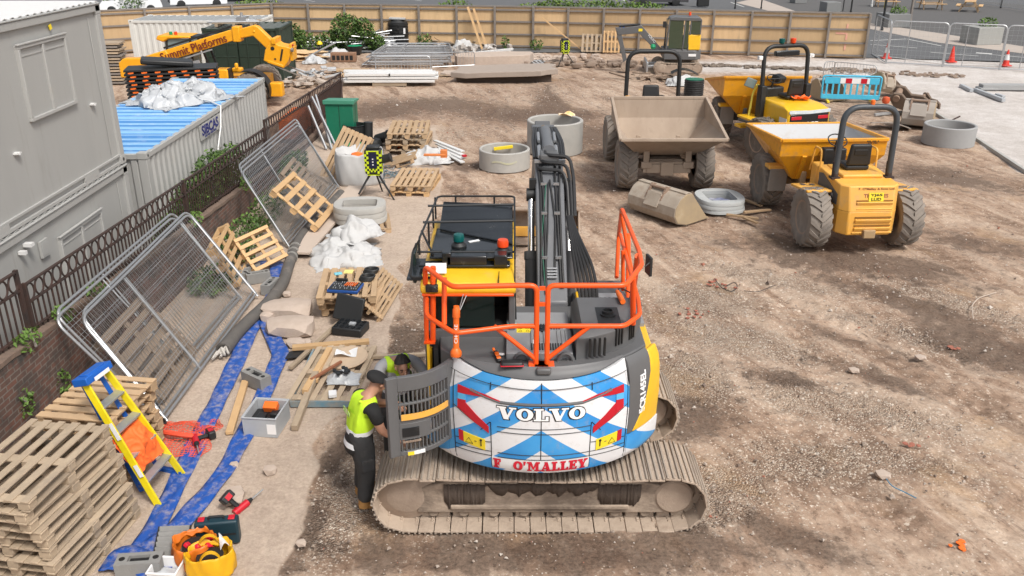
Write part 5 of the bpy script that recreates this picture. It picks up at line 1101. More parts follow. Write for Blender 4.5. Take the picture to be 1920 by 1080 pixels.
b=MB(); b.bx(-.02,.02,7.30,7.52,2.05,2.30); b.bx(.02,.024,7.33,7.49,2.08,2.27); b.build('vent_box',M_cabin,lo,bevel=.008); b=MB(); b.bx(-.02,.10,6.93,7.02,2.36,2.41); b.bx(-.02,.08,6.78,6.84,2.30,2.35); b.build('bracket',M_white,lo)
def container(name,label,loc,rz,lx,wy,h,ms,mr,ribs='x',group=None):
    """long axis local x 0..lx, depth y 0..wy, front face at y=0; corrugated walls and roof"""
    t=thing(name,label,'container',loc,rz,group)
    def corr(L_,p=.26,d=.036):
        pts=[];x=.12
        while x<L_-.12: pts+=[(x,0),(x+p*.35,0),(x+p*.5,d),(x+p*.85,d)]; x+=p
        return [p_ for p_ in pts if p_[0]<L_-.1]
    b=MB()
    for side,(ox,oy,dx,dy,L_) in enumerate(((0,0,1,0,lx),(lx,0,0,1,wy),(lx,wy,-1,0,lx),(0,wy,0,-1,wy))):
        pr=corr(L_); nx_,ny_=-dy,dx
        pts=[(ox+dx*a+nx_*(d+.02),oy+dy*a+ny_*(d+.02)) for a,d in pr]
        n=len(pts); vs=[(x,y,.12) for x,y in pts]+[(x,y,h-.1) for x,y in pts]; b.add(vs,[(i,i+1,n+i+1,n+i) for i in range(n-1)])
    b.build('wall',ms,t,ang=20)
    b=MB()
    for x in(0,lx-.16):
        for y in(0,wy-.16): b.bx(x,x+.16,y,y+.16,0,h)
    for y in(0,wy-.1): b.bx(.16,lx-.16,y,y+.1,0,.14); b.bx(.16,lx-.16,y,y+.1,h-.11,h-.015)
    for x in(0,lx-.1): b.bx(x,x+.1,.16,wy-.16,0,.14); b.bx(x,x+.1,.16,wy-.16,h-.11,h-.015)
    for x in(-.01,lx-.17):
        for y in(-.01,wy-.17): b.bx(x,x+.18,y,y+.18,h-.11,h+.012)
    fr=b.build('frame',ms,t,bevel=.006)
    b=MB(); 
    for x in(.08,lx-.08): b.rod((x,-.012,h-.055),(x,-.005,h-.055),.028,8)
    b.build('casting_hole',M_txtblk,fr)
    b=MB()
    if ribs=='y': b.slab(lambda a,c:(.05+(lx-.1)*a,.05+(wy-.1)*c,h-.045+.035*max(-.5,min(.5,math.sin(a*lx*2*PI/.36)))/.5),int(lx*30),1,.01)
    else: b.slab(lambda a,c:(.05+(lx-.1)*a,.05+(wy-.1)*c,h-.03+.014*max(-.6,min(.6,math.sin(c*wy*2*PI/.21)))),1,int(wy*30),.01)
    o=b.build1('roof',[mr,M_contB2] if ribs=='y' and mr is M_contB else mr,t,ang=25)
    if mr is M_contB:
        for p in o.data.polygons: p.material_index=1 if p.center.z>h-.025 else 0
    return t
# blue-roofed container: local x runs along world -Y..; front face is the side seen through the railings
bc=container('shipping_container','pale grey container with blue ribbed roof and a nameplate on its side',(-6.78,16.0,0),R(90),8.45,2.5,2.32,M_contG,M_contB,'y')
b=MB(); b.bx(2.95,4.45,-.02,.0,1.86,2.18); sp=b.build('name_board',M_contG,bc)
letters("SIBCAS",.22,plane_fn((3.62,-.022,2.05),(1,0,0),(0,0,1)),'board_lettering',M_txtblue,sp,width=1.15,bold=.03)
letters("PORTABLE BUILDINGS",.05,plane_fn((3.6,-.022,1.905),(1,0,0),(0,0,1)),'board_small_lettering',M_txtblue,sp,width=.8)
wc=container('shipping_container','white corrugated container under the hoarding, long side to the yard',(-16.75,40.0,0),R(0),5.7,2.4,2.25,M_contW,mat('grey_roof_steel',(.30,.31,.31),.6,dirt=.2),'y')
gc=container('shipping_container','dark green container with double doors behind the telehandler boom',(-12.45,36.6,0),R(2),3.1,2.6,2.28,M_contDG,mat('green_grey_roof',(.12,.135,.125),.7,dirt=.3,dirtcol=(.22,.22,.2)),'y')
b=MB()
for x in(.45,.95,1.75,2.25): b.rod((x,-.05,.15),(x,-.05,2.15),.02,6)
for x in(.16,1.4): b.bx(x,x+1.18,-.03,-.01,.14,2.15)
for z in(.6,1.15,1.65): b.bx(.2,1.3,-.045,-.03,z,z+.04); b.bx(1.42,2.55,-.045,-.03,z,z+.04)
b.build('door',M_contDG,gc,bevel=.005)
t=thing('roof_pallet','pallet carrying bundled grey tubes on the green container roof','pallet load',(-12.1,36.9,2.31),R(4))
b=MB()
for x in(.1,.8,1.5): b.bx(x,x+.12,0,1.4,0,.12)
for y in(.0,.4,.8,1.2): b.bx(0,1.75,y,y+.16,.12,.145)
b.build('pallet',M_woodO,t)
b=MB()
for i in range(9): b.rod((-.2+.05*i,.1+.14*i,.17),(1.9-.06*i,.1+.13*i,.18),.028,6)
b.bx(.9,1.3,.3,.9,.2,.34); b.build('tube_bundle',M_steel,t); b=MB(); b.rod((1.1,.5,.3),(1.1,.5,.5),.06,8); b.build('fitting',M_steel,t)
# crumpled plastic film on the blue roof, tie strap, black grating stack behind
b=MB(); b.slab(crumple(2.2,1.7,.66,41,rough=.30,sharp=1.8),64,56,.006); o=b.build('plastic_sheet',M_film,None,ang=180,loc=(-7.95,21.3,2.32),rot=(0,0,R(55))); tag(o,'crumpled translucent plastic sheet dumped on the blue container roof','plastic sheet')
b=MB(); b.tube([(-7.5,21.0,2.42),(-7.1,20.8,2.38),(-6.76,20.5,2.32),(-6.72,20.2,1.9),(-6.74,19.9,1.5),(-6.72,19.7,1.1)],.018,6); tag(b.build('tie_strap',M_white),'thin white strap hanging over the side of the blue roofed container','strap')
t=thing('grating_stack','stack of black slatted barrier panels with orange edges behind the plastic sheet','barrier stack',(-11.6,27.2,1.3),R(14))
for k in range(8):
    b=MB(); b.bx(-.1,2.55,-.5,.5,k*.115,k*.115+.06); b.build('panel',M_blk,t,bevel=.01)
b=MB()
for k in range(7):
    for i in range(7): b.box((.1+.38*i+.05*(k%2),-.46,k*.115+.085),(.16,.05,.05),(0,-.15,0))
b.build('orange_spacer',M_orgpl,t); b=MB(); b.bx(-.1,2.5,-.5,.5,-1.3,-.01); b.build('support_crate',M_txtblk,t); b=MB(); b.box((1.1,.1,1.0),(1.5,.8,.16),(0,.1,.1)); b.build('black_cover',M_blk,t,bevel=.05)
t=thing('board_stack','stack of grey shuttering boards by the hoarding, beside the white container','board stack',(-16.9,37.0,0),R(6))
for k in range(14):
    b=MB(); b.box((.3+.04*math.sin(k*3),.4,.06+k*.12),(1.0,.9,.07),(0,0,.05*math.sin(k*5))); b.build('board',M_woodO if k%3 else M_post,t)
# ================================================================ plywood hoarding
HP=[Vector((-22.5,44.6)),Vector((-13.0,50.0)),Vector((1.13,47.9)),Vector((17.3,44.35))]
hb=thing('hoarding','long plywood hoarding with grey timber posts and rails along the back of the yard','hoarding',(0,47,0))
HH=2.12; bays=[]
for A,B,n in((HP[0],HP[1],5),(HP[1],HP[2],7),(HP[2],HP[3],9)):
    for i in range(n): bays.append((A.lerp(B,i/n),A.lerp(B,(i+1)/n)))
o3=lambda p,z,d=0,nn=None: Vector((p.x,p.y-47,z))+(nn*d if nn else Vector((0,0,0)))
for k,(A,B) in enumerate(bays):
    d=(B-A).normalized(); nn=Vector((d.y,-d.x,0)); nn=-nn if nn.y>0 else nn
    b=MB(); b.beam(o3(A,HH/2,-.02,nn),o3(B,HH/2,-.02,nn),.018,HH-.06); pn=b.build('panel',M_ply,hb); 
    b=MB(); b.beam(o3(A,HH,-.03,nn),o3(B,HH,-.03,nn),.12,.07); b.build('rail',M_post,hb)
    for z in(.13,.72,1.36,1.95):
        b=MB(); b.beam(o3(A,z,.03,nn),o3(B,z,.03,nn),.05,.085); b.build('rail',M_post,hb)
for k in range(len(bays)+1):
    p=bays[k][0] if k<len(bays) else bays[-1][1]; A,B=bays[min(k,len(bays)-1)]; d=(B-A).normalized(); nn=Vector((d.y,-d.x,0)); nn=-nn if nn.y>0 else nn
    b=MB(); q=o3(p,0,.11,nn); b.box((q.x,q.y,HH/2),(.11,.11,HH),(0,0,math.atan2(d.y,d.x))); b.build('post',M_post,hb,bevel=.008)
def hpt(px,py,d=.03):
    # point on the right hand run of hoarding seen at a pixel
    A,B=(HP[2],HP[3]) if px>990 else (HP[1],HP[2]); u=(px-960)/CF; v=(py-540)/CF; dr=Vector((u,cT-v*sT,-sT-v*cT)); e=B-A
    # solve A+e*s = dr.xy*t
    M=np.array([[dr.x,-e.x],[dr.y,-e.y]]); t,s_=np.linalg.solve(M,[A.x,A.y]); n_=Vector((e.y,-e.x,0)).normalized(); n_=-n_ if n_.y>0 else n_
    return Vector((dr.x*t,dr.y*t,CH+dr.z*t))+n_*d-Vector((0,47,0))
b=MB()
for (a,c) in(((1163,43),(1163,66)),((1190,56),(1166,54)),((1166,54),(1174,47)),((1166,54),(1175,64))): b.beam(hpt(*a),hpt(*c),.05,.012,up=(0,1,0))
b.build('blue_spray_arrow',mat('blue_spray_paint',(.02,.13,.5),.7),hb)
b=MB()
for (a,c) in(((1590,45),(1588,56)),((1567,62),(1586,63)),((1588,62),(1586,75)),((1585,82),(1583,94))): b.beam(hpt(*a,.0),hpt(*c,.0),.09,.012,up=(0,1,0))
b.build('pink_spray_mark',mat('pink_spray_paint',(.62,.24,.21),.8,col2=(.6,.4,.26),amt=.9),hb)
# ================================================================ brick wall and iron railings on the left
def wtop(y): return max(.12,1.37-(y-9.5)*.073)
b=MB(); ys=np.linspace(5.0,32.6,60)
b.slab(lambda a,c:(-6.22+.02*math.sin(a*40),5+27.6*a,-.1+c*(wtop(5+27.6*a)+.1)),60,1,.24)
bw=b.build('brick_wall',M_brick,ang=60); tag(bw,'old red brick dwarf wall under the iron railings','wall')
b=MB(); b.slab(lambda a,c:(-6.36+.28*c,5+27.6*a,wtop(5+27.6*a)+.03+.012*math.sin(a*200)),90,1,.06); co=b.build('coping',mat('brick_coping',(.23,.155,.115),.95,col2=(.13,.10,.08),scale=8,amt=.9,bump=.6,bscale=25),bw)
def rtop(y,k): return 2.26-.0467*(y-9.9)+k
def railing(y0,y1,k,label):
    t=thing('iron_railing',label,'railing',(-6.22,y0,0),group='iron railings on the brick wall'); n=int((y1-y0)/.125)
    b=MB()
    for i in range(1,n):
        y=(y1-y0)*i/n; b.rod((0,y,wtop(y0+y)+.04),(0,y,rtop(y0+y,k)-.26),.014,5)
    b.build('bar',M_rust,t)
    b=MB()
    for z in(0,-.25): b.beam((0,0,rtop(y0,k)+z),(0,y1-y0,rtop(y1,k)+z),.045,.02)
    b.beam((0,0,wtop(y0)+.12),(0,y1-y0,wtop(y1)+.12),.045,.02); b.build('rail',M_rust,t)
    b=MB(); m=int((y1-y0)/.235); 
    for i in range(m):
        y=(y1-y0)*(i+.5)/m; z=rtop(y0+y,k)-.125; b.tube([(0,y+.103*math.cos(a),z+.112*math.sin(a)) for a in np.linspace(0,2*PI,17)[:-1]],.014,5,closed=True)
    b.build('ring_band',M_rust,t)
    for y in(0.02,(y1-y0)*.5,y1-y0-.02):
        b=MB(); b.box((0,y,(rtop(y0+y,k)+wtop(y0+y))/2),(.05,.05,rtop(y0+y,k)-wtop(y0+y)+.05)); b.build('post',M_rust,t)
railing(5.2,10.28,.0,'rusty black railing with ring frieze, the short nearest length left of the pallets')
railing(10.36,21.9,-.22,'rusty black railing with ring frieze in front of the grey cabins, the long middle length')
railing(21.98,32.5,-.03,'rusty black railing with ring frieze, the farthest length beside the green cabinet')
b=MB(); b.beam((-6.15,32.5,1.1),(-5.95,30.6,.05),.03,.03); tag(b.build('railing_brace',M_rust),'thin rusty stay propping the far end of the railings','brace')
b=MB(); b.bx(-7.1,-6.55,26.6,28.6,.1,.72); tag(b.build('orange_barrier',M_orgpl,bevel=.04),'orange plastic barrier behind the far railings','barrier')
# ================================================================ vegetation
def leaves(b,c,d,n,sz,seed=0,flat=.6):
    rr=random.Random(seed)
    for i in range(n):
        while True:
            p=Vector((rr.uniform(-1,1),rr.uniform(-1,1),rr.uniform(-1,1)))
            if p.length<1 and rr.random()<.25+.75*p.length: break
        p=Vector((p.x*d[0],p.y*d[1],p.z*d[2]))+Vector(c); s=sz*rr.uniform(.6,1.5)
        M=Euler((rr.uniform(-1.1,1.1),rr.uniform(-1.1,1.1),rr.uniform(0,6.28))).to_matrix()
        b.add([p+M@Vector(q) for q in((-s*.5,0,0),(0,-s*.25,s*.05),(s*.6,0,0),(0,s*.25,s*.05))],[(0,1,2,3)])
    return b
def plant(name,label,cat,loc,blobs,sz,m1,m2,seed,group=None,stems=5):
    t=thing(name,label,cat,loc,group=group); rr=random.Random(seed)
    b=MB(); b2=MB()
    for i,(c,d,n) in enumerate(blobs):
        leaves(b,c,d,int(n*.7),sz,seed*10+i); leaves(b2,c,(d[0]*1.05,d[1]*1.05,d[2]*1.08),int(n*.3),sz*.9,seed*10+i+500)
    f=b.build('foliage',m1,t,smooth=False); b2.build('young_leaves',m2,t,smooth=False)
    b=MB()
    for (c,d,n) in blobs:
        for k in range(max(1,stems//len(blobs))): b.tube([(c[0]*.3+rr.uniform(-.1,.1),c[1]*.3,.0),(c[0]+rr.uniform(-.5,.5)*d[0],c[1]+rr.uniform(-.4,.4)*d[1],c[2]+d[2]*rr.uniform(0,.8))],[.018,.006],5)
    b.build('stem',M_post,t); return t
plant('shrub','tall dense green shrub against the hoarding, beside the dark green container','shrub',(-11.0,47.0,0),[((-.6,0,.75),(.95,.6,.75),1100),((.2,0,.5),(.9,.5,.5),600)],.16,M_leaf,M_leafB,1,'shrubs against the hoarding')
plant('shrub','tallest bushy green shrub against the hoarding, left of the black tank','shrub',(-8.6,47.4,0),[((0,0,.9),(.85,.6,.95),1500),((.9,0,.85),(.6,.5,.8),800),((-.9,.1,.5),(.8,.5,.5),600),((1.5,-.1,.4),(.5,.4,.45),300)],.16,M_leaf,M_leafB,2,'shrubs against the hoarding')
plant('shrub','low green weed bush between the scrap tubes and the black tank','shrub',(-6.9,47.0,0),[((0,0,.35),(.35,.3,.4),260)],.13,M_leaf,M_leafB,3,'shrubs against the hoarding')
plant('shrub','small green weed bush on the right of the black tank','shrub',(-4.6,47.6,0),[((0,0,.4),(.4,.3,.45),280)],.13,M_leafB,M_leaf,4,'shrubs against the hoarding')
plant('weed','little green weed by the leaning planks on the hoarding','weed',(-.35,47.4,0),[((0,0,.35),(.22,.15,.4),120)],.13,M_leafB,M_leaf,5,'weeds along the hoarding')
plant('weed','little green weed behind the far checked survey unit','weed',(1.25,47.2,0),[((0,0,.3),(.35,.15,.3),130)],.14,M_leafB,M_leaf,6,'weeds along the hoarding')
plant('ivy','dense dark green ivy growing through the middle railings in front of the container','ivy',(-6.5,17.6,.75),[((0,-1.6,.1),(.25,.8,.3),700),((0,-.4,.3),(.28,1.0,.45),1100),((0,.9,.45),(.28,1.0,.55),1200),((0,2.2,.35),(.25,.9,.5),900)],.085,M_leaf,M_leafB,7,stems=8)
plant('ivy','low green creeper on the ground behind the farther mesh panels','ivy',(-5.6,17.3,.0),[((0,0,.25),(.35,1.0,.35),800),((.1,1.6,.3),(.3,1.3,.4),700),((.2,-1.0,.15),(.3,.6,.25),300)],.08,M_leaf,M_leafB,8)
plant('ivy','dark bramble filling the gap by the leaning grey channels','ivy',(-5.75,22.6,.0),[((0,0,.3),(.3,1.2,.4),900)],.09,M_leaf,M_leaf,9)
for i,(y,n,s,lb) in enumerate([(10.0,90,.16,'bright leafy weed sprouting from the brick wall at the left edge'),(10.9,110,.17,'bright leafy weed on the wall top behind the nearest mesh panels'),(11.9,60,.13,'small weed on the wall top behind the first mesh panels'),(16.2,90,.16,'bright weed by a railing post in front of the ivy'),(19.5,110,.2,'yellow green sapling leaves at the ivy end of the wall')]):
    plant('weed',lb,'weed',(-6.1,y,wtop(y)),[((0,0,.10),(.12,s*1.6,s),n)],.075,M_leafB,M_leafB,20+i,'weeds on the brick wall',2)
for i,(y,z,lb) in enumerate([(9.6,.75,'weed hanging on the brick face at the left edge, lower of two'),(10.5,.55,'pale weed rooted in the brick face by the blue topped ladder')]): plant('weed',lb,'weed',(-6.06,y,z),[((0,0,.0),(.06,.16,.18),80)],.06,M_leafB,M_leafB,30+i,'weeds on the brick wall',2)
plant('grass_tuft','rough green grass at the foot of the wall beside the wooden crates','grass',(-5.55,15.2,0),[((0,0,.15),(.45,.7,.2),600)],.09,M_leaf,M_leafB,40)
for i,(px,lb) in enumerate([(1105,'green verge strip behind the hoarding, above the blue arrow'),(1040,'small green verge behind the hoarding, above the far survey unit'),(500,'yellow green verge behind the hoarding, above the tall shrubs'),(855,'tiny green verge behind the hoarding, above the leaning planks')]):
    g=G(px,5,1.9); w_=[4.2,1.2,1.6,1.0][i]; plant('verge',lb,'verge',(g.x,51.5,1.55),[((0,0,.3),(w_,.4,.32),int(500*w_/2))],.17,M_leafB,mat('lime_leaf',(.22,.27,.05),.7,col2=(.13,.19,.03),scale=3,amt=.9) if i==0 else MATS['lime_leaf'],50+i,'verges beyond the hoarding')
# raised bank that carries the verge
# ================================================================ mesh fence panels
def heras(name,label,bl,br,tr,tl,group='wire mesh fence panels',foot=False,sp=.085,r=.021):
    bl,br,tr,tl=[Vector(p) for p in(bl,br,tr,tl)]; t=thing(name,label,'fence panel',bl,group=group)
    q=lambda u,v:(bl.lerp(br,u)).lerp(tl.lerp(tr,u),v)-bl
    b=MB(); b.tube(fillet([q(0,0),q(0,1),q(1,1),q(1,0)],.22,5),r,8); b.tube([q(0,.03),q(1,.03)],r*.9,8); b.build('frame',M_steel,t)
    b=MB(); b.tube([q(.33,.03),q(.33,.985)],r*.6,6)
    b.build('brace',M_steel,t)
    W_=(br-bl).length; H_=(tl-bl).length; b=MB(); n=int(W_/sp)
    for i in range(1,n): b.tube([q(i/n,.04),q(i/n,.985)],.0026,3,cap=False)
    m=int(H_/.2)
    for j in range(1,m): b.tube([q(.005,j/m),q(.995,j/m)],.003,3,cap=False)
    b.build('wire_mesh',M_steel,t,smooth=False); return t
g1=[((-4.66,10.30,.06),(-4.58,14.6,.05),(-5.80,15.1,1.46),(-5.80,10.75,1.37)),
    ((-4.74,10.42,.05),(-4.66,14.75,.05),(-5.86,15.2,1.48),(-5.86,10.88,1.38)),
    ((-5.02,10.6,.04),(-4.84,14.5,.04),(-5.93,14.75,1.52),(-5.93,10.35,1.54)),
    ((-5.12,10.75,.04),(-4.92,14.6,.04),(-5.99,14.9,1.55),(-5.98,10.48,1.58))]
for i,(p,l) in enumerate(zip(g1,['galvanised mesh fence panel leaning on the wall, frontmost of the nearer four','second mesh fence panel from the front in the nearer leaning four','third mesh fence panel from the front in the nearer leaning four','mesh fence panel at the back of the nearer four, against the railings'])): heras('mesh_fence_panel',l,*p)
g2=[((-4.62,17.2,.05),(-4.38,21.6,.05),(-5.75,23.6,1.22),(-5.78,18.3,1.32)),
    ((-4.70,17.35,.05),(-4.46,21.75,.05),(-5.82,23.8,1.26),(-5.86,18.45,1.36)),
    ((-4.80,17.5,.05),(-4.56,21.9,.05),(-5.9,24.0,1.30),(-5.93,18.6,1.40))]
for i,(p,l) in enumerate(zip(g2,['mesh fence panel behind the leaning clean pallet, frontmost of the farther three','middle mesh fence panel of the farther leaning three','rearmost mesh fence panel of the farther leaning three'])): heras('mesh_fence_panel',l,*p)
t=thing('fence_foot','black rubber channel foot under the nearest mesh fence panel','fence foot',(-4.98,10.62,0),rz=R(-58)); b=MB(); b.bx(-.45,.45,-.09,.09,.0,.05); b.bx(-.45,.45,-.09,-.06,.05,.11); b.bx(-.45,.45,.06,.09,.05,.11); b.build('channel',M_blk,t,bevel=.01); b=MB(); b.bx(-.3,-.2,-.05,.05,.05,.09); b.bx(.3,.4,-.05,.05,.05,.09); b.build('socket',M_steel,t)
t=thing('fence_foot','tiny dark foot block under the farther mesh fence panels','fence foot',(-4.3,17.3,0)); b=MB(); b.box((0,0,.05),(.5,.2,.1)); b.build('block',M_blk,t,bevel=.02)
# ================================================================ pallets
def pallet_proto(name,label,m,seed=0,group='wooden pallets',gap=7,broken=False):
    rr=random.Random(seed); t=thing(name,label,'pallet',group=group)
    b=MB(); n=gap
    for i in range(n):
        x=-.5+.5*.1+(1-.1)*i/(n-1); w=.096+rr.uniform(-.012,.012)
        b.box((x,rr.uniform(-.006,.006),.132),(w,1.2,.02),(rr.uniform(-.004,.004),0,rr.uniform(-.008,.008)))
    b.build('deck_boards',m,t,bevel=.003,seg=1)
    b=MB()
    for y in(-.54,0,.54): b.box((0,y,.112),(1.0,.1,.02))
    b.build('cross_boards',m,t,bevel=.003,seg=1)
    b=MB()
    for y in(-.54,0,.54):
        for x in(-.43,0,.43): b.box((x+rr.uniform(-.006,.006),y,.062),(.13,.1,.08))
    b.build('blocks',m,t,bevel=.004,seg=1)
    b=MB()
    for x in(-.44,0,.44): b.box((x,0,.011),(.1,1.2,.02))
    b.build('base_boards',m,t,bevel=.003,seg=1); return t
pd=pallet_proto('pallet','',mat('brown_old_wood',(.27,.205,.15),.9,col2=(.18,.14,.11),scale=4,amt=.8,bump=.4,bscale=40,vary=.1),4); pw=pallet_proto('pallet','',M_woodO,1,gap=6); pn=pallet_proto('pallet','',M_wood,2); pf=pallet_proto('pallet','',M_woodN,3,gap=5); used={}
def pallet(p,loc,rz,label,rot=None,group='wooden pallets',sc=None):
    if p.name not in used: used[p.name]=1; o=p; o.location=loc; o.rotation_euler=rot or (0,0,rz)
    else: o=dup(p,loc,rz,rot=rot)
    o['label']=label; o['group']=group
    if sc: o.scale=sc
    return o
words=['bottom','second','third','fourth','fifth','sixth','seventh','eighth','ninth','top']
rr=random.Random(11)
for k in range(10):
    pallet(pw,(-4.80-.0*k+rr.uniform(-.035,.035)-.02*k*.5,7.72+rr.uniform(-.04,.04)-.015*k,k*.1295),R(-9+rr.uniform(-2,2)),f'{words[k]+" weathered pallet" + (" up" if 0<k<9 else "")} in the tall stack at the near left corner',sc=(.93,1.16,.88))
for k in range(7):
    pallet(pn,(-5.02+rr.uniform(-.03,.03),9.30+rr.uniform(-.03,.03),k*.144),R(90-6+rr.uniform(-2,2)),f'{words[k] if k<6 else "top"} pale pallet{" up" if 0<k<6 else ""} in the stack under the yellow ladder',sc=(1.05,.78,1))
pallet(pf,(-4.62,18.6,.56),0,'clean light pallet leaning slatted on the farther mesh fence panels',rot=Euler((R(0),R(42),R(-4)),'XYZ'),sc=(1.25,1.25,1))
pallet(pd,(-5.35,11.5,.52),0,'weathered brown pallet leaning behind the nearest mesh panel',rot=Euler((R(2),R(52),R(2)),'XYZ'),sc=(1.2,1.25,1))
pallet(pd,(-5.1,20.6,.42),0,'grey old pallet leaning behind the farther mesh panels',rot=Euler((0,R(46),R(2)),'XYZ'),sc=(1.1,1.3,1))
# pallets along the path
for k,(dx,dr,lb) in enumerate([(0,3,'lowest pallet under the socket set, beside the white bulk bag'),(.03,-2,'middle pallet of the small stack that carries the socket set'),(-.05,6,'upper pallet carrying the blue socket set and black hose coils')]):
    pallet(pn,(-2.82+dx,14.35+.1*(2-k),k*.15),R(dr),lb,sc=(1.0,1.15,1))
pallet(pn,(-2.36,14.35,.16),0,'pallet tipped on edge against the socket set stack',rot=Euler((R(3),R(42),R(-6)),'XYZ'),sc=(.5,1.2,.8))
pallet(pw,(-2.66,11.65,.0),R(-4),'blue edged worn pallet with timber and a cable reel disc on it',sc=(.95,1.45,.8))
b=MB(); b.bx(-3.10,-2.22,10.74,10.765,.02,.11); b.bx(-3.13,-3.10,10.8,12.4,.02,.10); o=b.build('blue_pallet_edge',mat('faded_blue_paint',(.10,.24,.33),.8,col2=(.33,.27,.2),amt=1,scale=6)); tag(o,'faded blue edging boards on the worn pallet behind the two workers','pallet edging')
for k,(lb) in enumerate(['lower pallet of the pair beside the tripod unit','upper pallet of the pair beside the tripod unit']): pallet(pf if k==0 else pn,(-2.45,21.75,k*.15),R(-6+3*k),lb,sc=(1.0,1.45,1))
for k in range(4): pallet(pn if k%2 else pw,(-3.08+.03*(k%2),26.0,k*.16),R(-4+2*k),['bottom','second','third','top'][k]+' pallet in the stack beside the black drainage fittings',sc=(1.15,1.55,1.1))
pallet(pn,(-3.1,24.1,.02),R(85),'flat pallet with white wrapping beside the white bulk bag pile',rot=Euler((R(-18),0,R(88))))
pallet(pn,(-4.35,22.9,.45),0,'pallet tilted on its side in front of the green cabinet',rot=Euler((R(58),R(12),R(-32))),sc=(1,1.25,1))
pallet(pf,(-5.45,15.55,.42),0,'raw timber crate end leaning on the brick wall',rot=Euler((R(12),R(66),R(16))),sc=(.85,1.0,1.6))
pallet(pf,(-4.95,16.15,.35),0,'small slatted crate side leaning by the wall grass',rot=Euler((R(8),R(50),R(-28))),sc=(.75,.7,1))
pallet(pn,(-2.25,47.0,.6),0,'pallet standing upright against the hoarding, beside the mini excavator',rot=Euler((R(82),0,R(-10))),sc=(1.0,1.0,1),) if False else None
A_=G(1135,97); pallet(pw,(A_.x-.6,A_.y-.2,.45),0,'dark pallet on edge against the hoarding left of the mini excavator',rot=Euler((R(78),0,R(-12))),sc=(1.3,.75,1))
pallet(pf,(A_.x+.25,A_.y-.5,.55),0,'pale pallet standing against the hoarding beside the mini excavator',rot=Euler((R(76),0,R(-8))),sc=(.85,.9,1))
pallet(pn,(-12.2,41.0,.03),R(80),'flat pallet lying by the dark green container doors',sc=(.8,1.4,1)) if False else None
# ================================================================ step ladder
t=thing('step_ladder','yellow fibreglass step ladder with blue top leaning on the pale pallet stack','step ladder',(0,0,0))
F1,F2=Vector((-4.13,8.52,.0)),Vector((-4.06,9.14,.0)); T1,T2=Vector((-4.80,8.72,1.52)),Vector((-4.72,9.06,1.52))
b=MB(); 
for a,c in((F1,T1),(F2,T2)): b.beam(a,c,.028,.085,up=(1,0,.4)); 
st=b.build('stile',M_lab if False else mat('yellow_fibreglass',(.86,.69,.015),.4,dirt=.12),t,bevel=.006)
b=MB()
for f in(.2,.40,.6,.8): b.beam(F1.lerp(T1,f),F2.lerp(T2,f),.10,.03,up=(.25,0,1))
b.build('tread',M_steel,t,bevel=.006)
b=MB(); b.box((T1+T2)/2+Vector((-.02,0,.02)),(.20,.46,.09),(0,-.25,-.2)); b.box((T1+T2)/2+Vector((-.02,0,.07)),(.13,.3,.02),(0,-.25,-.2)); tp=b.build('ladder_top',mat('blue_plastic',(.012,.12,.50),.4,dirt=.1),t,bevel=.02)
b=MB(); p=(T1+T2)/2; b.box(p+Vector((.10,-.02,.03)),(.006,.26,.045),(0,-.25,-.2)); b.build('white_label',M_labw,tp)
b=MB()
for f,l_ in((.62,.22),(.30,.16)):
    c=F1.lerp(T1,f); b.beam(c+Vector((.030,-.032,.0))-(T1-F1).normalized()*l_/2,c+Vector((.030,-.032,0))+(T1-F1).normalized()*l_/2,.004,.05,up=(1,0,.4))
b.build('white_label',M_labw,st)
b=MB(); B1,B2=Vector((-4.42,8.78,.02)),Vector((-4.36,9.2,.02)); b.beam(B1,T1+Vector((-.06,.05,0)),.03,.05); b.beam(B2,T2+Vector((-.06,-.05,0)),.03,.05); b.beam(B1.lerp(T1,.05),F1.lerp(T1,.17),.03,.03); b.build('rear_leg',MATS['blue_plastic'],t)
b=MB(); b.beam(B2.lerp(B1,-.1),F2+Vector((0,0,.03)),.06,.05); b.build('foot_brace',MATS['blue_plastic'],t)
b=MB(); JC=F1.lerp(T1,.50).lerp(F2.lerp(T2,.50),.55); JM=Matrix.Translation(JC+Vector((.02,-.02,-.16)))@Euler((R(8),R(62),R(-8))).to_matrix().to_4x4(); b.slab(crumple(.50,.50,.17,33,rough=.55),40,40,.012).xf(JM)
o=b.build('orange_jacket',M_jack,ang=60); tag(o,'crumpled orange hi-vis jacket hanging in the steps of the yellow ladder','jacket')
b=MB(); nf=crumple(.95,.85,.12,61,rough=.6); NP=[[Vector(nf(i/26,j/26)) for i in range(27)] for j in range(27)]
for q in range(27): b.tube(NP[q],.0045,3,cap=False); b.tube([NP[r_][q] for r_ in range(27)],.0045,3,cap=False)
rr=random.Random(5); b.tube([(-.3,.05,.1),(-.1,-.1,.15),(.15,-.12,.12),(.35,-.05,.05)],.035,7)
b.xf(Matrix.Translation((-4.42,9.95,.015)))
tag(b.build('orange_netting',mat('red_orange_netting',(.75,.085,.035),.6)),'tangled heap of red orange barrier netting by the ladder','netting')
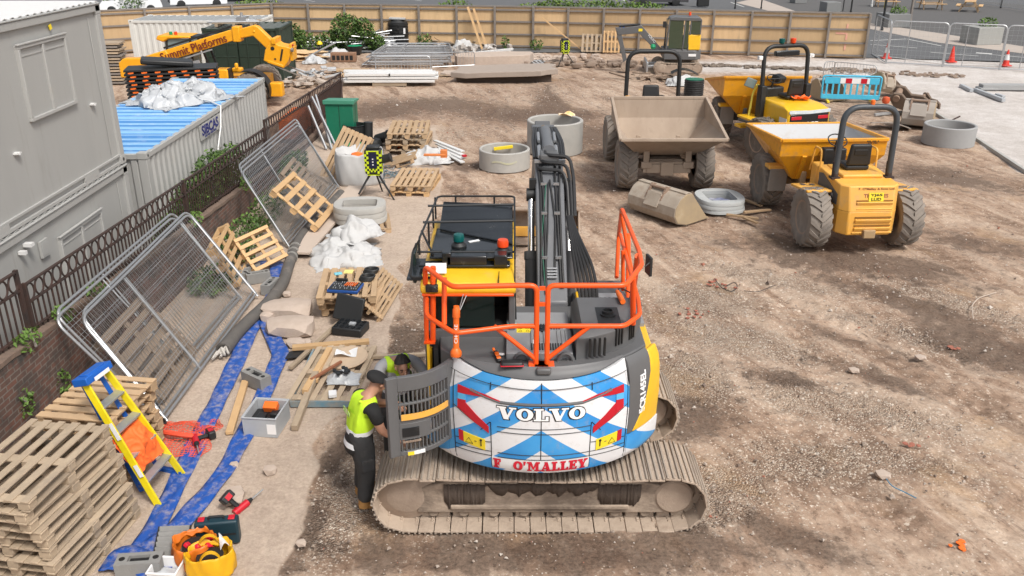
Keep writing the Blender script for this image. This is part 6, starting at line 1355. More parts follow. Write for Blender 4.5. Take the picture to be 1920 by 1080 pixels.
# ================================================================ blue layflat hose strips, grey duct
def ribbon(name,label,pts,w,m,z=.012,seed=0):
    P=fillet([Vector((p.x,p.y,0)) for p in pts],.5,6); b=MB(); vs=[]; rr=random.Random(seed); ph=rr.uniform(0,6); L_=0
    for i,p in enumerate(P):
        a=P[max(0,i-1)]; c=P[min(len(P)-1,i+1)]; d=(c-a).normalized(); n=Vector((-d.y,d.x,0)); L_+=(p-a).length
        for k in range(7):
            f=(k/6-.5); vs.append(p+n*f*w*(1+.06*math.sin(L_*3+ph))+Vector((0,0,z+.022*(.5+.5*math.sin(L_*2.1+ph+f*3))*(1-abs(f)*.8)+.012*math.sin(L_*9+f*11))))
    n=7; fs=[(i*n+k,i*n+k+1,(i+1)*n+k+1,(i+1)*n+k) for i in range(len(P)-1) for k in range(n-1)]
    b.add(vs,fs); o=b.build(name,m,ang=60,solid=.012); tag(o,label,'hose',group='blue layflat hoses'); return o
def dense(px): 
    pts=[G(*p) for p in px]; out=[]
    for a,c in zip(pts[:-1],pts[1:]): out+=[a.lerp(c,i/4) for i in range(4)]
    return out+[pts[-1]]
ribbon('layflat_hose','dusty flat blue hose running from the pallet stack up beside the grey duct',dense([(250,1062),(300,975),(355,860),(410,750),(448,670),(480,600),(520,545),(520,495),(480,497)]),.26,M_blueT,seed=1)
ribbon('layflat_hose','second dusty flat blue hose curving past the broken concrete and the grey tool tub',dense([(255,1055),(340,985),(420,890),(478,780),(505,720),(527,665),(500,610),(490,585)]),.25,M_blueT,z=.02,seed=2)
ribbon('layflat_hose','end of flat blue hose flopped over the grey blocks at the bottom edge',dense([(215,1079),(235,1050),(270,1062),(300,1085)]),.32,M_blueT,z=.05,seed=3)
b=MB(); D=fillet([G(418,657,.10),G(455,612,.10),G(500,572,.10),G(530,535,.10),G(545,485,.10),G(562,445,.10),G(600,405,.1),G(640,362,.10)],.6,6); D=[D[0].lerp(D[0],0)]+D
pts=[];
for a,c in zip(D[1:-1],D[2:]):
    n=max(1,int((c-a).length/.03)); pts+=[a.lerp(c,i/n) for i in range(n)]
b.tube(pts,[.10+.009*(i%2) for i in range(len(pts))],12); b.tube(pts[:14],[.125-.001*i for i in range(14)],10); dd=b.build('duct',mat('dusty_black_duct',(.085,.08,.075),.8,col2=(.17,.15,.13),scale=4,dirt=.35,dirtcol=(.33,.28,.24)),ang=70); tag(dd,'long dusty black corrugated duct snaking along the foot of the fence panels','duct')
b=MB(); rr=random.Random(2)
for k in range(10): c=pts[0]+Vector((rr.uniform(-.06,.06),rr.uniform(-.10,.03),rr.uniform(-.03,.1))); b.tube([c,c+Vector((rr.uniform(-.1,.1),-.14,-.05))],.018,5)
b.build('frayed_end',mat('torn_tape',(.5,.47,.43),.8),dd)
b=MB()
for i in(120,128,136): 
    if i<len(pts)-1: b.tube(pts[i:i+2],.125,12)
b.build('tape_band',mat('grey_tape',(.30,.29,.27),.6),dd)
# ================================================================ concrete blocks, rubble
def hblock(loc,rz,label,sc=1):
    t=thing('concrete_block',label,'concrete block',loc,rz,'grey concrete blocks'); b=MB(); L_,w,h=.46,.19,.2
    b.bx(-L_/2,L_/2,-w/2,w/2,0,h*.8); 
    for (x0,x1,y0,y1) in((-L_/2,L_/2,-w/2,-w/2+.05),(-L_/2,L_/2,w/2-.05,w/2),(-L_/2,-L_/2+.12,-w/2+.05,w/2-.05),(L_/2-.12,L_/2,-w/2+.05,w/2-.05)): b.bx(x0,x1,y0,y1,h*.8,h)
    o=b.build('body',M_concD,t); b=MB(); 
    for x in(-.17,.17): b.rod((x,0,h),(x,0,h+.003),.032,10)
    b.bx(-.10,.10,-.045,.045,h*.8,h*.8+.004); b.build('core_hole',M_txtblk,o); t.scale=(sc,)*3; return t
hblock(G(482,722),R(-38),'dusty grey block lying across the blue hoses'); hblock(G(266,1075),R(6),'grey block with core holes at the bottom edge by the white tub')
for p,r_,lb in(((508,545),80,'grey hollow block standing by the top of the blue hoses'),((485,528),25,'grey hollow block behind the blue hose end, leftmost'),((445,528),10,'grey kerb piece under the nearer mesh panels'),((468,515),60,'grey hollow block tilted on the pile near the wall grass')): hblock(G(*p),R(r_),lb,.95)
def rock(name,label,px,d,seed,m=M_rubble,group='broken concrete lumps',rz=0,lev=2,z=0):
    b=MB(); b.rock((0,0,d[2]*.6),d,seed,lev=lev,jit=.12); o=b.build(name,m,ang=30,loc=G(*px)+Vector((0,0,z)),rot=(0,0,rz)); tag(o,label,'rubble',group); return o
rock('concrete_slab','large flat pinkish broken slab beside the duct, upper of the heap',(540,590),(.52,.36,.14),1,z=.05)
rock('concrete_slab','large flat broken slab beside the duct, lower of the heap',(545,622),(.48,.34,.17),2)
rock('concrete_lump','round pale lump at the left end of the broken slabs',(503,602),(.14,.15,.13),3)
for i,(px,d,lb) in enumerate([((555,648),(.2,.15,.09),'rubble lump in front of the broken slabs'),((575,645),(.1,.1,.06),'small rubble lump right of the broken slabs'),((538,555),(.1,.09,.07),'small white stone above the broken slabs'),((440,935),(.15,.2,.08),'pinkish broken stone beside the red drill near the case'),((440,875),(.07,.06,.05),'white pebble beside the second blue hose'),((508,888),(.1,.09,.08),'brown stone on the dusty path below the tub'),((565,1022),(.07,.06,.05),'brown pebble at the gravel edge near the bottom'),((1060,415),(.1,.08,.05),'small stone beside the bucket of the excavator'),((1725,672),(.11,.09,.04),'pale flat stone on the right dirt'),((1600,697),(.10,.08,.05),'pale stone on the dark dirt patch at right'),((1655,893),(.11,.10,.05),'pinkish stone on the right dirt near the bottom')]): rock('stone',lb,px,d,10+i,group='loose stones',lev=1)
for i,(px,lb) in enumerate([((1345,535),'red brick rubble patch right of the orange rails'),((1290,590),'red brick fragment beside the far track'),((1552,395),'red fragment by the wooden stakes')]):
    b=MB(); rr=random.Random(i)
    for k in range(14): b.rock((rr.gauss(0,.13),rr.gauss(0,.1),.012),(rr.uniform(.015,.045),)*2+(rr.uniform(.012,.025),),k+50*i)
    o=b.build('brick_rubble',mat('brick_red',(.36,.13,.085),.9,col2=(.25,.1,.07)),loc=G(*px)); tag(o,lb,'rubble','brick rubble')
# ================================================================ tools and boxes
def cbox(t,w,d,h,m,wall=.02,nm='tub'):
    b=MB(); b.bx(-w/2,w/2,-d/2,d/2,0,.02)
    for s in(-1,1): b.bx(s*w/2-wall*(s>0),s*w/2+wall*(s<0),-d/2,d/2,.02,h); b.bx(-w/2+wall,w/2-wall,s*d/2-wall*(s>0),s*d/2+wall*(s<0),.02,h)
    b.tube([(x,y,h) for x,y in((-w/2,-d/2),(w/2,-d/2),(w/2,d/2),(-w/2,d/2))],.016,6,closed=True); return b.build(nm,m,t,bevel=.004)
t=thing('tool_tub','open grey plastic tub with black tool inserts and an orange box','tub',G(502,800),R(-6)); cbox(t,.46,.52,.28,M_tub); b=MB(); b.bx(-.2,.2,-.22,.2,.1,.16); b.box((-.05,-.05,.18),(.12,.18,.05)); b.box((.1,.05,.18),(.1,.12,.06)); b.build('tool_insert',M_blk,t,bevel=.015); b=MB(); b.box((.02,.14,.23),(.19,.12,.10),(.4,0,0)); b.build('orange_box',M_orgpl,t,bevel=.01); b=MB(); b.bx(.10,.22,-.262,-.258,.05,.2); b.build('white_label',M_labw,t)
def drill(label,loc,rz,rot=None):
    t=thing('cordless_drill',label,'drill',loc,rz,rot=rot,group='red cordless drills'); b=MB(); b.tube([(0,-.10,.04),(0,.06,.04)],.035,10); b.tube([(0,-.06,.04),(.0,-.07,.04)],.04,10); b.build('motor_body',M_red,t); b=MB(); b.tube([(0,-.03,.04),(-.13,-.06,.035)],.024,8); b.tube([(0,.06,.04),(0,.11,.04)],[.028,.016],10); b.build('grip',M_blk,t); b=MB(); b.box((-.16,-.07,.045),(.075,.13,.085),(0,0,.2)); b.build('battery',M_blk,t,bevel=.012); b=MB(); b.box((-.16,-.07,.09),(.05,.06,.01),(0,0,.2)); b.build('red_mark',M_red,t); b=MB(); b.rod((0,.11,.04),(0,.25,.035),.007,6); b.build('drill_bit',M_steel,t); t.scale=(1.25,)*3; return t
drill('red cordless drill lying across the blue hose by the netting',G(368,832,.03),R(205)); drill('red cordless drill standing by the pinkish stone near the tool case',G(452,950),R(-20),rot=(R(20),R(55),R(-20)))
t=thing('tool_case','dark teal tool case with red latches standing on the path','tool case',G(412,1015),R(8)); b=MB(); b.bx(-.23,.23,-.07,.07,0,.30); b.build('shell',M_case,t,bevel=.025,seg=3); b=MB(); b.tube(fillet([(-.08,-.0,.30),(-.08,-.0,.335),(.08,0,.335),(.08,0,.30)],.02),.012,6); b.build('handle',M_blk,t); b=MB(); 
for s in(-.16,.16): b.bx(s-.035,s+.035,-.03,.045,.295,.312); 
b.build('latch',M_red,t,bevel=.006); b=MB(); b.bx(-.2,.2,-.075,-.068,.13,.15); b.build('lid_seam',M_txtblk,t)
def bagmesh(fn,nu,nv,th,name,m,label,cat,loc,rz=0,group=None,par=None):
    b=MB(); b.slab(fn,nu,nv,th); o=b.build(name,m,par,ang=180,loc=loc,rot=(0,0,rz)); 
    if not par: tag(o,label,cat,group)
    return o
def sack(w,d,h,seed,top=.55,crump=.06):
    rr=random.Random(seed); ph=[rr.uniform(0,6) for _ in range(8)]
    def f(a,c):
        an=2*PI*a; sq=1/max(abs(math.cos(an)),abs(math.sin(an))); k=1+.35*(min(sq,1.3)-1)
        if c<.12: r=c/.12; z=0
        elif c<.7: r=1+.06*math.sin(PI*(c-.12)/.58); z=h*(c-.12)/.58
        else: r=1-(c-.7)/.3*(1-top); z=h*(1-.25*((c-.7)/.3)**.7)
        cr=crump*(math.sin(5*an+ph[0]+4*c)+.7*math.sin(9*an+ph[1]-7*c)+.5*math.sin(14*an+11*c+ph[2]))*min(1,c*4)
        return (w*r*k*(1+cr)*math.cos(an)*.5*1.1,d*r*k*(1+cr)*math.sin(an)*.5*1.1,max(.0,z*(1+.8*cr)+.0))
    return f
t=thing('carrier_bag','crumpled yellow and orange carrier bags full of bits at the bottom edge','bag',G(385,1068),R(20))
yb_=bagmesh(sack(.42,.32,.30,3,.82,.045),56,18,.006,'yellow_bag',mat('yellow_bag_plastic',(.70,.39,.006),.45,col2=(.62,.27,.006),scale=4,bump=.6,bscale=9),None,None,(.07,-.06,0),0,par=t); bagmesh(sack(.38,.34,.28,8,.85,.05),56,18,.006,'orange_bag',mat('orange_bag_plastic',(.66,.16,.012),.45,bump=.6,bscale=9),None,None,(-.08,.20,0),.4,par=t)
b=MB()
for s_ in(-1,1): b.slab(lambda a,c,s_=s_:(.07+.11*math.cos(PI*a),-.06+s_*.12+.05*c*s_,.20+.16*math.sin(PI*a)+.0*c),12,2,.006)
b.build('handle',MATS['yellow_bag_plastic'],t); b=MB(); b.lathe([(0,.20),(.12,.20),(.14,.21)],14,(.07,-.06,0)); b.lathe([(0,.19),(.12,.19),(.13,.2)],14,(-.08,.2,0)); b.build('bag_inside',M_txtblk,t)
b=MB(); rr=random.Random(4)
for k in range(9): b.box((rr.uniform(-.16,.1),.12+rr.uniform(-.05,.15),.2+rr.uniform(0,.05)),(.07,.05,.04),(rr.random(),rr.random(),rr.random()*3))
b.build('contents',M_txtred,t,bevel=.005); b=MB(); b.slab(lambda a,c:(.18+.10*a,-.02+.2*c,.22+.08*math.sin(3*a+2*c)),6,6,.006); b.build('white_flap',M_labw,t)
t=thing('footing_tray','ribbed grey rubber tray propped beside the carrier bags','tray',G(320,1042),R(4)); b=MB(); b.slab(lambda a,c:(-.16+.32*a,-.1+.36*c,.02+.16*c+.012*math.sin(c*40)),4,40,.012); b.build('ribbed_mat',M_concD,t); b=MB(); b.tube([(-.16,-.1,.02),(.16,-.1,.02),(.17,.26,.18),(-.17,.26,.18)],.015,6,closed=True); b.build('rim',M_blk,t)
t=thing('small_tub','small white tub of crumpled wrapping at the bottom edge','tub',G(316,1085),R(-4)); cbox(t,.30,.26,.17,M_labw,.01); bagmesh(crumple(.26,.22,.12,5,rough=.5),24,20,.004,'wrapping',M_film,None,None,(0,0,.04),0,par=t)
# socket set etc on pallets
t=thing('socket_set','open blue socket set case laid on the pallet','tool set',(-2.86,13.98,.455),R(-8)); b=MB(); b.bx(-.27,.27,-.2,.2,0,.05); b.build('case_base',mat('blue_case',(.012,.075,.30),.4),t,bevel=.01); b=MB(); b.bx(-.25,.25,-.18,.18,.05,.056); b.build('foam',M_blk,t); b=MB(); rr=random.Random(6)
for i in range(12):
    for j in range(4):
        if rr.random()<.7: b.rod((-.22+.04*i,-.13+.085*j,.056),(-.22+.04*i,-.13+.085*j+.035,.066),.009,6)
b.build('socket',M_steel,t); b=MB()
for i in range(6): b.beam((-.02+.035*i,-.0,.065),(.0+.035*i,.15,.065),.012,.012)
b.build('driver',M_orgpl,t); b=MB(); b.box((-.05,.24,.12),(.54,.02,.22),(-.9,0,0)) if False else b.box((-.16,.3,.03),(.2,.06,.06)); b.build('meter',M_txtblk,t)
for k,(x,y) in enumerate(((-2.55,14.75),(-2.57,14.42))):
    b=MB(); 
    for q in range(4): b.tube([(x+.12*math.cos(a)+.01*q,y+.10*math.sin(a),.465+.018*q) for a in np.linspace(0,2*PI,17)[:-1]],.018,6,closed=True)
    o=b.build('hose_coil',M_blk); tag(o,['black rubber hose coil on the socket set pallet, farther of two','black rubber hose coil on the socket set pallet, nearer of two'][k],'hose coil','hose coils')
b=MB(); b.box((-2.95,14.8,.45),(.16,.16,.012)); tag(b.build('yellow_card',mat('pale_yellow_card',(.85,.75,.25),.6)),'pale yellow card on the socket set pallet','card')
b=MB(); b.box((-3.12,14.7,.45),(.14,.10,.03),(0,0,.4)); tag(b.build('blue_glove',mat('pale_blue_cloth',(.2,.55,.65),.7),bevel=.01),'pale blue folded cloth on the socket set pallet','cloth')
t=thing('hard_case','black foam lined hard case lying open in front of the pallets','case',G(658,622),R(-14)); b=MB(); b.bx(-.26,.26,-.19,.19,0,.14); b.build('base',M_blk,t,bevel=.02); b=MB(); b.box((-.12,.25,.30),(.5,.07,.44),(-.35,.15,0)); b.build('lid',M_blk,t,bevel=.02); b=MB()
for i in range(5):
    for j in range(3): b.box((-.2+.1*i,-.12+.12*j,.145),(.05,.07,.02))
b.build('foam_insert',M_gloss,t); b=MB(); b.box((.05,-.02,.165),(.1,.08,.03)); b.build('grey_tool',M_tub,t)
# loose timber
def timber(pa,pb,w,h,label,za=.05,zb=.05,m=M_woodN,group='loose timber lengths'):
    A=G(*pa,za) if len(pa)==2 else Vector(pa); B=G(*pb,zb) if len(pb)==2 else Vector(pb); b=MB(); c=(A+B)/2; b.beam(A-c,B-c,w,h); o=b.build('timber',m,bevel=.004,seg=1,loc=c); tag(o,label,'timber',group); return o
timber((430,812),(460,715),.10,.05,'short timber lying between the two blue hoses',m=M_woodN)
timber((552,803),(592,700),.09,.09,'square timber sticking out past the worn pallet, lower end',.05,.2,M_woodO)
timber((572,735),(618,655),.09,.08,'yellowish timber lying on the worn pallet',.18,.2)
timber((592,715),(612,660),.06,.06,'narrow timber beside the yellowish one on the worn pallet',.17,.2)
timber((606,700),(628,655),.08,.05,'wide plank on the worn pallet, rightmost',.15,.17,M_woodO)
timber((583,712),(640,678),.04,.04,'thin reddish stick across the worn pallet',.22,.22,mat('red_wood',(.30,.12,.06),.8))
timber((548,652),(692,640),.12,.06,'long timber lying across below the open hard case',.1,.1)
timber((544,690),(640,600),.07,.05,'dark weathered stick under the crossing timber',.05,.05,M_woodO)
timber((688,670),(800,664),.06,.05,'thin timber on the ground behind the workers',.04,.04,M_woodO)
timber((560,475),(670,350),.45,.05,'long pale scaffold board lying beside the duct',.12,.12,mat('dusty_board',(.52,.43,.355),.9,col2=(.43,.35,.29),scale=3,dirt=.2))
timber((905,95),(878,12),.14,.04,'long plank leaning on the hoarding, left of the pair',0.05,2.2) if False else None
def lean(px0,px1,w,h,label,m=M_woodN,grp='planks leaning on the hoarding',top=1.9):
    A=G(*px0,.03); n_=Vector((0,-.25,0)); B=hpt(*px1,.3)+Vector((0,47,0)); c=A; b=MB(); b.beam(Vector((0,0,0)),B-c,w,h,up=(0,1,0)); o=b.build('plank',m,loc=c); tag(o,label,'plank',grp)
lean((904,92),(879,12),.11,.06,'long plank leaning on the hoarding, left one of the pair'); lean((914,92),(890,15),.11,.06,'long plank leaning on the hoarding, right one of the pair'); lean((1094,96),(1018,32),.06,.06,'thin stick propped low across the hoarding, left of the upright pallets')
b=MB(); b.lathe([(0,0),(.30,0),(.31,.015),(.30,.03),(0,.03)],32); o=b.build('reel_disc',mat('pale_board',(.58,.44,.31),.8),loc=G(652,672,.16),rot=(R(6),R(-5),0)); tag(o,'round pale wooden disc on the worn pallet','disc')
b=MB(); b.slab(lambda a,c:(-.16+.32*a,-.10+.2*c,.02+.03*math.sin(5*a+3*c)+.03*abs(a-.5)),10,8,.004); o=b.build('paper_sheet',M_labw,loc=G(650,664,.20)); tag(o,'crumpled white paper on the round wooden disc','paper')
bagmesh(crumple(.46,.34,.16,12,rough=.5),36,30,.006,'rubbish_bag',M_film,'half open clear bag of black parts on the worn pallet','bag',G(645,712,.13)); b=MB(); rr=random.Random(8)
for k in range(12): b.rock((rr.gauss(0,.07),rr.gauss(0,.05),.1),(.04,.04,.03),k)
o=b.build('black_parts',M_blk,loc=G(643,710,.16)); tag(o,'black loose parts spilling from the clear bag on the worn pallet','parts')
b=MB(); b.box((0,0,.03),(.11,.14,.05),(0,0,.2)); tag(b.build('carton',M_labw,bevel=.004,loc=G(624,742,.12)),'small white carton at the front of the worn pallet','carton')
b=MB(); b.slab(lambda a,c:(-.22+.44*a,-.12+.24*c+.1*a,.02+.03*math.sin(4*a)),8,4,.01); tag(b.build('rubber_mat',M_blk,loc=G(555,672)),'curled black rubber strip left of the worn pallet','strip')
# bulk bags
bagmesh(crumple(1.35,1.35,.50,21,rough=.16,sharp=2.6),56,50,.01,'bulk_bag',M_bag,'large crumpled white bulk bag in front of the concrete ring sections','bulk bag',G(650,482),.3,'white bulk bags')
bagmesh(crumple(.95,.85,.5,24,rough=.2,sharp=2.6),50,44,.01,'bulk_bag',M_bag,'white bulk bag slumped on top of the large crumpled one','bulk bag',G(668,440,.25),.9,'white bulk bags')
bagmesh(sack(1.05,1.0,.85,27,.7,.03),56,26,.012,'bulk_bag',M_bag,'full white bulk bag behind the checked tripod unit','bulk bag',G(676,340),.1,'white bulk bags')
bagmesh(crumple(1.3,1.1,.5,30,rough=.25),50,44,.012,'bulk_bag',M_bag,'open white bulk bag of offcuts by the pallet pair','bulk bag',G(800,300),.2,'white bulk bags')
b=MB(); b.bx(-.3,.3,-.06,.06,.0,.05); b.box((.25,.05,.05),(.18,.2,.2)); tag(b.build('orange_offcut',mat('terracotta_plastic',(.70,.22,.06),.5),bevel=.01,loc=G(815,292,.35)),'terracotta pipe offcut in the open bulk bag','pipe')
b=MB(); b.lathe([(.16,0),(.18,.08),(.14,.2),(0,.24)],14); tag(b.build('orange_ball',M_orgpl,loc=G(670,302,.62)),'orange and black float lying in the full bulk bag','float')
t=thing('white_batten_bundle','white plastic boards lying beyond the open bulk bag','boards',G(842,290),R(28)); b=MB()
for k in range(4): b.box((.06*k-.1,.2*k-.4,.06+.05*k),(.14,1.5,.04),(.02,.03*k,.05*k))
b.build('board',M_white,t,bevel=.004); b=MB(); b.box((.02,-1.0,.19),(.12,.1,.05)); b.build('red_tape',M_red,t)
b=MB(); rr=random.Random(9)
for k in range(26):
    c=Vector((rr.gauss(0,.35),rr.gauss(0,.3),.04)); r=rr.uniform(.1,.3); a0=rr.uniform(0,6)
    b.tube([c+Vector((r*math.cos(a0+x),r*math.sin(a0+x),.05*math.sin(2*x)+.02)) for x in np.linspace(0,4,8)],.012,4)
tag(b.build('cable_tangle',mat('teal_cable',(.03,.09,.10),.5,col2=(.2,.22,.25),amt=1),loc=G(735,330)),'tangle of dark teal cables behind the checked tripod unit','cables')
# drainage fittings, green cabinet
t=thing('green_cabinet','green steel cabinet with sloping lid at the end of the railings','cabinet',(-5.2,26.9,0),R(-2)); b=MB(); b.bx(-.42,.42,-.35,.35,0,1.18); b.build('body',M_green,t,bevel=.02); b=MB(); b.prism([(-.40,1.19),(.42,1.19),(.42,1.24),(-.40,1.32)],-.47,.47,fn=lambda u,v,w:(w,u,v)); b.build('lid',mat('pale_green_lid',(.06,.26,.17),.5),t,bevel=.015); b=MB(); b.bx(-.005,.005,-.36,-.352,.05,1.15); b.bx(.425,.43,-.005,.005,.1,1.1); b.build('door_seam',M_txtblk,t)
t=thing('drain_fittings','heap of black plastic drainage fittings beside the green cabinet','fittings',G(690,275)); b=MB(); b.lathe([(.30,0),(.33,.55),(.36,.57),(.30,.57),(.26,.1),(0,.1)],20,(-.45,.5,0)); b.rod((-.05,.4,0),(-.02,.45,.65),.14,14); b.rod((.25,.3,.15),(.6,.1,.3),.16,14); b.rod((.5,.6,.2),(1.0,.5,.25),.18,14); b.lathe([(.0,.3),(.2,.25),(.26,.1),(.26,0)],16,(.2,-.1,0)); b.rod((.7,.2,.1),(1.15,.3,.5),.13,12); b.build('pipe',M_blk,t); b=MB(); b.lathe([(0,.02),(.3,.02),(.3,0)],18,(-.42,.1,.05)); b.build('green_lid',MATS['bright_green_plastic'],t); b=MB(); b.rod((1.0,.15,.2),(1.02,.12,.45),.1,10); b.rod((.95,-.15,.02),(1.1,-.2,.2),.1,10); b.build('orange_cap',M_orgpl,t)
t=thing('steel_channels','three galvanised steel channels leaning on the far railings','steel channels',G(632,283)); A=Vector((0,0,.02)); b=MB()
for k,(tx,ty) in enumerate(((585,183),(592,180),(578,200))):
    B=GX(tx,ty,-6.12)-G(632,283); b.beam(A+Vector((-.16*k,.05,0)),B,.14,.05,up=(1,.4,0))
b.build('channel',M_tub,t,bevel=.01)
# ================================================================ tripod survey units
def survey(loc,rz,label,sc=1):
    t=thing('survey_unit',label,'survey unit',loc,rz,'checked tripod units'); b=MB(); 
    for k,a in enumerate((-2.6,-.5,1.4)): b.tube([(.10*math.cos(a),.08*math.sin(a),.62),(.55*math.cos(a),.50*math.sin(a),.0)],[.028,.02],6)
    b.build('leg',M_blk,t)
    b=MB(); b.bx(-.2,.2,-.15,.15,.62,1.22); b.bx(-.16,.16,-.12,.12,1.22,1.30); bd=b.build('body',M_blk,t,bevel=.03); b=MB()
    for j in range(9):
        for i in range(2):
            for s in(-1,1):
                if (i+j)%2==0: b.box((s*(.125+.05*i),-.155,.67+.06*j),(.05,.012,.06))
                if (i+j)%2==1: b.box((s*.205,-.10+.06*i,.67+.06*j),(.012,.06,.06))
    for i in range(5):
        for j in range(2):
            if (i+j)%2: b.box((-.08+.04*i,-.155,.70+.04*j),(.04,.012,.04))
    b.box((0,-.156,1.19),(.3,.01,.025)); b.box((0,-.1,.60),(.3,.1,.015)); b.build('yellow_check',mat('fluorescent_yellow',(.62,.75,.02),.5),bd)
    b=MB(); b.bx(-.085,.085,-.16,-.15,.78,1.16); p_=b.build('display_panel',mat('navy_panel',(.012,.015,.045),.3),bd); b=MB(); 
    for z in(.86,.93,1.0): b.box((0,-.163,z),(.03,.004,.03))
    b.build('white_label',M_labw,p_)
    if sc>=1: b=MB(); b.rod((.2,.0,.95),(.42,-.05,1.02),.10,14); b.rod((.40,-.05,1.01),(.43,-.05,1.02),.115,14); b.build('siren_horn',M_blk,t)
    t.scale=(sc,)*3; return t
survey(G(705,370),0,'black and yellow checked unit on a black tripod beside the full bulk bag'); survey(G(1058,123),R(25),'black and yellow checked tripod unit far off near the hoarding',.95)
# ================================================================ concrete rings and covers
def ring(name,label,c,ro,ri,h,m=M_conc,group='concrete rings',n=48):
    b=MB(); b.lathe([(ri,0),(ro,0),(ro,h-.02),(ro-.02,h),(ri+.02,h),(ri,h-.02)],n,closed=True); o=b.build(name,m,loc=c); tag(o,label,'concrete ring',group); return o
c=G(946,312); ring('concrete_ring','low pale concrete ring with a yellow tool inside, left of the boom',(c.x,c.y,0),.70,.62,.52)
b=MB(); b.beam((-.25,0,.38),(.28,.05,.44),.05,.09); tag(b.build('yellow_level',M_lab,loc=(c.x-.05,c.y+.45,0),bevel=.01),'yellow spirit level resting inside the low concrete ring','level')
b=MB(); b.slab(lambda a,q:(c.x+.707*math.sin(-.5+1.0*a),c.y-.707*math.cos(-.5+1.0*a),.25+.05*q+.03*math.sin(7*a)),10,1,.004); o=b.build('paint_mark',mat('faint_yellow_spray',(.50,.50,.30),.9,col2=(.44,.43,.40),scale=14,amt=1)); tag(o,'faint yellow spray mark on the low concrete ring','paint mark')
c=G(1040,282); ring('concrete_ring','tall concrete manhole ring behind the boom with rags on its rim',(c.x,c.y,0),.82,.72,.92)
b=MB(); b.slab(lambda a,q:(-.2+.5*a,-.12+.28*q+.2*a,.02+.05*math.sin(6*a+4*q)-.25*max(0,a-.7)),10,8,.008); tag(b.build('yellow_rag',mat('yellow_orange_rag',(.85,.45,.04),.7,col2=(.8,.7,.6),amt=1,scale=5),loc=(c.x+.32,c.y+.45,.95)),'yellow and white rags draped on the rim of the tall ring','rags')
c=G(1776,268); ring('concrete_ring','grey concrete ring on the pale yard at the right edge',(c.x,c.y,0),.75,.66,.58,mat('grey_concrete',(.33,.335,.335),.9,col2=(.28,.28,.28),dirt=.15,bump=.3))
def oval(label,c,n,rx,ry,rz,m,hole=(.5,.42),dz=.11,group='oval cover slabs',cat='cover slab'):
    for k in range(n):
        b=MB(); P=[];Q=[]; N=32
        for i in range(N):
            a=2*PI*i/N; e=.80; P.append((rx*math.copysign(abs(math.cos(a))**e,math.cos(a)),ry*math.copysign(abs(math.sin(a))**e,math.sin(a))))
            e=.25; Q.append((rx*hole[0]*math.copysign(abs(math.cos(a))**e,math.cos(a)),ry*hole[1]*math.copysign(abs(math.sin(a))**e,math.sin(a))))
        vs=[(x,y,0) for x,y in P]+[(x,y,dz-.015) for x,y in P]+[(x*.985,y*.985,dz) for x,y in P]+[(x,y,dz) for x,y in Q]+[(x,y,0) for x,y in Q]
        b.add(vs,[(j*N+i,j*N+(i+1)%N,((j+1)%5)*N+(i+1)%N,((j+1)%5)*N+i) for j in range(5) for i in range(N)])
        o=b.build('cover_slab',m,loc=(c.x+.02*math.sin(k*5),c.y,c.z+k*(dz+.006)),rot=(0,0,rz+.03*math.sin(k*3))); tag(o,f'{words[k] if k<n-1 else "top"} {label}',cat,group)
oval('oval concrete cover slab in the stack behind the large bulk bag',G(678,420)+Vector((0,0,.12)),3,.58,.52,.1,M_conc,(.66,.52),.12)
pallet(pn,(G(690,425).x,G(690,425).y,0),R(10),'pallet under the oval concrete slabs',sc=(1,.9,.8))
oval('oval concrete slab in the low stack by the dumpers',G(1348,388),3,.56,.62,.1,mat('blue_grey_concrete',(.46,.48,.48),.9,col2=(.38,.4,.4),dirt=.2,bump=.3),(.60,.62),.09)
b=MB(); rr=random.Random(3)
for k in range(14): b.rock((rr.uniform(-.17,.17),rr.uniform(-.14,.14),.12),(.10,.09,.05),k)
tag(b.build('blue_scraps',mat('blue_scrap',(.03,.08,.35),.5,col2=(.5,.5,.5),amt=1,scale=3),loc=G(1348,385)),'blue plastic scraps inside the low oval slab stack','scraps')
for (a,c_,lb) in (((1390,372),(1428,386),'short stake by the low oval slabs, uppermost'),((1395,398),(1445,393),'stake lying right of the low oval slabs'),((1362,402),(1422,410),'long stake in front of the low oval slabs'),((1395,408),(1420,418),'short stake in front of the low oval slabs, nearest')): timber(a,c_,.08,.04,lb,m=M_wood,group='stakes by the oval slabs')
# ================================================================ people
def skin_mesh(J,E,root,sub=2):
    """joints name->(pos,(rx,ry)); returns verts, faces of the grown surface"""
    names=list(J); me=bpy.data.meshes.new('s'); me.from_pydata([J[n][0] for n in names],[(names.index(a),names.index(b)) for a,b in E],[])
    o=bpy.data.objects.new('s',me); COL.objects.link(o); md=o.modifiers.new('k','SKIN'); md.use_smooth_shade=True
    for i,n in enumerate(names):
        sv=me.skin_vertices[0].data[i]; r=J[n][1]; sv.radius=r if isinstance(r,tuple) else (r,r); sv.use_root=(n==root)
    s=o.modifiers.new('s','SUBSURF'); s.levels=sub; s.render_levels=sub
    dg=bpy.context.evaluated_depsgraph_get(); dg.update(); ev=bpy.data.meshes.new_from_object(o.evaluated_get(dg))
    V=[v.co.copy() for v in ev.vertices]; F=[tuple(p.vertices) for p in ev.polygons]
    bpy.data.objects.remove(o); bpy.data.meshes.remove(me); bpy.data.meshes.remove(ev); return V,F
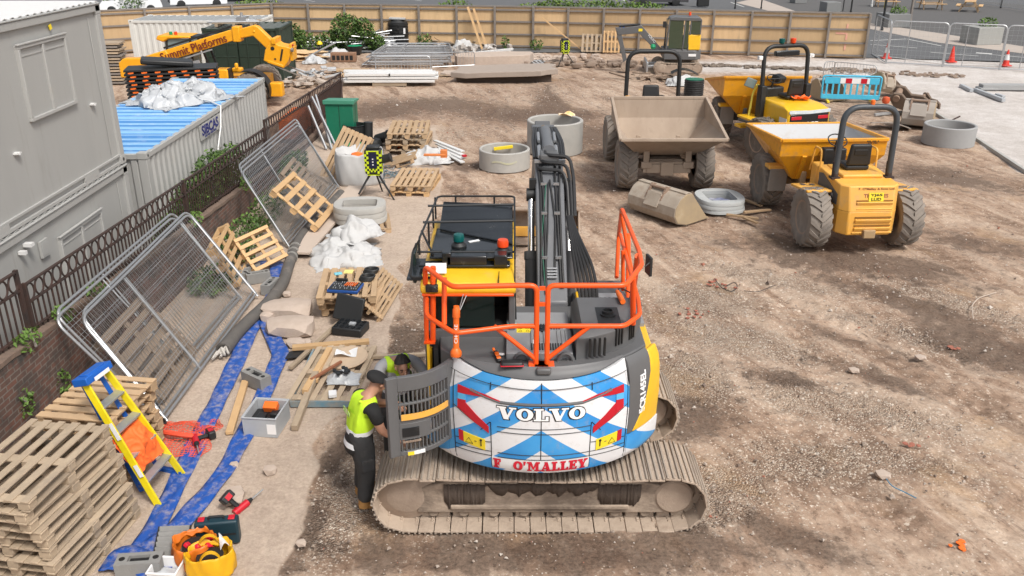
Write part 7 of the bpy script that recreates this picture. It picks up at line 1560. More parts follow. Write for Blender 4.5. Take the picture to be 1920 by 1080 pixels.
def hand(b,w,d,up,side,curl=.6):
    """palm plus five bent fingers; w wrist, d pointing direction, up = back of the hand"""
    d=d.normalized(); x=d.cross(up).normalized(); u=x.cross(d)
    b.tube([w,w+d*.03,w+d*.085],[.024,.034,.036],8)
    for k,(o,L_) in enumerate(((-.030,.066),(-.010,.076),(.011,.072),(.030,.058))):
        p=w+d*.085+x*o; pts=[p]; a=0
        for s_ in(.45,.32,.25): a+=curl*.55; pts.append(pts[-1]+(d*math.cos(a)-u*math.sin(a))*L_*s_)
        b.tube(pts,[.0095,.009,.0085,.007],6)
    p=w+d*.035+x*side*.028; b.tube([p,p+d*.03+x*side*.025-u*.01,p+d*.062+x*side*.026-u*.024],[.012,.0105,.008],6)
def build_person(label,loc,rz,J,fwd,cap,sleeve_m,hair=True):
    t=thing('person',label,'person',loc,rz); Vv=Vector
    E=[('pelvis','spine'),('spine','chest'),('chest','neckb'),('neckb','neck'),('neck','head'),('head','crown'),('head','chin')]
    for s in 'RL': E+=[('chest','clav'+s),('clav'+s,'sho'+s),('sho'+s,'elb'+s),('elb'+s,'wri'+s),('pelvis','hip'+s),('hip'+s,'knee'+s),('knee'+s,'ank'+s),('ank'+s,'toe'+s)]
    V,F=skin_mesh(J,E,'pelvis'); b=MB(); b.add(V,F)
    hd=Vv(J['head'][0]); fwd=Vv(fwd).normalized(); up=(Vv(J['crown'][0])-hd).normalized(); rt=fwd.cross(up).normalized()
    b.tube([hd+fwd*.085+up*.015,hd+fwd*.118-up*.025,hd+fwd*.10-up*.035],[.010,.015,.012],6)   # nose
    for s in(-1,1):
        b.rock(hd+rt*s*.082-up*.012-fwd*.005,(.012,.026,.034),3+s,lev=1,jit=.05)   # ears
    for s,sd in(('R',1),('L',-1)):
        w=Vv(J['wri'+s][0]); e=Vv(J['elb'+s][0]); hand(b,w,(w-e).normalized()*.7+Vv(J.get('hd'+s,((0,.3,-.3),))[0]),Vv((0,.3,1)) ,-sd,.7)
    bd=b.build('body',M_skin,t,ang=180)
    b=MB()
    for s in(-1,1): b.rock(hd+fwd*.083+rt*s*.032+up*.018,(.012,.008,.008),1,lev=1,jit=.02)
    b.build('eye',M_txtblk,bd); b=MB(); b.tube([hd+fwd*.088-up*.058+rt*.022,hd+fwd*.094-up*.060,hd+fwd*.088-up*.058-rt*.022],.005,5); b.build('mouth',mat('lip',(.33,.13,.1),.6),bd)
    b=MB()
    for s in(-1,1): b.tube([hd+fwd*.086+rt*s*.018+up*.038,hd+fwd*.080+rt*s*.048+up*.036],.006,5)
    b.build('eyebrow',M_hair,bd)
    # hair: shell over the back and top of the head
    b=MB(); c=hd+up*.012
    def cap_pt(th,ph,r): # th from up, ph around from fwd
        return c+up*math.cos(th)*r*1.12+ (fwd*math.cos(ph)*1.08+rt*math.sin(ph)*.93)*math.sin(th)*r
    b.slab(lambda a,q:cap_pt(.02+(.72+1.05*(1-math.cos(2*PI*a))/2)*q,2*PI*a,.096+.003*math.sin(23*a*6.28)),32,8,.006); b.build('hair',M_hair,bd,ang=70)
    if cap:
        b=MB(); b.slab(lambda a,q:cap_pt(.02+(1.30+.18*(1-math.cos(2*PI*a))/2)*q,2*PI*a,.113),32,8,.012)
        b.slab(lambda a,q:c+up*(.022-.03*q-.02*(2*a-1)**2)+fwd*((.11+.085*q)*math.cos((2*a-1)*.95*(1-.35*q)) )+rt*(.113*math.sin((2*a-1)*.95)),10,4,.008); b.build('cap',M_cloth,t,ang=60)
    # clothing grown from the same skeleton, a little larger
    def grow(names,edges,root,add,over={}):
        JJ={}
        for n in names:
            p,r=J[n]; r=r if isinstance(r,tuple) else (r,r); JJ[n]=(p,(r[0]+add,r[1]+add))
        JJ.update(over); return skin_mesh(JJ,[e for e in edges],root)
    mix=lambda a,c,f:tuple(Vv(J[a][0]).lerp(Vv(J[c][0]),f))
    JJ={n:J[n] for n in('pelvis','hipR','hipL','kneeR','kneeL','ankR','ankL')}
    tr={n:(J[n][0],tuple(q+.032 for q in(J[n][1] if isinstance(J[n][1],tuple) else (J[n][1],)*2))) for n in JJ}
    ed=[('pelvis','hipR'),('pelvis','hipL'),('hipR','kneeR'),('hipL','kneeL'),('kneeR','ankR'),('kneeL','ankL')]
    tr['waist']=(mix('pelvis','spine',1.0),tuple(q+.018 for q in J['spine'][1])); ed.append(('pelvis','waist'))
    V,F=skin_mesh(tr,ed,'pelvis'); b=MB(); b.add(V,F); tz=b.build('trousers',M_trous,t,ang=180)
    b=MB()
    for s in 'RL':
        k=Vv(J['knee'+s][0]); h=Vv(J['hip'+s][0]); c=h.lerp(k,.55); sg=1 if s=='R' else -1; b.box(c+Vv((sg*.088,.0,0)),(.03,.13,.17))
    b.build('cargo_pocket',M_trous,tz,bevel=.012)
    b=MB()
    for s in 'RL':
        a,c=Vv(J['ank'+s][0]),Vv(J['toe'+s][0]); b.rock(a.lerp(c,.45)+Vv((0,0,-.015)),(.062,.165,.065),4,lev=2,jit=.02,rz=math.atan2(-(c-a).x,(c-a).y)); b.tube([a+Vv((0,0,-.05)),a+Vv((0,0,.10))],.062,10)
    b.build('boot',M_boot,t,ang=60)
    up_={n:(J[n][0],tuple(q+.013 for q in(J[n][1] if isinstance(J[n][1],tuple) else (J[n][1],)*2))) for n in('spine','chest','clavR','clavL','shoR','shoL')}
    up_['neckb']=(J['neckb'][0],tuple(q+.016 for q in J['neckb'][1])); up_['hem']=(mix('pelvis','spine',-.35),tuple(q+.02 for q in J['pelvis'][1]))
    ed=[('hem','spine'),('spine','chest'),('chest','neckb')]
    for s in 'RL': up_['sl'+s]=(mix('sho'+s,'elb'+s,.72),(.062,.062)); ed+=[('chest','clav'+s),('clav'+s,'sho'+s),('sho'+s,'sl'+s)]
    V,F=skin_mesh(up_,ed,'spine'); b=MB(); b.add(V,F); b.build('shirt',sleeve_m,t,ang=180)
    # vest, with tape bands chosen by height along the torso
    ve={n:(J[n][0],tuple(q+.03 for q in J[n][1])) for n in('spine','chest','clavR','clavL')}
    ve['neckb']=(mix('chest','neckb',.75),tuple(q+.035 for q in J['neckb'][1])); ve['hem']=(mix('pelvis','spine',-1.5),tuple(q+.062 for q in J['pelvis'][1]))
    for s in 'RL': ve['sh'+s]=(mix('clav'+s,'sho'+s,.62),(.085,.075))
    ed=[('hem','spine'),('spine','chest'),('chest','neckb')]+[('chest','clav'+s) for s in 'RL']+[('clav'+s,'sh'+s) for s in 'RL']
    V,F=skin_mesh(ve,ed,'spine',3); b=MB(); n0=0; base=Vv(ve['hem'][0]); ax=(Vv(J['chest'][0])-base).normalized()
    b.v=[tuple(v) for v in V]
    b.f=list(F); b.m=[0]*len(F)
    b.build('hi_vis_vest',M_vest,t,ang=180)
    return t
def base_joints():
    J=dict(pelvis=((0,0,.95),(.150,.115)),spine=((0,.01,1.12),(.142,.105)),chest=((0,.02,1.31),(.158,.115)),neckb=((0,.03,1.45),(.085,.07)),neck=((0,.05,1.515),(.056,.056)),head=((0,.075,1.625),(.082,.092)),crown=((0,.065,1.70),(.062,.07)),chin=((0,.125,1.555),(.045,.045)))
    for s,k in(('R',1),('L',-1)):
        J.update({'clav'+s:((k*.10,.02,1.40),(.085,.075)),'sho'+s:((k*.195,.02,1.395),(.064,.064)),'elb'+s:((k*.25,.02,1.12),(.043,.043)),'wri'+s:((k*.25,.15,.90),(.030,.027)),
          'hip'+s:((k*.095,0,.86),(.098,.098)),'knee'+s:((k*.105,.02,.49),(.064,.064)),'ank'+s:((k*.11,-.03,.09),(.046,.05)),'toe'+s:((k*.125,.13,.045),(.04,.035))})
    return J
J=base_joints()   # standing worker in the cap, reaching down to the door
for n,dy,dz in(('chest',.05,-.005),('neckb',.09,-.01),('neck',.13,-.015),('head',.17,-.02),('crown',.17,-.02),('chin',.17,-.03),('clavR',.06,0),('clavL',.06,0),('shoR',.08,-.01),('shoL',.07,-.01)):
    p,r=J[n]; J[n]=((p[0],p[1]+dy,p[2]+dz),r)
J['elbR']=((.27,.15,1.13),(.045,.045)); J['wriR']=((.22,.33,.93),(.031,.028)); J['elbL']=((-.26,.2,1.14),(.045,.045)); J['wriL']=((-.18,.42,1.12),(.031,.028)); J['kneeL']=((-.11,.06,.49),(.064,.064)); J['ankL']=((-.13,.02,.09),(.046,.05)); J['toeL']=((-.15,.18,.045),(.04,.035))
m1=build_person('worker in black cap, hi-vis vest and tan boots holding the open louvred door',(-1.74,8.60,0),R(-62),J,(0,.9,-.42),True,M_cloth); m1.scale=(1.17,1.14,.955)
letters("CRCL ON",.065,plane_fn((.02,-.112,1.33),(1,0,0),(0,.12,1)),'back_lettering',mat('grey_print',(.42,.60,.20),.8),m1,width=.18)
J=base_joints()   # bent-over worker behind the door
for n,dy,dz in(('spine',.02,.0),('chest',.05,.0),('neckb',.09,-.01),('neck',.16,-.05),('head',.26,-.125),('crown',.25,-.115),('chin',.26,-.155),('clavR',.04,.03),('clavL',.04,.03),('shoR',.05,.02),('shoL',.05,.02),('hipR',-.04,0),('hipL',-.04,0),('pelvis',-.04,0)):
    p,r=J[n]; J[n]=((p[0],p[1]+dy,p[2]+dz),r)
J['clavR']=(J['clavR'][0],(.095,.085)); J['clavL']=(J['clavL'][0],(.095,.085)); J['elbR']=((.30,.30,1.10),(.045,.045)); J['wriR']=((.14,.50,1.16),(.031,.028)); J['elbL']=((-.36,.26,1.16),(.045,.045)); J['wriL']=((-.40,.44,1.36),(.031,.028))
hw=G(755,679,1.60); a=R(-158); off=Matrix.Rotation(a,3,'Z')@Vector((0,.34,0))
build_person('dark haired worker in hi-vis vest bending behind the open door',(hw.x-off.x,hw.y-off.y,0),a,J,(0,.86,-.50),False,mat('grey_shirt',(.40,.40,.42),.8)).scale=(1.08,1.05,1.03)
# ================================================================ loose digger buckets
def bucket(name,label,loc,rz,w,prof,sc,m,rot=None,group='loose digger buckets'):
    t=thing(name,label,'digger bucket',loc,rz,group,rot=rot); n=len(prof)-1
    b=MB(); b.slab(lambda a,c:(-w/2+w*a,)+tuple(float(np.interp(c*n,range(n+1),[p[k] for p in prof])) for k in(0,1)),2,n*2,.035); 
    b.build('shell',m,t,ang=30)
    for s in(-1,1): b=MB(); b.prism(prof,s*w/2-.014,s*w/2+.014,axis='X'); b.build('side_plate',MATS['side_plate_mud'],t,bevel=.005)
    b=MB(); 
    for s in(-.22,.22): b.prism([(-.02,.52),(.18,.80),(.30,.76),(.12,.48)],s-.025,s+.025,axis='X')
    b.rod((-.24,.17,.74),(.24,.17,.74),.035,10); b.rod((-.24,.05,.58),(.24,.05,.58),.035,10); b.build('hanger_lug',mat('rusty_brown',(.21,.13,.085),.85,col2=(.30,.22,.17),amt=1),t)
    b=MB(); b.box((0,-.02,.50),(.42,.03,.34),(R(-30),0,0)); b.bx(-w/2,w/2,.24,.40,.70,.745); b.build('wear_plate',m,t,bevel=.01)
    b=MB(); b.beam((-w/2,prof[0][0],prof[0][1]),(w/2,prof[0][0],prof[0][1]),.10,.03); b.build('cutting_edge',mat('worn_yellow_edge',(.45,.30,.12),.8,col2=(.36,.28,.2),amt=1,scale=3),t); t.scale=(sc,)*3; return t
BP=[(1.05,.02),(.34,.0),(.05,.09),(-.06,.26),(-.04,.44),(.10,.62),(.30,.72),(.46,.70)]
mat('side_plate_mud',(.42,.32,.19),.9,col2=(.30,.24,.17),scale=3,amt=.9,dirt=.3,dirtcol=(.45,.40,.34))
M_bk=mat('mud_grey_bucket',(.43,.375,.31),.9,col2=(.30,.245,.19),scale=2.5,amt=.9,dirt=.5,dscale=3,dirtcol=(.22,.15,.10),bump=.6)
c=G(1222,412); bucket('digger_bucket','wide mud caked digger bucket lying in front of the muddy dumper',(c.x,c.y,0),R(-52),1.45,BP,1.0,M_bk)
M_bk2=mat('grey_dusty_bucket',(.38,.34,.30),.9,col2=(.27,.24,.21),scale=3,dirt=.3,dirtcol=(.16,.11,.08),bump=.3)
c=G(1548,186); bucket('digger_bucket','grey bucket standing behind the yellow dumper, left of the light blue barrier',(c.x,c.y+.7,0),R(200),1.0,BP,1.0,M_bk2)
c=G(1660,192); bucket('digger_bucket','brown rusty bucket beside the right end of the light blue barrier',(c.x,c.y+.3,.25),0,.7,BP,.95,M_bk,rot=(R(20),R(10),R(30)))
c=G(1716,243); bucket('digger_bucket','rounded grey bucket in the pile, nearest the concrete kerb',(c.x,c.y,.05),R(-28),.8,BP,1.15,M_bk2)
def linkage(px,z,rz,label,sc=1):
    t=thing('bucket_linkage',label,'bucket linkage',G(*px)+Vector((0,0,z)),group='rusty bucket linkages',rot=(R(14),R(-18),rz)); m=MATS['dark_rust_mud']
    for s_ in(-.22,.22):
        b=MB(); b.prism([(-.5,0),(.35,.02),(.55,.22),(.5,.42),(.28,.46),(.05,.30),(-.25,.36),(-.48,.26)],s_-.05,s_+.05,axis='X'); b.build('side_cheek',m,t,bevel=.02)
    b=MB(); b.rod((-.34,.38,.32),(.34,.38,.32),.09,14); b.build('pin',MATS['rusty_brown'],t); b=MB(); b.rod((-.32,-.35,.16),(.32,-.35,.16),.08,14); b.build('pin',MATS['rusty_brown'],t); b=MB(); b.bx(-.2,.2,-.3,.2,.02,.16); b.build('web',m,t,bevel=.02); t.scale=(sc,)*3; return t
mat('dark_rust_mud',(.13,.095,.07),.9,col2=(.22,.16,.12))
linkage((1700,215),.25,R(60),'dark rusty linkage lying on top of the bucket pile',1.25); linkage((1665,178),.15,R(100),'dark rusty linkage behind the orange ball, by the light blue barrier',1.1); linkage((1738,205),.1,R(20),'brown linkage at the kerb end of the bucket pile',.8)
c=G(1668,240); b=MB(); b.slab(lambda a,q:(-.6+1.2*a,-.35+.7*q,.05+.10*math.sin(3*a)+.03*q),10,6,.03); tag(b.build('steel_plate',M_bk2,loc=c,rot=(R(-14),R(6),R(-18))),'pale curved steel plate lying in front of the bucket pile','plate')
b=MB(); b.lathe([(0,0),(.1,.03),(.13,.12),(.1,.22),(0,.25)],14); tag(b.build('orange_float',mat('orange_red_ball',(.62,.10,.03),.6),loc=G(1660,195,.75)),'orange ball among the buckets behind the near dumper','float')
# light blue chapter barrier
c=G(1592,191); t=thing('site_barrier','light blue plastic barrier with red and white band beside the buckets','barrier',c,R(-9)); W_=2.05
b=MB(); H_=.95
b.tube(fillet([(-W_/2,0,.12),(-W_/2-.02,0,H_),(W_/2+.02,0,H_),(W_/2,0,.12)],.12),.035,8); b.bx(-W_/2,W_/2,-.03,.03,.10,.27); b.bx(-W_/2+.05,W_/2-.05,-.025,.025,.66,.90)
for i in range(9): x=-W_/2+.15+i*(W_-.3)/8; b.bx(x-.035,x+.035,-.022,.022,.27,.66)
br=b.build('frame',M_bluebar,t,bevel=.008); b=MB(); b.bx(-.42,.62,-.034,-.026,.68,.88); bb=b.build('white_band',M_labw,br); b=MB(); 
for x in(-.12,.42): b.bx(x-.11,x+.11,-.04,-.032,.69,.87)
b.build('red_reflector',M_red,bb); b=MB()
for x in(-.8,.8): b.bx(x-.04,x+.04,-.35,.35,.0,.06)
b.build('foot',M_lab,t)
# manhole riser, white bag, scraps
b=MB(); pr=[(0,0)]; 
for k in range(7): z=.085*k; pr+=[(.36,z+.004),(.38,z+.02),(.38,z+.06),(.36,z+.078)]
b.lathe(pr+[(0,.595)],28); rz_=b.build('manhole_riser',M_blk,loc=G(1300,178)); tag(rz_,'stack of black ribbed riser rings with a green lid','riser rings'); b=MB(); b.lathe([(0,.60),(.35,.60),(.36,.615),(0,.625)],28); b.build('green_lid',mat('dull_green_lid',(.01,.15,.09),.5),rz_)
c=G(1283,158); b=MB(); b.slab(crumple(1.5,.9,.55,4,rough=.2),36,30,.012); wb=b.build('bulk_bag',M_bag,loc=c,rot=(0,0,R(-6)),ang=50); tag(wb,'white bulk bag with a black sheet over it behind the riser rings','bulk bag','white bulk bags'); b=MB(); b.slab(lambda a,q:(-.55+1.1*a,.05+.6*q,.52+.05*math.sin(4*a)-.12*(2*a-1)**2),10,5,.015); b.build('black_sheet',M_blk,wb)
def junk(name,label,cat,px,items,m,group=None):
    """small heap of offcuts: (dx,dy,z,L,w,h,rz,tilt)"""
    b=MB()
    for (dx,dy,z,L_,w,h,rz,tl) in items: b.box((dx,dy,z),(L_,w,h),(0,tl,rz))
    o=b.build(name,m,loc=G(*px),bevel=.004,seg=1); tag(o,label,cat,group); return o
rr=random.Random(12)
def rnd(n,sx,sy,L=(.4,1.2),w=(.06,.3),h=(.02,.06),zmax=.3,tl=.15): return [(rr.gauss(0,sx),rr.gauss(0,sy),.04+rr.uniform(0,zmax),rr.uniform(*L),rr.uniform(*w),rr.uniform(*h),rr.uniform(0,6.3),rr.uniform(-tl,tl)) for _ in range(n)]
junk('scrap_boards','broken dark boards in front of the mini excavator','scrap boards',(1222,148),rnd(16,.55,.25,zmax=.2),mat('burnt_board',(.12,.08,.055),.9,col2=(.36,.27,.2),amt=1,scale=2),'scrap heaps')
junk('scrap_boards','plywood offcuts beside the dark green container','scrap boards',(560,108),rnd(16,.7,.3,(.6,1.6),(.4,.9),(.02,.03),.25,.1),M_ply,'scrap heaps')
junk('scrap_boards','brown board scraps on the mound left of the far survey unit','scrap boards',(835,88),rnd(26,1.1,.25,(.5,1.6),(.05,.2),zmax=.3),M_woodO,'scrap heaps')
junk('scrap_boards','pale bits of packaging scattered below the telehandler forks','scrap',(560,160),rnd(26,.9,.35,(.2,.6),(.1,.35),(.03,.12),.25,.5),mat('pale_scrap',(.56,.52,.47),.8,col2=(.35,.26,.2),amt=1,scale=4),'scrap heaps')
junk('scrap_boards','grey plastic and metal scrap piled below the green container','scrap',(572,146),rnd(22,.8,.4,(.3,.9),(.1,.4),(.03,.1),.35,.5),mat('grey_scrap',(.36,.38,.40),.6,col2=(.55,.55,.55),amt=1,scale=3),'scrap heaps')
junk('scrap_boards','low heap of timber sheets in front of the long tube pile','scrap boards',(665,137),rnd(12,.6,.25,(.5,1.4),(.2,.5),(.02,.03),.15,.08),M_wood,'scrap heaps')
junk('scrap_boards','mixed white and grey rubbish at the end of the fence panel pile','scrap',(885,100),rnd(40,.9,.35,(.15,.6),(.08,.3),(.03,.2),.35,.5),mat('mixed_rubbish',(.62,.61,.59),.7,col2=(.22,.17,.13),amt=1,scale=2.2),'scrap heaps')
c=G(868,95); bagmesh(crumple(1.2,.8,.7,9),26,22,.01,'rubbish_bag',M_bag,'white rubbish bag on the scrap end of the fence panel pile','bag',c)
c=G(632,106); bagmesh(crumple(1.5,.9,.5,12),26,22,.01,'rubbish_bag',M_bag,'white sack slumped in front of the tube pile','bag',c); c=G(590,118); bagmesh(crumple(1.1,.7,.45,14),26,22,.01,'rubbish_bag',MATS['grey_scrap'],'grey sack by the hollow clay block, below the tubes','bag',c)
c=G(645,115); t=thing('clay_block','brown hollow clay block in front of the tube pile','clay block',c); b=MB(); b.bx(-.6,.6,-.2,.2,0,.42); b.build('body',mat('brown_clay',(.28,.16,.10),.9),t,bevel=.02); b=MB()
for i in range(5): b.bx(-.52+.21*i,-.37+.21*i,-.206,-.2,.08,.3)
b.build('core_hole',M_txtblk,t)
c=G(666,101); b=MB(); b.lathe([(.30,0),(.42,.4),(.44,.42),(.36,.38)],20); tb=b.build('round_tub',M_blk,loc=c); tag(tb,'black round tub holding green netting by the tube pile','tub'); b=MB(); b.lathe([(0,.40),(.3,.42),(.40,.39)],18); b.build('green_net',MATS['bright_green_plastic'],tb)
for (px,z,lb) in(((625,92),.5,'yellow hard hat on the white sack, right one'),((600,96),.35,'yellow cap end beside the grey plank')): b=MB(); b.lathe([(.16,0),(.15,.08),(.09,.15),(0,.17)],14); tag(b.build('hard_hat',M_lab,loc=G(*px)+Vector((0,0,z))),lb,'hard hat')
b=MB(); rr=random.Random(21)
for k in range(60):
    a=rr.gauss(.15,.5); L_=rr.uniform(1.2,3.2); c=Vector((rr.gauss(0,.9),rr.gauss(0,.35),.15+abs(rr.gauss(0,.28)))); d=Vector((math.cos(a),math.sin(a)*.6,rr.gauss(0,.14)))*L_/2; b.rod(c-d,c+d,.028,6)
tag(b.build('scaffold_tubes',M_steel,loc=G(672,92)),'tangled pile of galvanised tubes by the shrubs','tubes',kind=None)
timber((575,108),(628,80),.42,.06,'wide grey metal plank propped across the plywood offcuts',.1,.85,MATS['grey_tub'],'planks in the scrap')
timber((865,102),(962,92),.16,.10,'long white pipe lying on the concrete heap',.25,.45,M_white,'planks in the scrap')
timber((815,70),(845,92),.06,.04,'thin bent batten rising from the tube pile',.9,.2,M_wood,'planks in the scrap')
# stack of mesh panels lying flat, crowd barrier, white trunking
for k in range(7):
    z=.08+.085*k; o_=rr.uniform(-.3,.3); y=rr.uniform(-.2,.2); A=G(686,126); Bq=G(838,126)
    heras('mesh_fence_panel',f'{words[k] if k<6 else "top"} mesh fence panel lying in the flat pile at the far side of the yard',(A.x+o_,A.y+y,z),(Bq.x+o_,Bq.y+y,z+.03),(Bq.x+o_-.35,Bq.y+y+3.0,z+.08),(A.x+o_+.35,A.y+y+3.0,z+.08),sp=.3,r=.035)
def crowd(name,label,A,B,h,group='steel crowd barriers'):
    A,B=Vector(A),Vector(B); t=thing(name,label,'barrier',A,group=group); d=B-A; up=Vector((0,0,h)); b=MB(); b.tube(fillet([up*.0,up,d+up,d],.15),.02,6); b.tube([up*.2,d+up*.2],.018,6); b.build('frame',M_steel,t); b=MB(); n=int(d.length/.13)
    for i in range(1,n): b.rod(d*i/n+up*.2,d*i/n+up,.008,5)
    b.build('bar',M_steel,t)
crowd('crowd_barrier','crowd barrier standing in front of the white trunking',G(706,153),G(808,153),1.05); crowd('crowd_barrier','crowd barrier at the right end of the panel pile',G(810,132),G(890,128),.75)
crowd('crowd_barrier','small crowd barrier end-on beside the light blue barrier',G(1542,150),G(1562,148),.75); crowd('crowd_barrier','crowd barrier lying behind the light blue barrier, far strip',G(1562,142),G(1640,150),.6)
t=thing('trunking_stack','stack of long white metal trunking on a pallet, far left of the yard','trunking',G(733,157),R(1)); b=MB(); rr=random.Random(30)
for k in range(3):
    for j in range(4): x=rr.uniform(-.15,.15); b.box((x,-.45+.3*j,.19+.13*k),(3.7,.26,.10),(0,0,rr.uniform(-.02,.02)))
b.build('trunking',M_white,t,bevel=.01); b=MB(); b.bx(-.7,.7,-.55,.6,0,.13); b.build('pallet_base',M_woodO,t)
b=MB(); b.rod((.0,-.60,.46),(.05,-.585,.46),.05,10); b.build('round_hole',M_txtblk,t)
timber((800,142),(1000,136),.10,.05,'brown beam beyond the white trunking',.05,.05,M_woodO,'planks in the scrap')
# black tank
t=thing('water_tank','tall black ribbed plastic tank against the hoarding','tank',G(748,87)); pr=[(0,0),(.52,0)]
for k in range(7): z=.06+.17*k; pr+=[(.54,z),(.55,z+.12),(.51,z+.145)]
b=MB(); b.lathe(pr+[(.52,1.26),(.40,1.36),(.36,1.40),(0,1.42)],24); b.build('barrel',M_blk,t); b=MB(); b.box((0,0,1.46),(.85,.7,.07),(0,.03,0)); b.build('lid_board',MATS['grey_tub'],t,bevel=.01); b=MB(); b.box((.38,-.42,.85),(.1,.02,.3)); b.build('white_label',M_labw,t); b=MB(); b.tube([(.1,-.55,1.2),(.12,-.58,.6),(.1,-.56,.1)],.02,6); b.box((.05,-.55,.95),(.12,.08,.1)); b.build('tap_pipe',M_blk,t)
# broken concrete in the middle distance
def broken(label,px,w,d,h,seed,m=M_rubble,rz=0,dz=0):
    rr=random.Random(seed); N=18; P=[]
    for i in range(N): a=2*PI*i/N; e=.55; k=1+rr.uniform(-.1,.08); P.append((w/2*k*math.copysign(abs(math.cos(a))**e,math.cos(a)),d/2*k*math.copysign(abs(math.sin(a))**e,math.sin(a))))
    b=MB(); b.prism(P,0,h,axis='Z'); o=b.build('broken_slab',m,bevel=.02,loc=G(*px)+Vector((0,0,dz)),rot=(R(rr.uniform(-2,2)),R(rr.uniform(-2,2)),rz)); tag(o,label,'concrete slab','broken concrete slabs'); return o
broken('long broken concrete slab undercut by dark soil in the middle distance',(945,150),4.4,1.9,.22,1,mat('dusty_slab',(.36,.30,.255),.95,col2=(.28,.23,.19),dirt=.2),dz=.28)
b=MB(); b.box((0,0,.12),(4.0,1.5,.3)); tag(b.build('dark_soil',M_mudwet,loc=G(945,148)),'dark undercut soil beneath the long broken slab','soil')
broken('broken concrete slab by the white pipe, behind the long one',(925,118),3.6,1.6,.42,2,rz=.1); broken('small broken slab left of the long one',(862,140),1.6,1.0,.12,3,M_rubble)
b=MB(); rr=random.Random(44)
for k in range(70): b.rock((rr.gauss(0,1.6),rr.gauss(0,.5),.1),(rr.uniform(.08,.3),rr.uniform(.08,.25),rr.uniform(.05,.2)),k)
tag(b.build('rubble_mound',M_rubble,loc=G(1000,112)),'low mound of rubble and soil before the hoarding','rubble',kind='stuff')
b=MB()
for k in range(60): b.rock((rr.gauss(0,1.3),rr.gauss(0,.35),.1),(rr.uniform(.1,.35),rr.uniform(.08,.25),rr.uniform(.05,.2)),k)
tag(b.build('rubble_mound',mat('brown_soil_lumps',(.22,.16,.12),.95,col2=(.35,.28,.23)),loc=G(1125,122)),'brown soil heap between the far survey unit and the mini excavator','rubble',kind='stuff')
t=thing('drain_grating','grey slatted grating lying by the far survey unit','grating',G(1028,118),R(12)); b=MB()
for i in range(9): b.bx(-.8+.2*i,-.72+.2*i,-.5,.5,0,.07)
b.bx(-.85,.9,-.55,-.48,0,.08); b.bx(-.85,.9,.48,.55,0,.08); b.build('slat',M_tub,t)
b=MB(); rr=random.Random(50)
for k in range(150): x=rr.uniform(0,1); p=G(1290+320*x,122+10*x); b.rock((p.x,p.y+rr.gauss(0,.18),.03),(rr.uniform(.06,.25),rr.uniform(.05,.15),rr.uniform(.03,.1)),k)
tag(b.build('trench_soil',mat('trench_soil',(.13,.105,.085),.95,col2=(.26,.21,.17),amt=1,scale=3)),'dark crumbled soil along the trench edge below the hoarding','soil',kind='stuff')
b=MB()
for k in range(80): x=rr.uniform(0,1); p=G(1545+260*x,130+14*x); b.rock((p.x+rr.gauss(0,.3),p.y+rr.gauss(0,.3),.03),(rr.uniform(.06,.22),rr.uniform(.05,.15),rr.uniform(.03,.09)),k+500)
tag(b.build('rubble_strip',MATS['brown_soil_lumps']),'strip of brown rubble along the pale yard behind the light blue barrier','rubble',kind='stuff')
for (a,c_,lb) in(((1802,160),(1822,170),'short steel beam on the pale yard, farther'),((1828,168),(1882,188),'long steel beam on the pale yard, middle'),((1868,178),(1882,182),'steel offcut on the pale yard, nearest')): timber(a,c_,.14,.12,lb,.06,.06,M_tub,'steel beams on the yard')
t=thing('concrete_beam','pale precast beam lying on the yard at the right edge','beam',G(1885,168),R(-2)); b=MB(); b.bx(-1.0,1.6,-.2,.2,0,.22); b.bx(-1.1,-.4,-.24,.24,.0,.1); b.build('body',MATS['grey_concrete'],t,bevel=.02)
timber((1765,235),(1800,218),.04,.04,'thin rusty bar lying by the right hand ring',.05,.25,M_rust,'steel beams on the yard')
timber((1640,215),(1735,205),.08,.08,'long steel edge bar along the kerb beside the bucket pile',.05,.05,MATS['grey_concrete'],'steel beams on the yard')
# right-hand road side: mesh fencing, cones, planters, posts, tables
Q=[(1634,100,-1),(1662,116,0),(1768,122,0),(1875,128,0),(1985,133,0)]
for k,(a,c_) in enumerate(zip(Q[:-1],Q[1:])):
    A,B=G(a[0],a[1]+3),G(c_[0]-2,c_[1]+3); heras('mesh_fence_panel',['short end','first full','second full','third full'][k]+' upright mesh fence panel along the road, counted from the hoarding',A,B,B+Vector((0,0,1.95)),A+Vector((0,0,1.95)),sp=.2,r=.03)
def cone(px,label,white):
    t=thing('traffic_cone',label,'traffic cone',G(*px)+Vector((0,0,.02)),group='traffic cones by the road'); b=MB(); b.bx(-.2,.2,-.2,.2,0,.05); b.lathe([(.15,.05),(.035,.72),(0,.73)],18); b.build('body',M_cone,t,ang=40); 
    if white: b=MB(); b.lathe([(.118,.27),(.072,.52)],18); b.lathe([(.121,.27),(.075,.52)],18); b.build('white_band',M_white,t)
cone((1661,110),'red and white cone nearest the hoarding end',True); cone((1783,117),'plain red cone between the two banded cones',False); cone((1885,124),'red and white cone nearest the right edge',True)
def planter(px,w,h,label,bush,seed,m=None):
    t=thing('planter',label,'planter',G(*px)+Vector((0,0,.03)),R(10),'planters on the plaza'); b=MB(); b.bx(-w/2,w/2,-w/2,w/2,0,h); b.build('box',m or MATS['zinc'],t,bevel=.02)
    if bush: b=MB(); leaves(b,(w*.2,0,h+.15),(w*.35,w*.3,.35),160,.16,seed); b.build('foliage',M_leafB,t,smooth=False)
mat('zinc',(.20,.205,.205),.6,col2=(.16,.165,.165),dirt=.2); mat('pale_zinc',(.34,.34,.32),.6,col2=(.28,.28,.27))
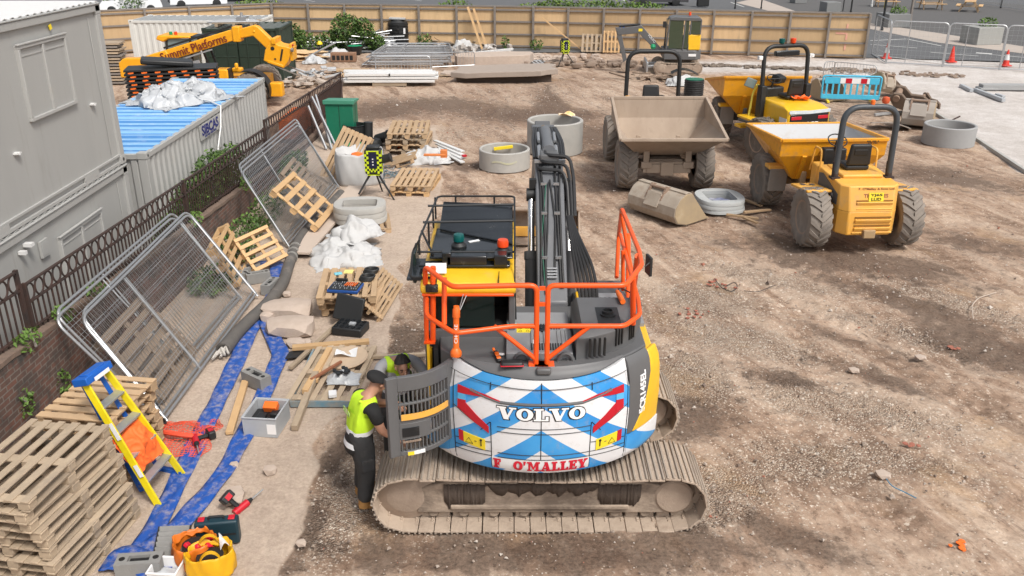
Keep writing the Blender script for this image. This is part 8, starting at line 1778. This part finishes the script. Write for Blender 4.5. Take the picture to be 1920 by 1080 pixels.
planter((1555,24),1.1,.75,'grey square planter behind the hoarding top',False,1); planter((1672,50),1.5,.8,'dark grey planter with two grass tufts by the black pole',True,2); planter((1837,82),1.5,.9,'pale grey planter with one tuft nearest the pavement',True,3,MATS['pale_zinc']); planter((1496,6),1.0,.5,'small grey planter at the top edge',False,4)
def post(px,h,r,label,m=M_blk,cat='post'):
    b=MB(); b.lathe([(r*1.4,0),(r*1.4,.12),(r,.14),(r,h),(0,h)],10); o=b.build('street_post',m,loc=G(*px)+Vector((0,0,.03))); tag(o,label,cat,'street posts'); return o
post((1653,58),4.6,.07,'tall black pole at the end of the hoarding'); post((1595,24),1.6,.06,'short black post beyond the hoarding'); post((1706,40),3.5,.09,'grey lamp column on the plaza',M_post); post((1427,17),2.6,.05,'thin black pole with a teal band behind the hoarding'); post((1378,17),2.2,.05,'thin black pole behind the hoarding, left of the teal one'); post((1634,13),1.6,.07,'white post on the plaza by the picnic tables',M_white)
b=MB(); b.box((0,0,.6),(.9,.5,1.0)); tag(b.build('litter_bin',M_blk,bevel=.05,loc=G(1317,14)),'black litter bin behind the hoarding','bin')
t=thing('parking_sign','yellow sign plate at the top edge behind the planter','sign',G(1580,22)+Vector((0,0,.03))); b=MB(); b.bx(-.4,.4,-.02,.02,1.1,1.6); b.build('plate',M_lab,t); b=MB(); b.rod((0,0,0),(0,0,1.1),.04,8); b.build('pole',M_blk,t); letters("P&R",.25,plane_fn((0,-.025,1.35),(1,0,0),(0,0,1)),'sign_lettering',M_txtblk,t) if False else None
b=MB(); b.box((0,-.08,1.55),(.14,.06,.55)); tag(b.build('yellow_notice',M_lab,loc=G(1652,56)),'yellow notice fixed to the tall black pole','notice')
def table(px,rz,label):
    t=thing('picnic_table',label,'picnic table',G(*px)+Vector((0,0,.03)),rz,'picnic tables on the plaza'); b=MB(); b.bx(-.9,.9,-.37,.37,.70,.75); b.build('tabletop',M_woodN,t); 
    for s in(-1,1): b=MB(); b.bx(-.9,.9,s*.75-.14,s*.75+.14,.42,.46); b.build('bench',M_woodN,t)
    b=MB()
    for x in(-.65,.65):
        b.beam((x,-.25,.7),(x,-.65,0),.06,.09); b.beam((x,.25,.7),(x,.65,0),.06,.09); b.bx(x-.03,x+.03,-.8,.8,.36,.42)
    b.build('leg',M_wood,t)
table((1660,13),R(-12),'picnic table behind the black pole'); table((1744,18),R(-8),'picnic table in the middle of the plaza'); table((1816,22),R(62),'picnic table seen end on at the right'); 
crowd('guard_railing','distant steel guard railing at the top right corner',G(1790,2),G(1935,26),.9,'guard railings'); post((1876,16),1.3,.05,'dark bollard post in the distant guard railing')
# parked cars beyond the hoarding
def car(label,px,rz,m,L_=4.2,zoff=.02):
    t=thing('parked_car',label,'car',G(*px)+Vector((0,0,zoff)),rz,'cars parked beyond the hoarding'); w=.88
    pr=[(-L_/2,.35),(-L_/2+.05,.75),(-L_/2+.25,.95),(-.95,1.02),(-.35,1.42),(.95,1.46),(1.55,1.18),(L_/2-.1,1.0),(L_/2,.6),(L_/2-.02,.3)]
    b=MB(); n=len(pr); vs=[];
    for yy,k in((-w,0),(-w*.96,1),(w*.96,1),(w,0)): 
        for x,z in pr: vs.append((x*(1 if k else .99),yy*(1 if z<1.05 else .8),z if k else z*.97))
    fs=[(j*n+i,j*n+i+1,(j+1)*n+i+1,(j+1)*n+i) for j in range(3) for i in range(n-1)]+[tuple(range(n)),tuple(3*n+i for i in reversed(range(n)))]+[(j*n+n-1,j*n,(j+1)*n,(j+1)*n+n-1) for j in range(3)]
    b.add(vs,fs); bd=b.build('body',m,t,bevel=.04,ang=50)
    b=MB(); b.slab(lambda a,c:(-.93+.58*c,-.68+1.36*a,1.05+.37*c),2,2,.03); b.slab(lambda a,c:(1.0+.5*c,-.66+1.32*a,1.46-.24*c),2,2,.03)
    for s in(-1,1): b.prism([(-.75,1.08),(-.3,1.38),(.85,1.41),(1.25,1.12)],s*w*.80-.045,s*w*.80+.045,axis='Y') if False else b.slab(lambda a,c,s=s:(-.72+.35*c+(1.95-.75*c)*a,s*(.865-.15*c),1.06+.33*c),4,2,.03)
    b.build('window',M_gloss,bd)
    for x in(-1.3,1.3):
        for s in(-1,1): b=MB(); b.lathe([(0,-.1),(.2,-.1),(.31,-.08),(.32,0),(.31,.08),(.2,.1),(0,.1)],18,(x,s*.82,.32),'Y'); b.build('wheel',M_blk,t)
    for s in(-1,1): b=MB(); b.box((-L_/2+.12,s*.62,.72),(.12,.34,.14),(0,0,s*.2)); b.build('headlight',MATS['pale_glass'],bd,bevel=.02)
    b=MB(); b.bx(-L_/2-.02,-L_/2+.1,-.55,.55,.42,.6); b.build('grille',M_blk,bd); return t
M_carW=mat('white_car_paint',(.72,.73,.74),.15,amt=.1,coat=.5); M_carB=mat('black_car_paint',(.015,.015,.017),.12,amt=.1,coat=.5)
car('white hatchback parked at the top left beyond the hoarding, partly behind the site cabin',(248,26),R(22),M_carW); car('white saloon at the top edge with its bonnet towards the shrubs',(372,14),R(25),M_carW); car('white car only just showing at the top edge',(440,2),R(15),M_carW,4.4); car('black car at the top edge beyond the right hand hoarding',(1232,10),R(4),M_carB,4.6); car('dark car at the top edge behind the tall shrub',(300,-6),R(24),M_carB)
plant('hedge_plant','small green hedge by the parked white hatchback','hedge',G(235,28)+Vector((0,0,.3)),[((0,0,.5),(1.5,.5,.5),350)],.2,M_leaf,M_leafB,70); plant('hedge_plant','bright green low hedge in front of the white saloon','hedge',G(380,12)+Vector((0,-.5,.6)),[((0,0,.3),(1.3,.4,.4),300)],.2,M_leafB,M_leafB,71)

# bits lying about on the right hand dirt
def wire(name,label,px,r,m,z=.02):
    P=[G(*p,z) for p in px]; b=MB(); o=P[0].copy(); b.tube(fillet([p-o for p in P],.15,4),r,5); tag(b.build(name,m,loc=o),label,'wire','wires on the dirt')
wire('loose_wire','black loop of wire on the dirt right of the orange rails',[(1340,522),(1352,540),(1372,548),(1384,538),(1378,528),(1362,536)],.008,M_blk)
wire('loose_wire','thin dark wire trailing over the dirt above the far track',[(1395,545),(1420,548),(1455,534)],.006,M_blk)
wire('loose_wire','pale curved cable on the dirt at the right side',[(1825,598),(1822,572),(1835,558),(1868,548)],.009,MATS['dusty_board'])
wire('loose_wire','thin blue wire by the pinkish stone near the right bottom',[(1662,898),(1672,912),(1695,922),(1718,934)],.008,mat('blue_wire',(.12,.26,.38),.5))
for i,(px,lb) in enumerate([((1710,835),'small red brick smear near the right bottom'),((1800,1025),'orange fragments near the bottom right corner'),((1790,652),'tiny red bit on the dark dirt at right')]):
    b=MB(); rr=random.Random(90+i)
    for k in range(6): b.rock((rr.gauss(0,.04),rr.gauss(0,.04),.012),(rr.uniform(.02,.05),)*2+(.016,),k)
    tag(b.build('brick_rubble',MATS['brick_red'] if i!=1 else M_orgpl,loc=G(*px)),lb,'rubble','brick rubble')
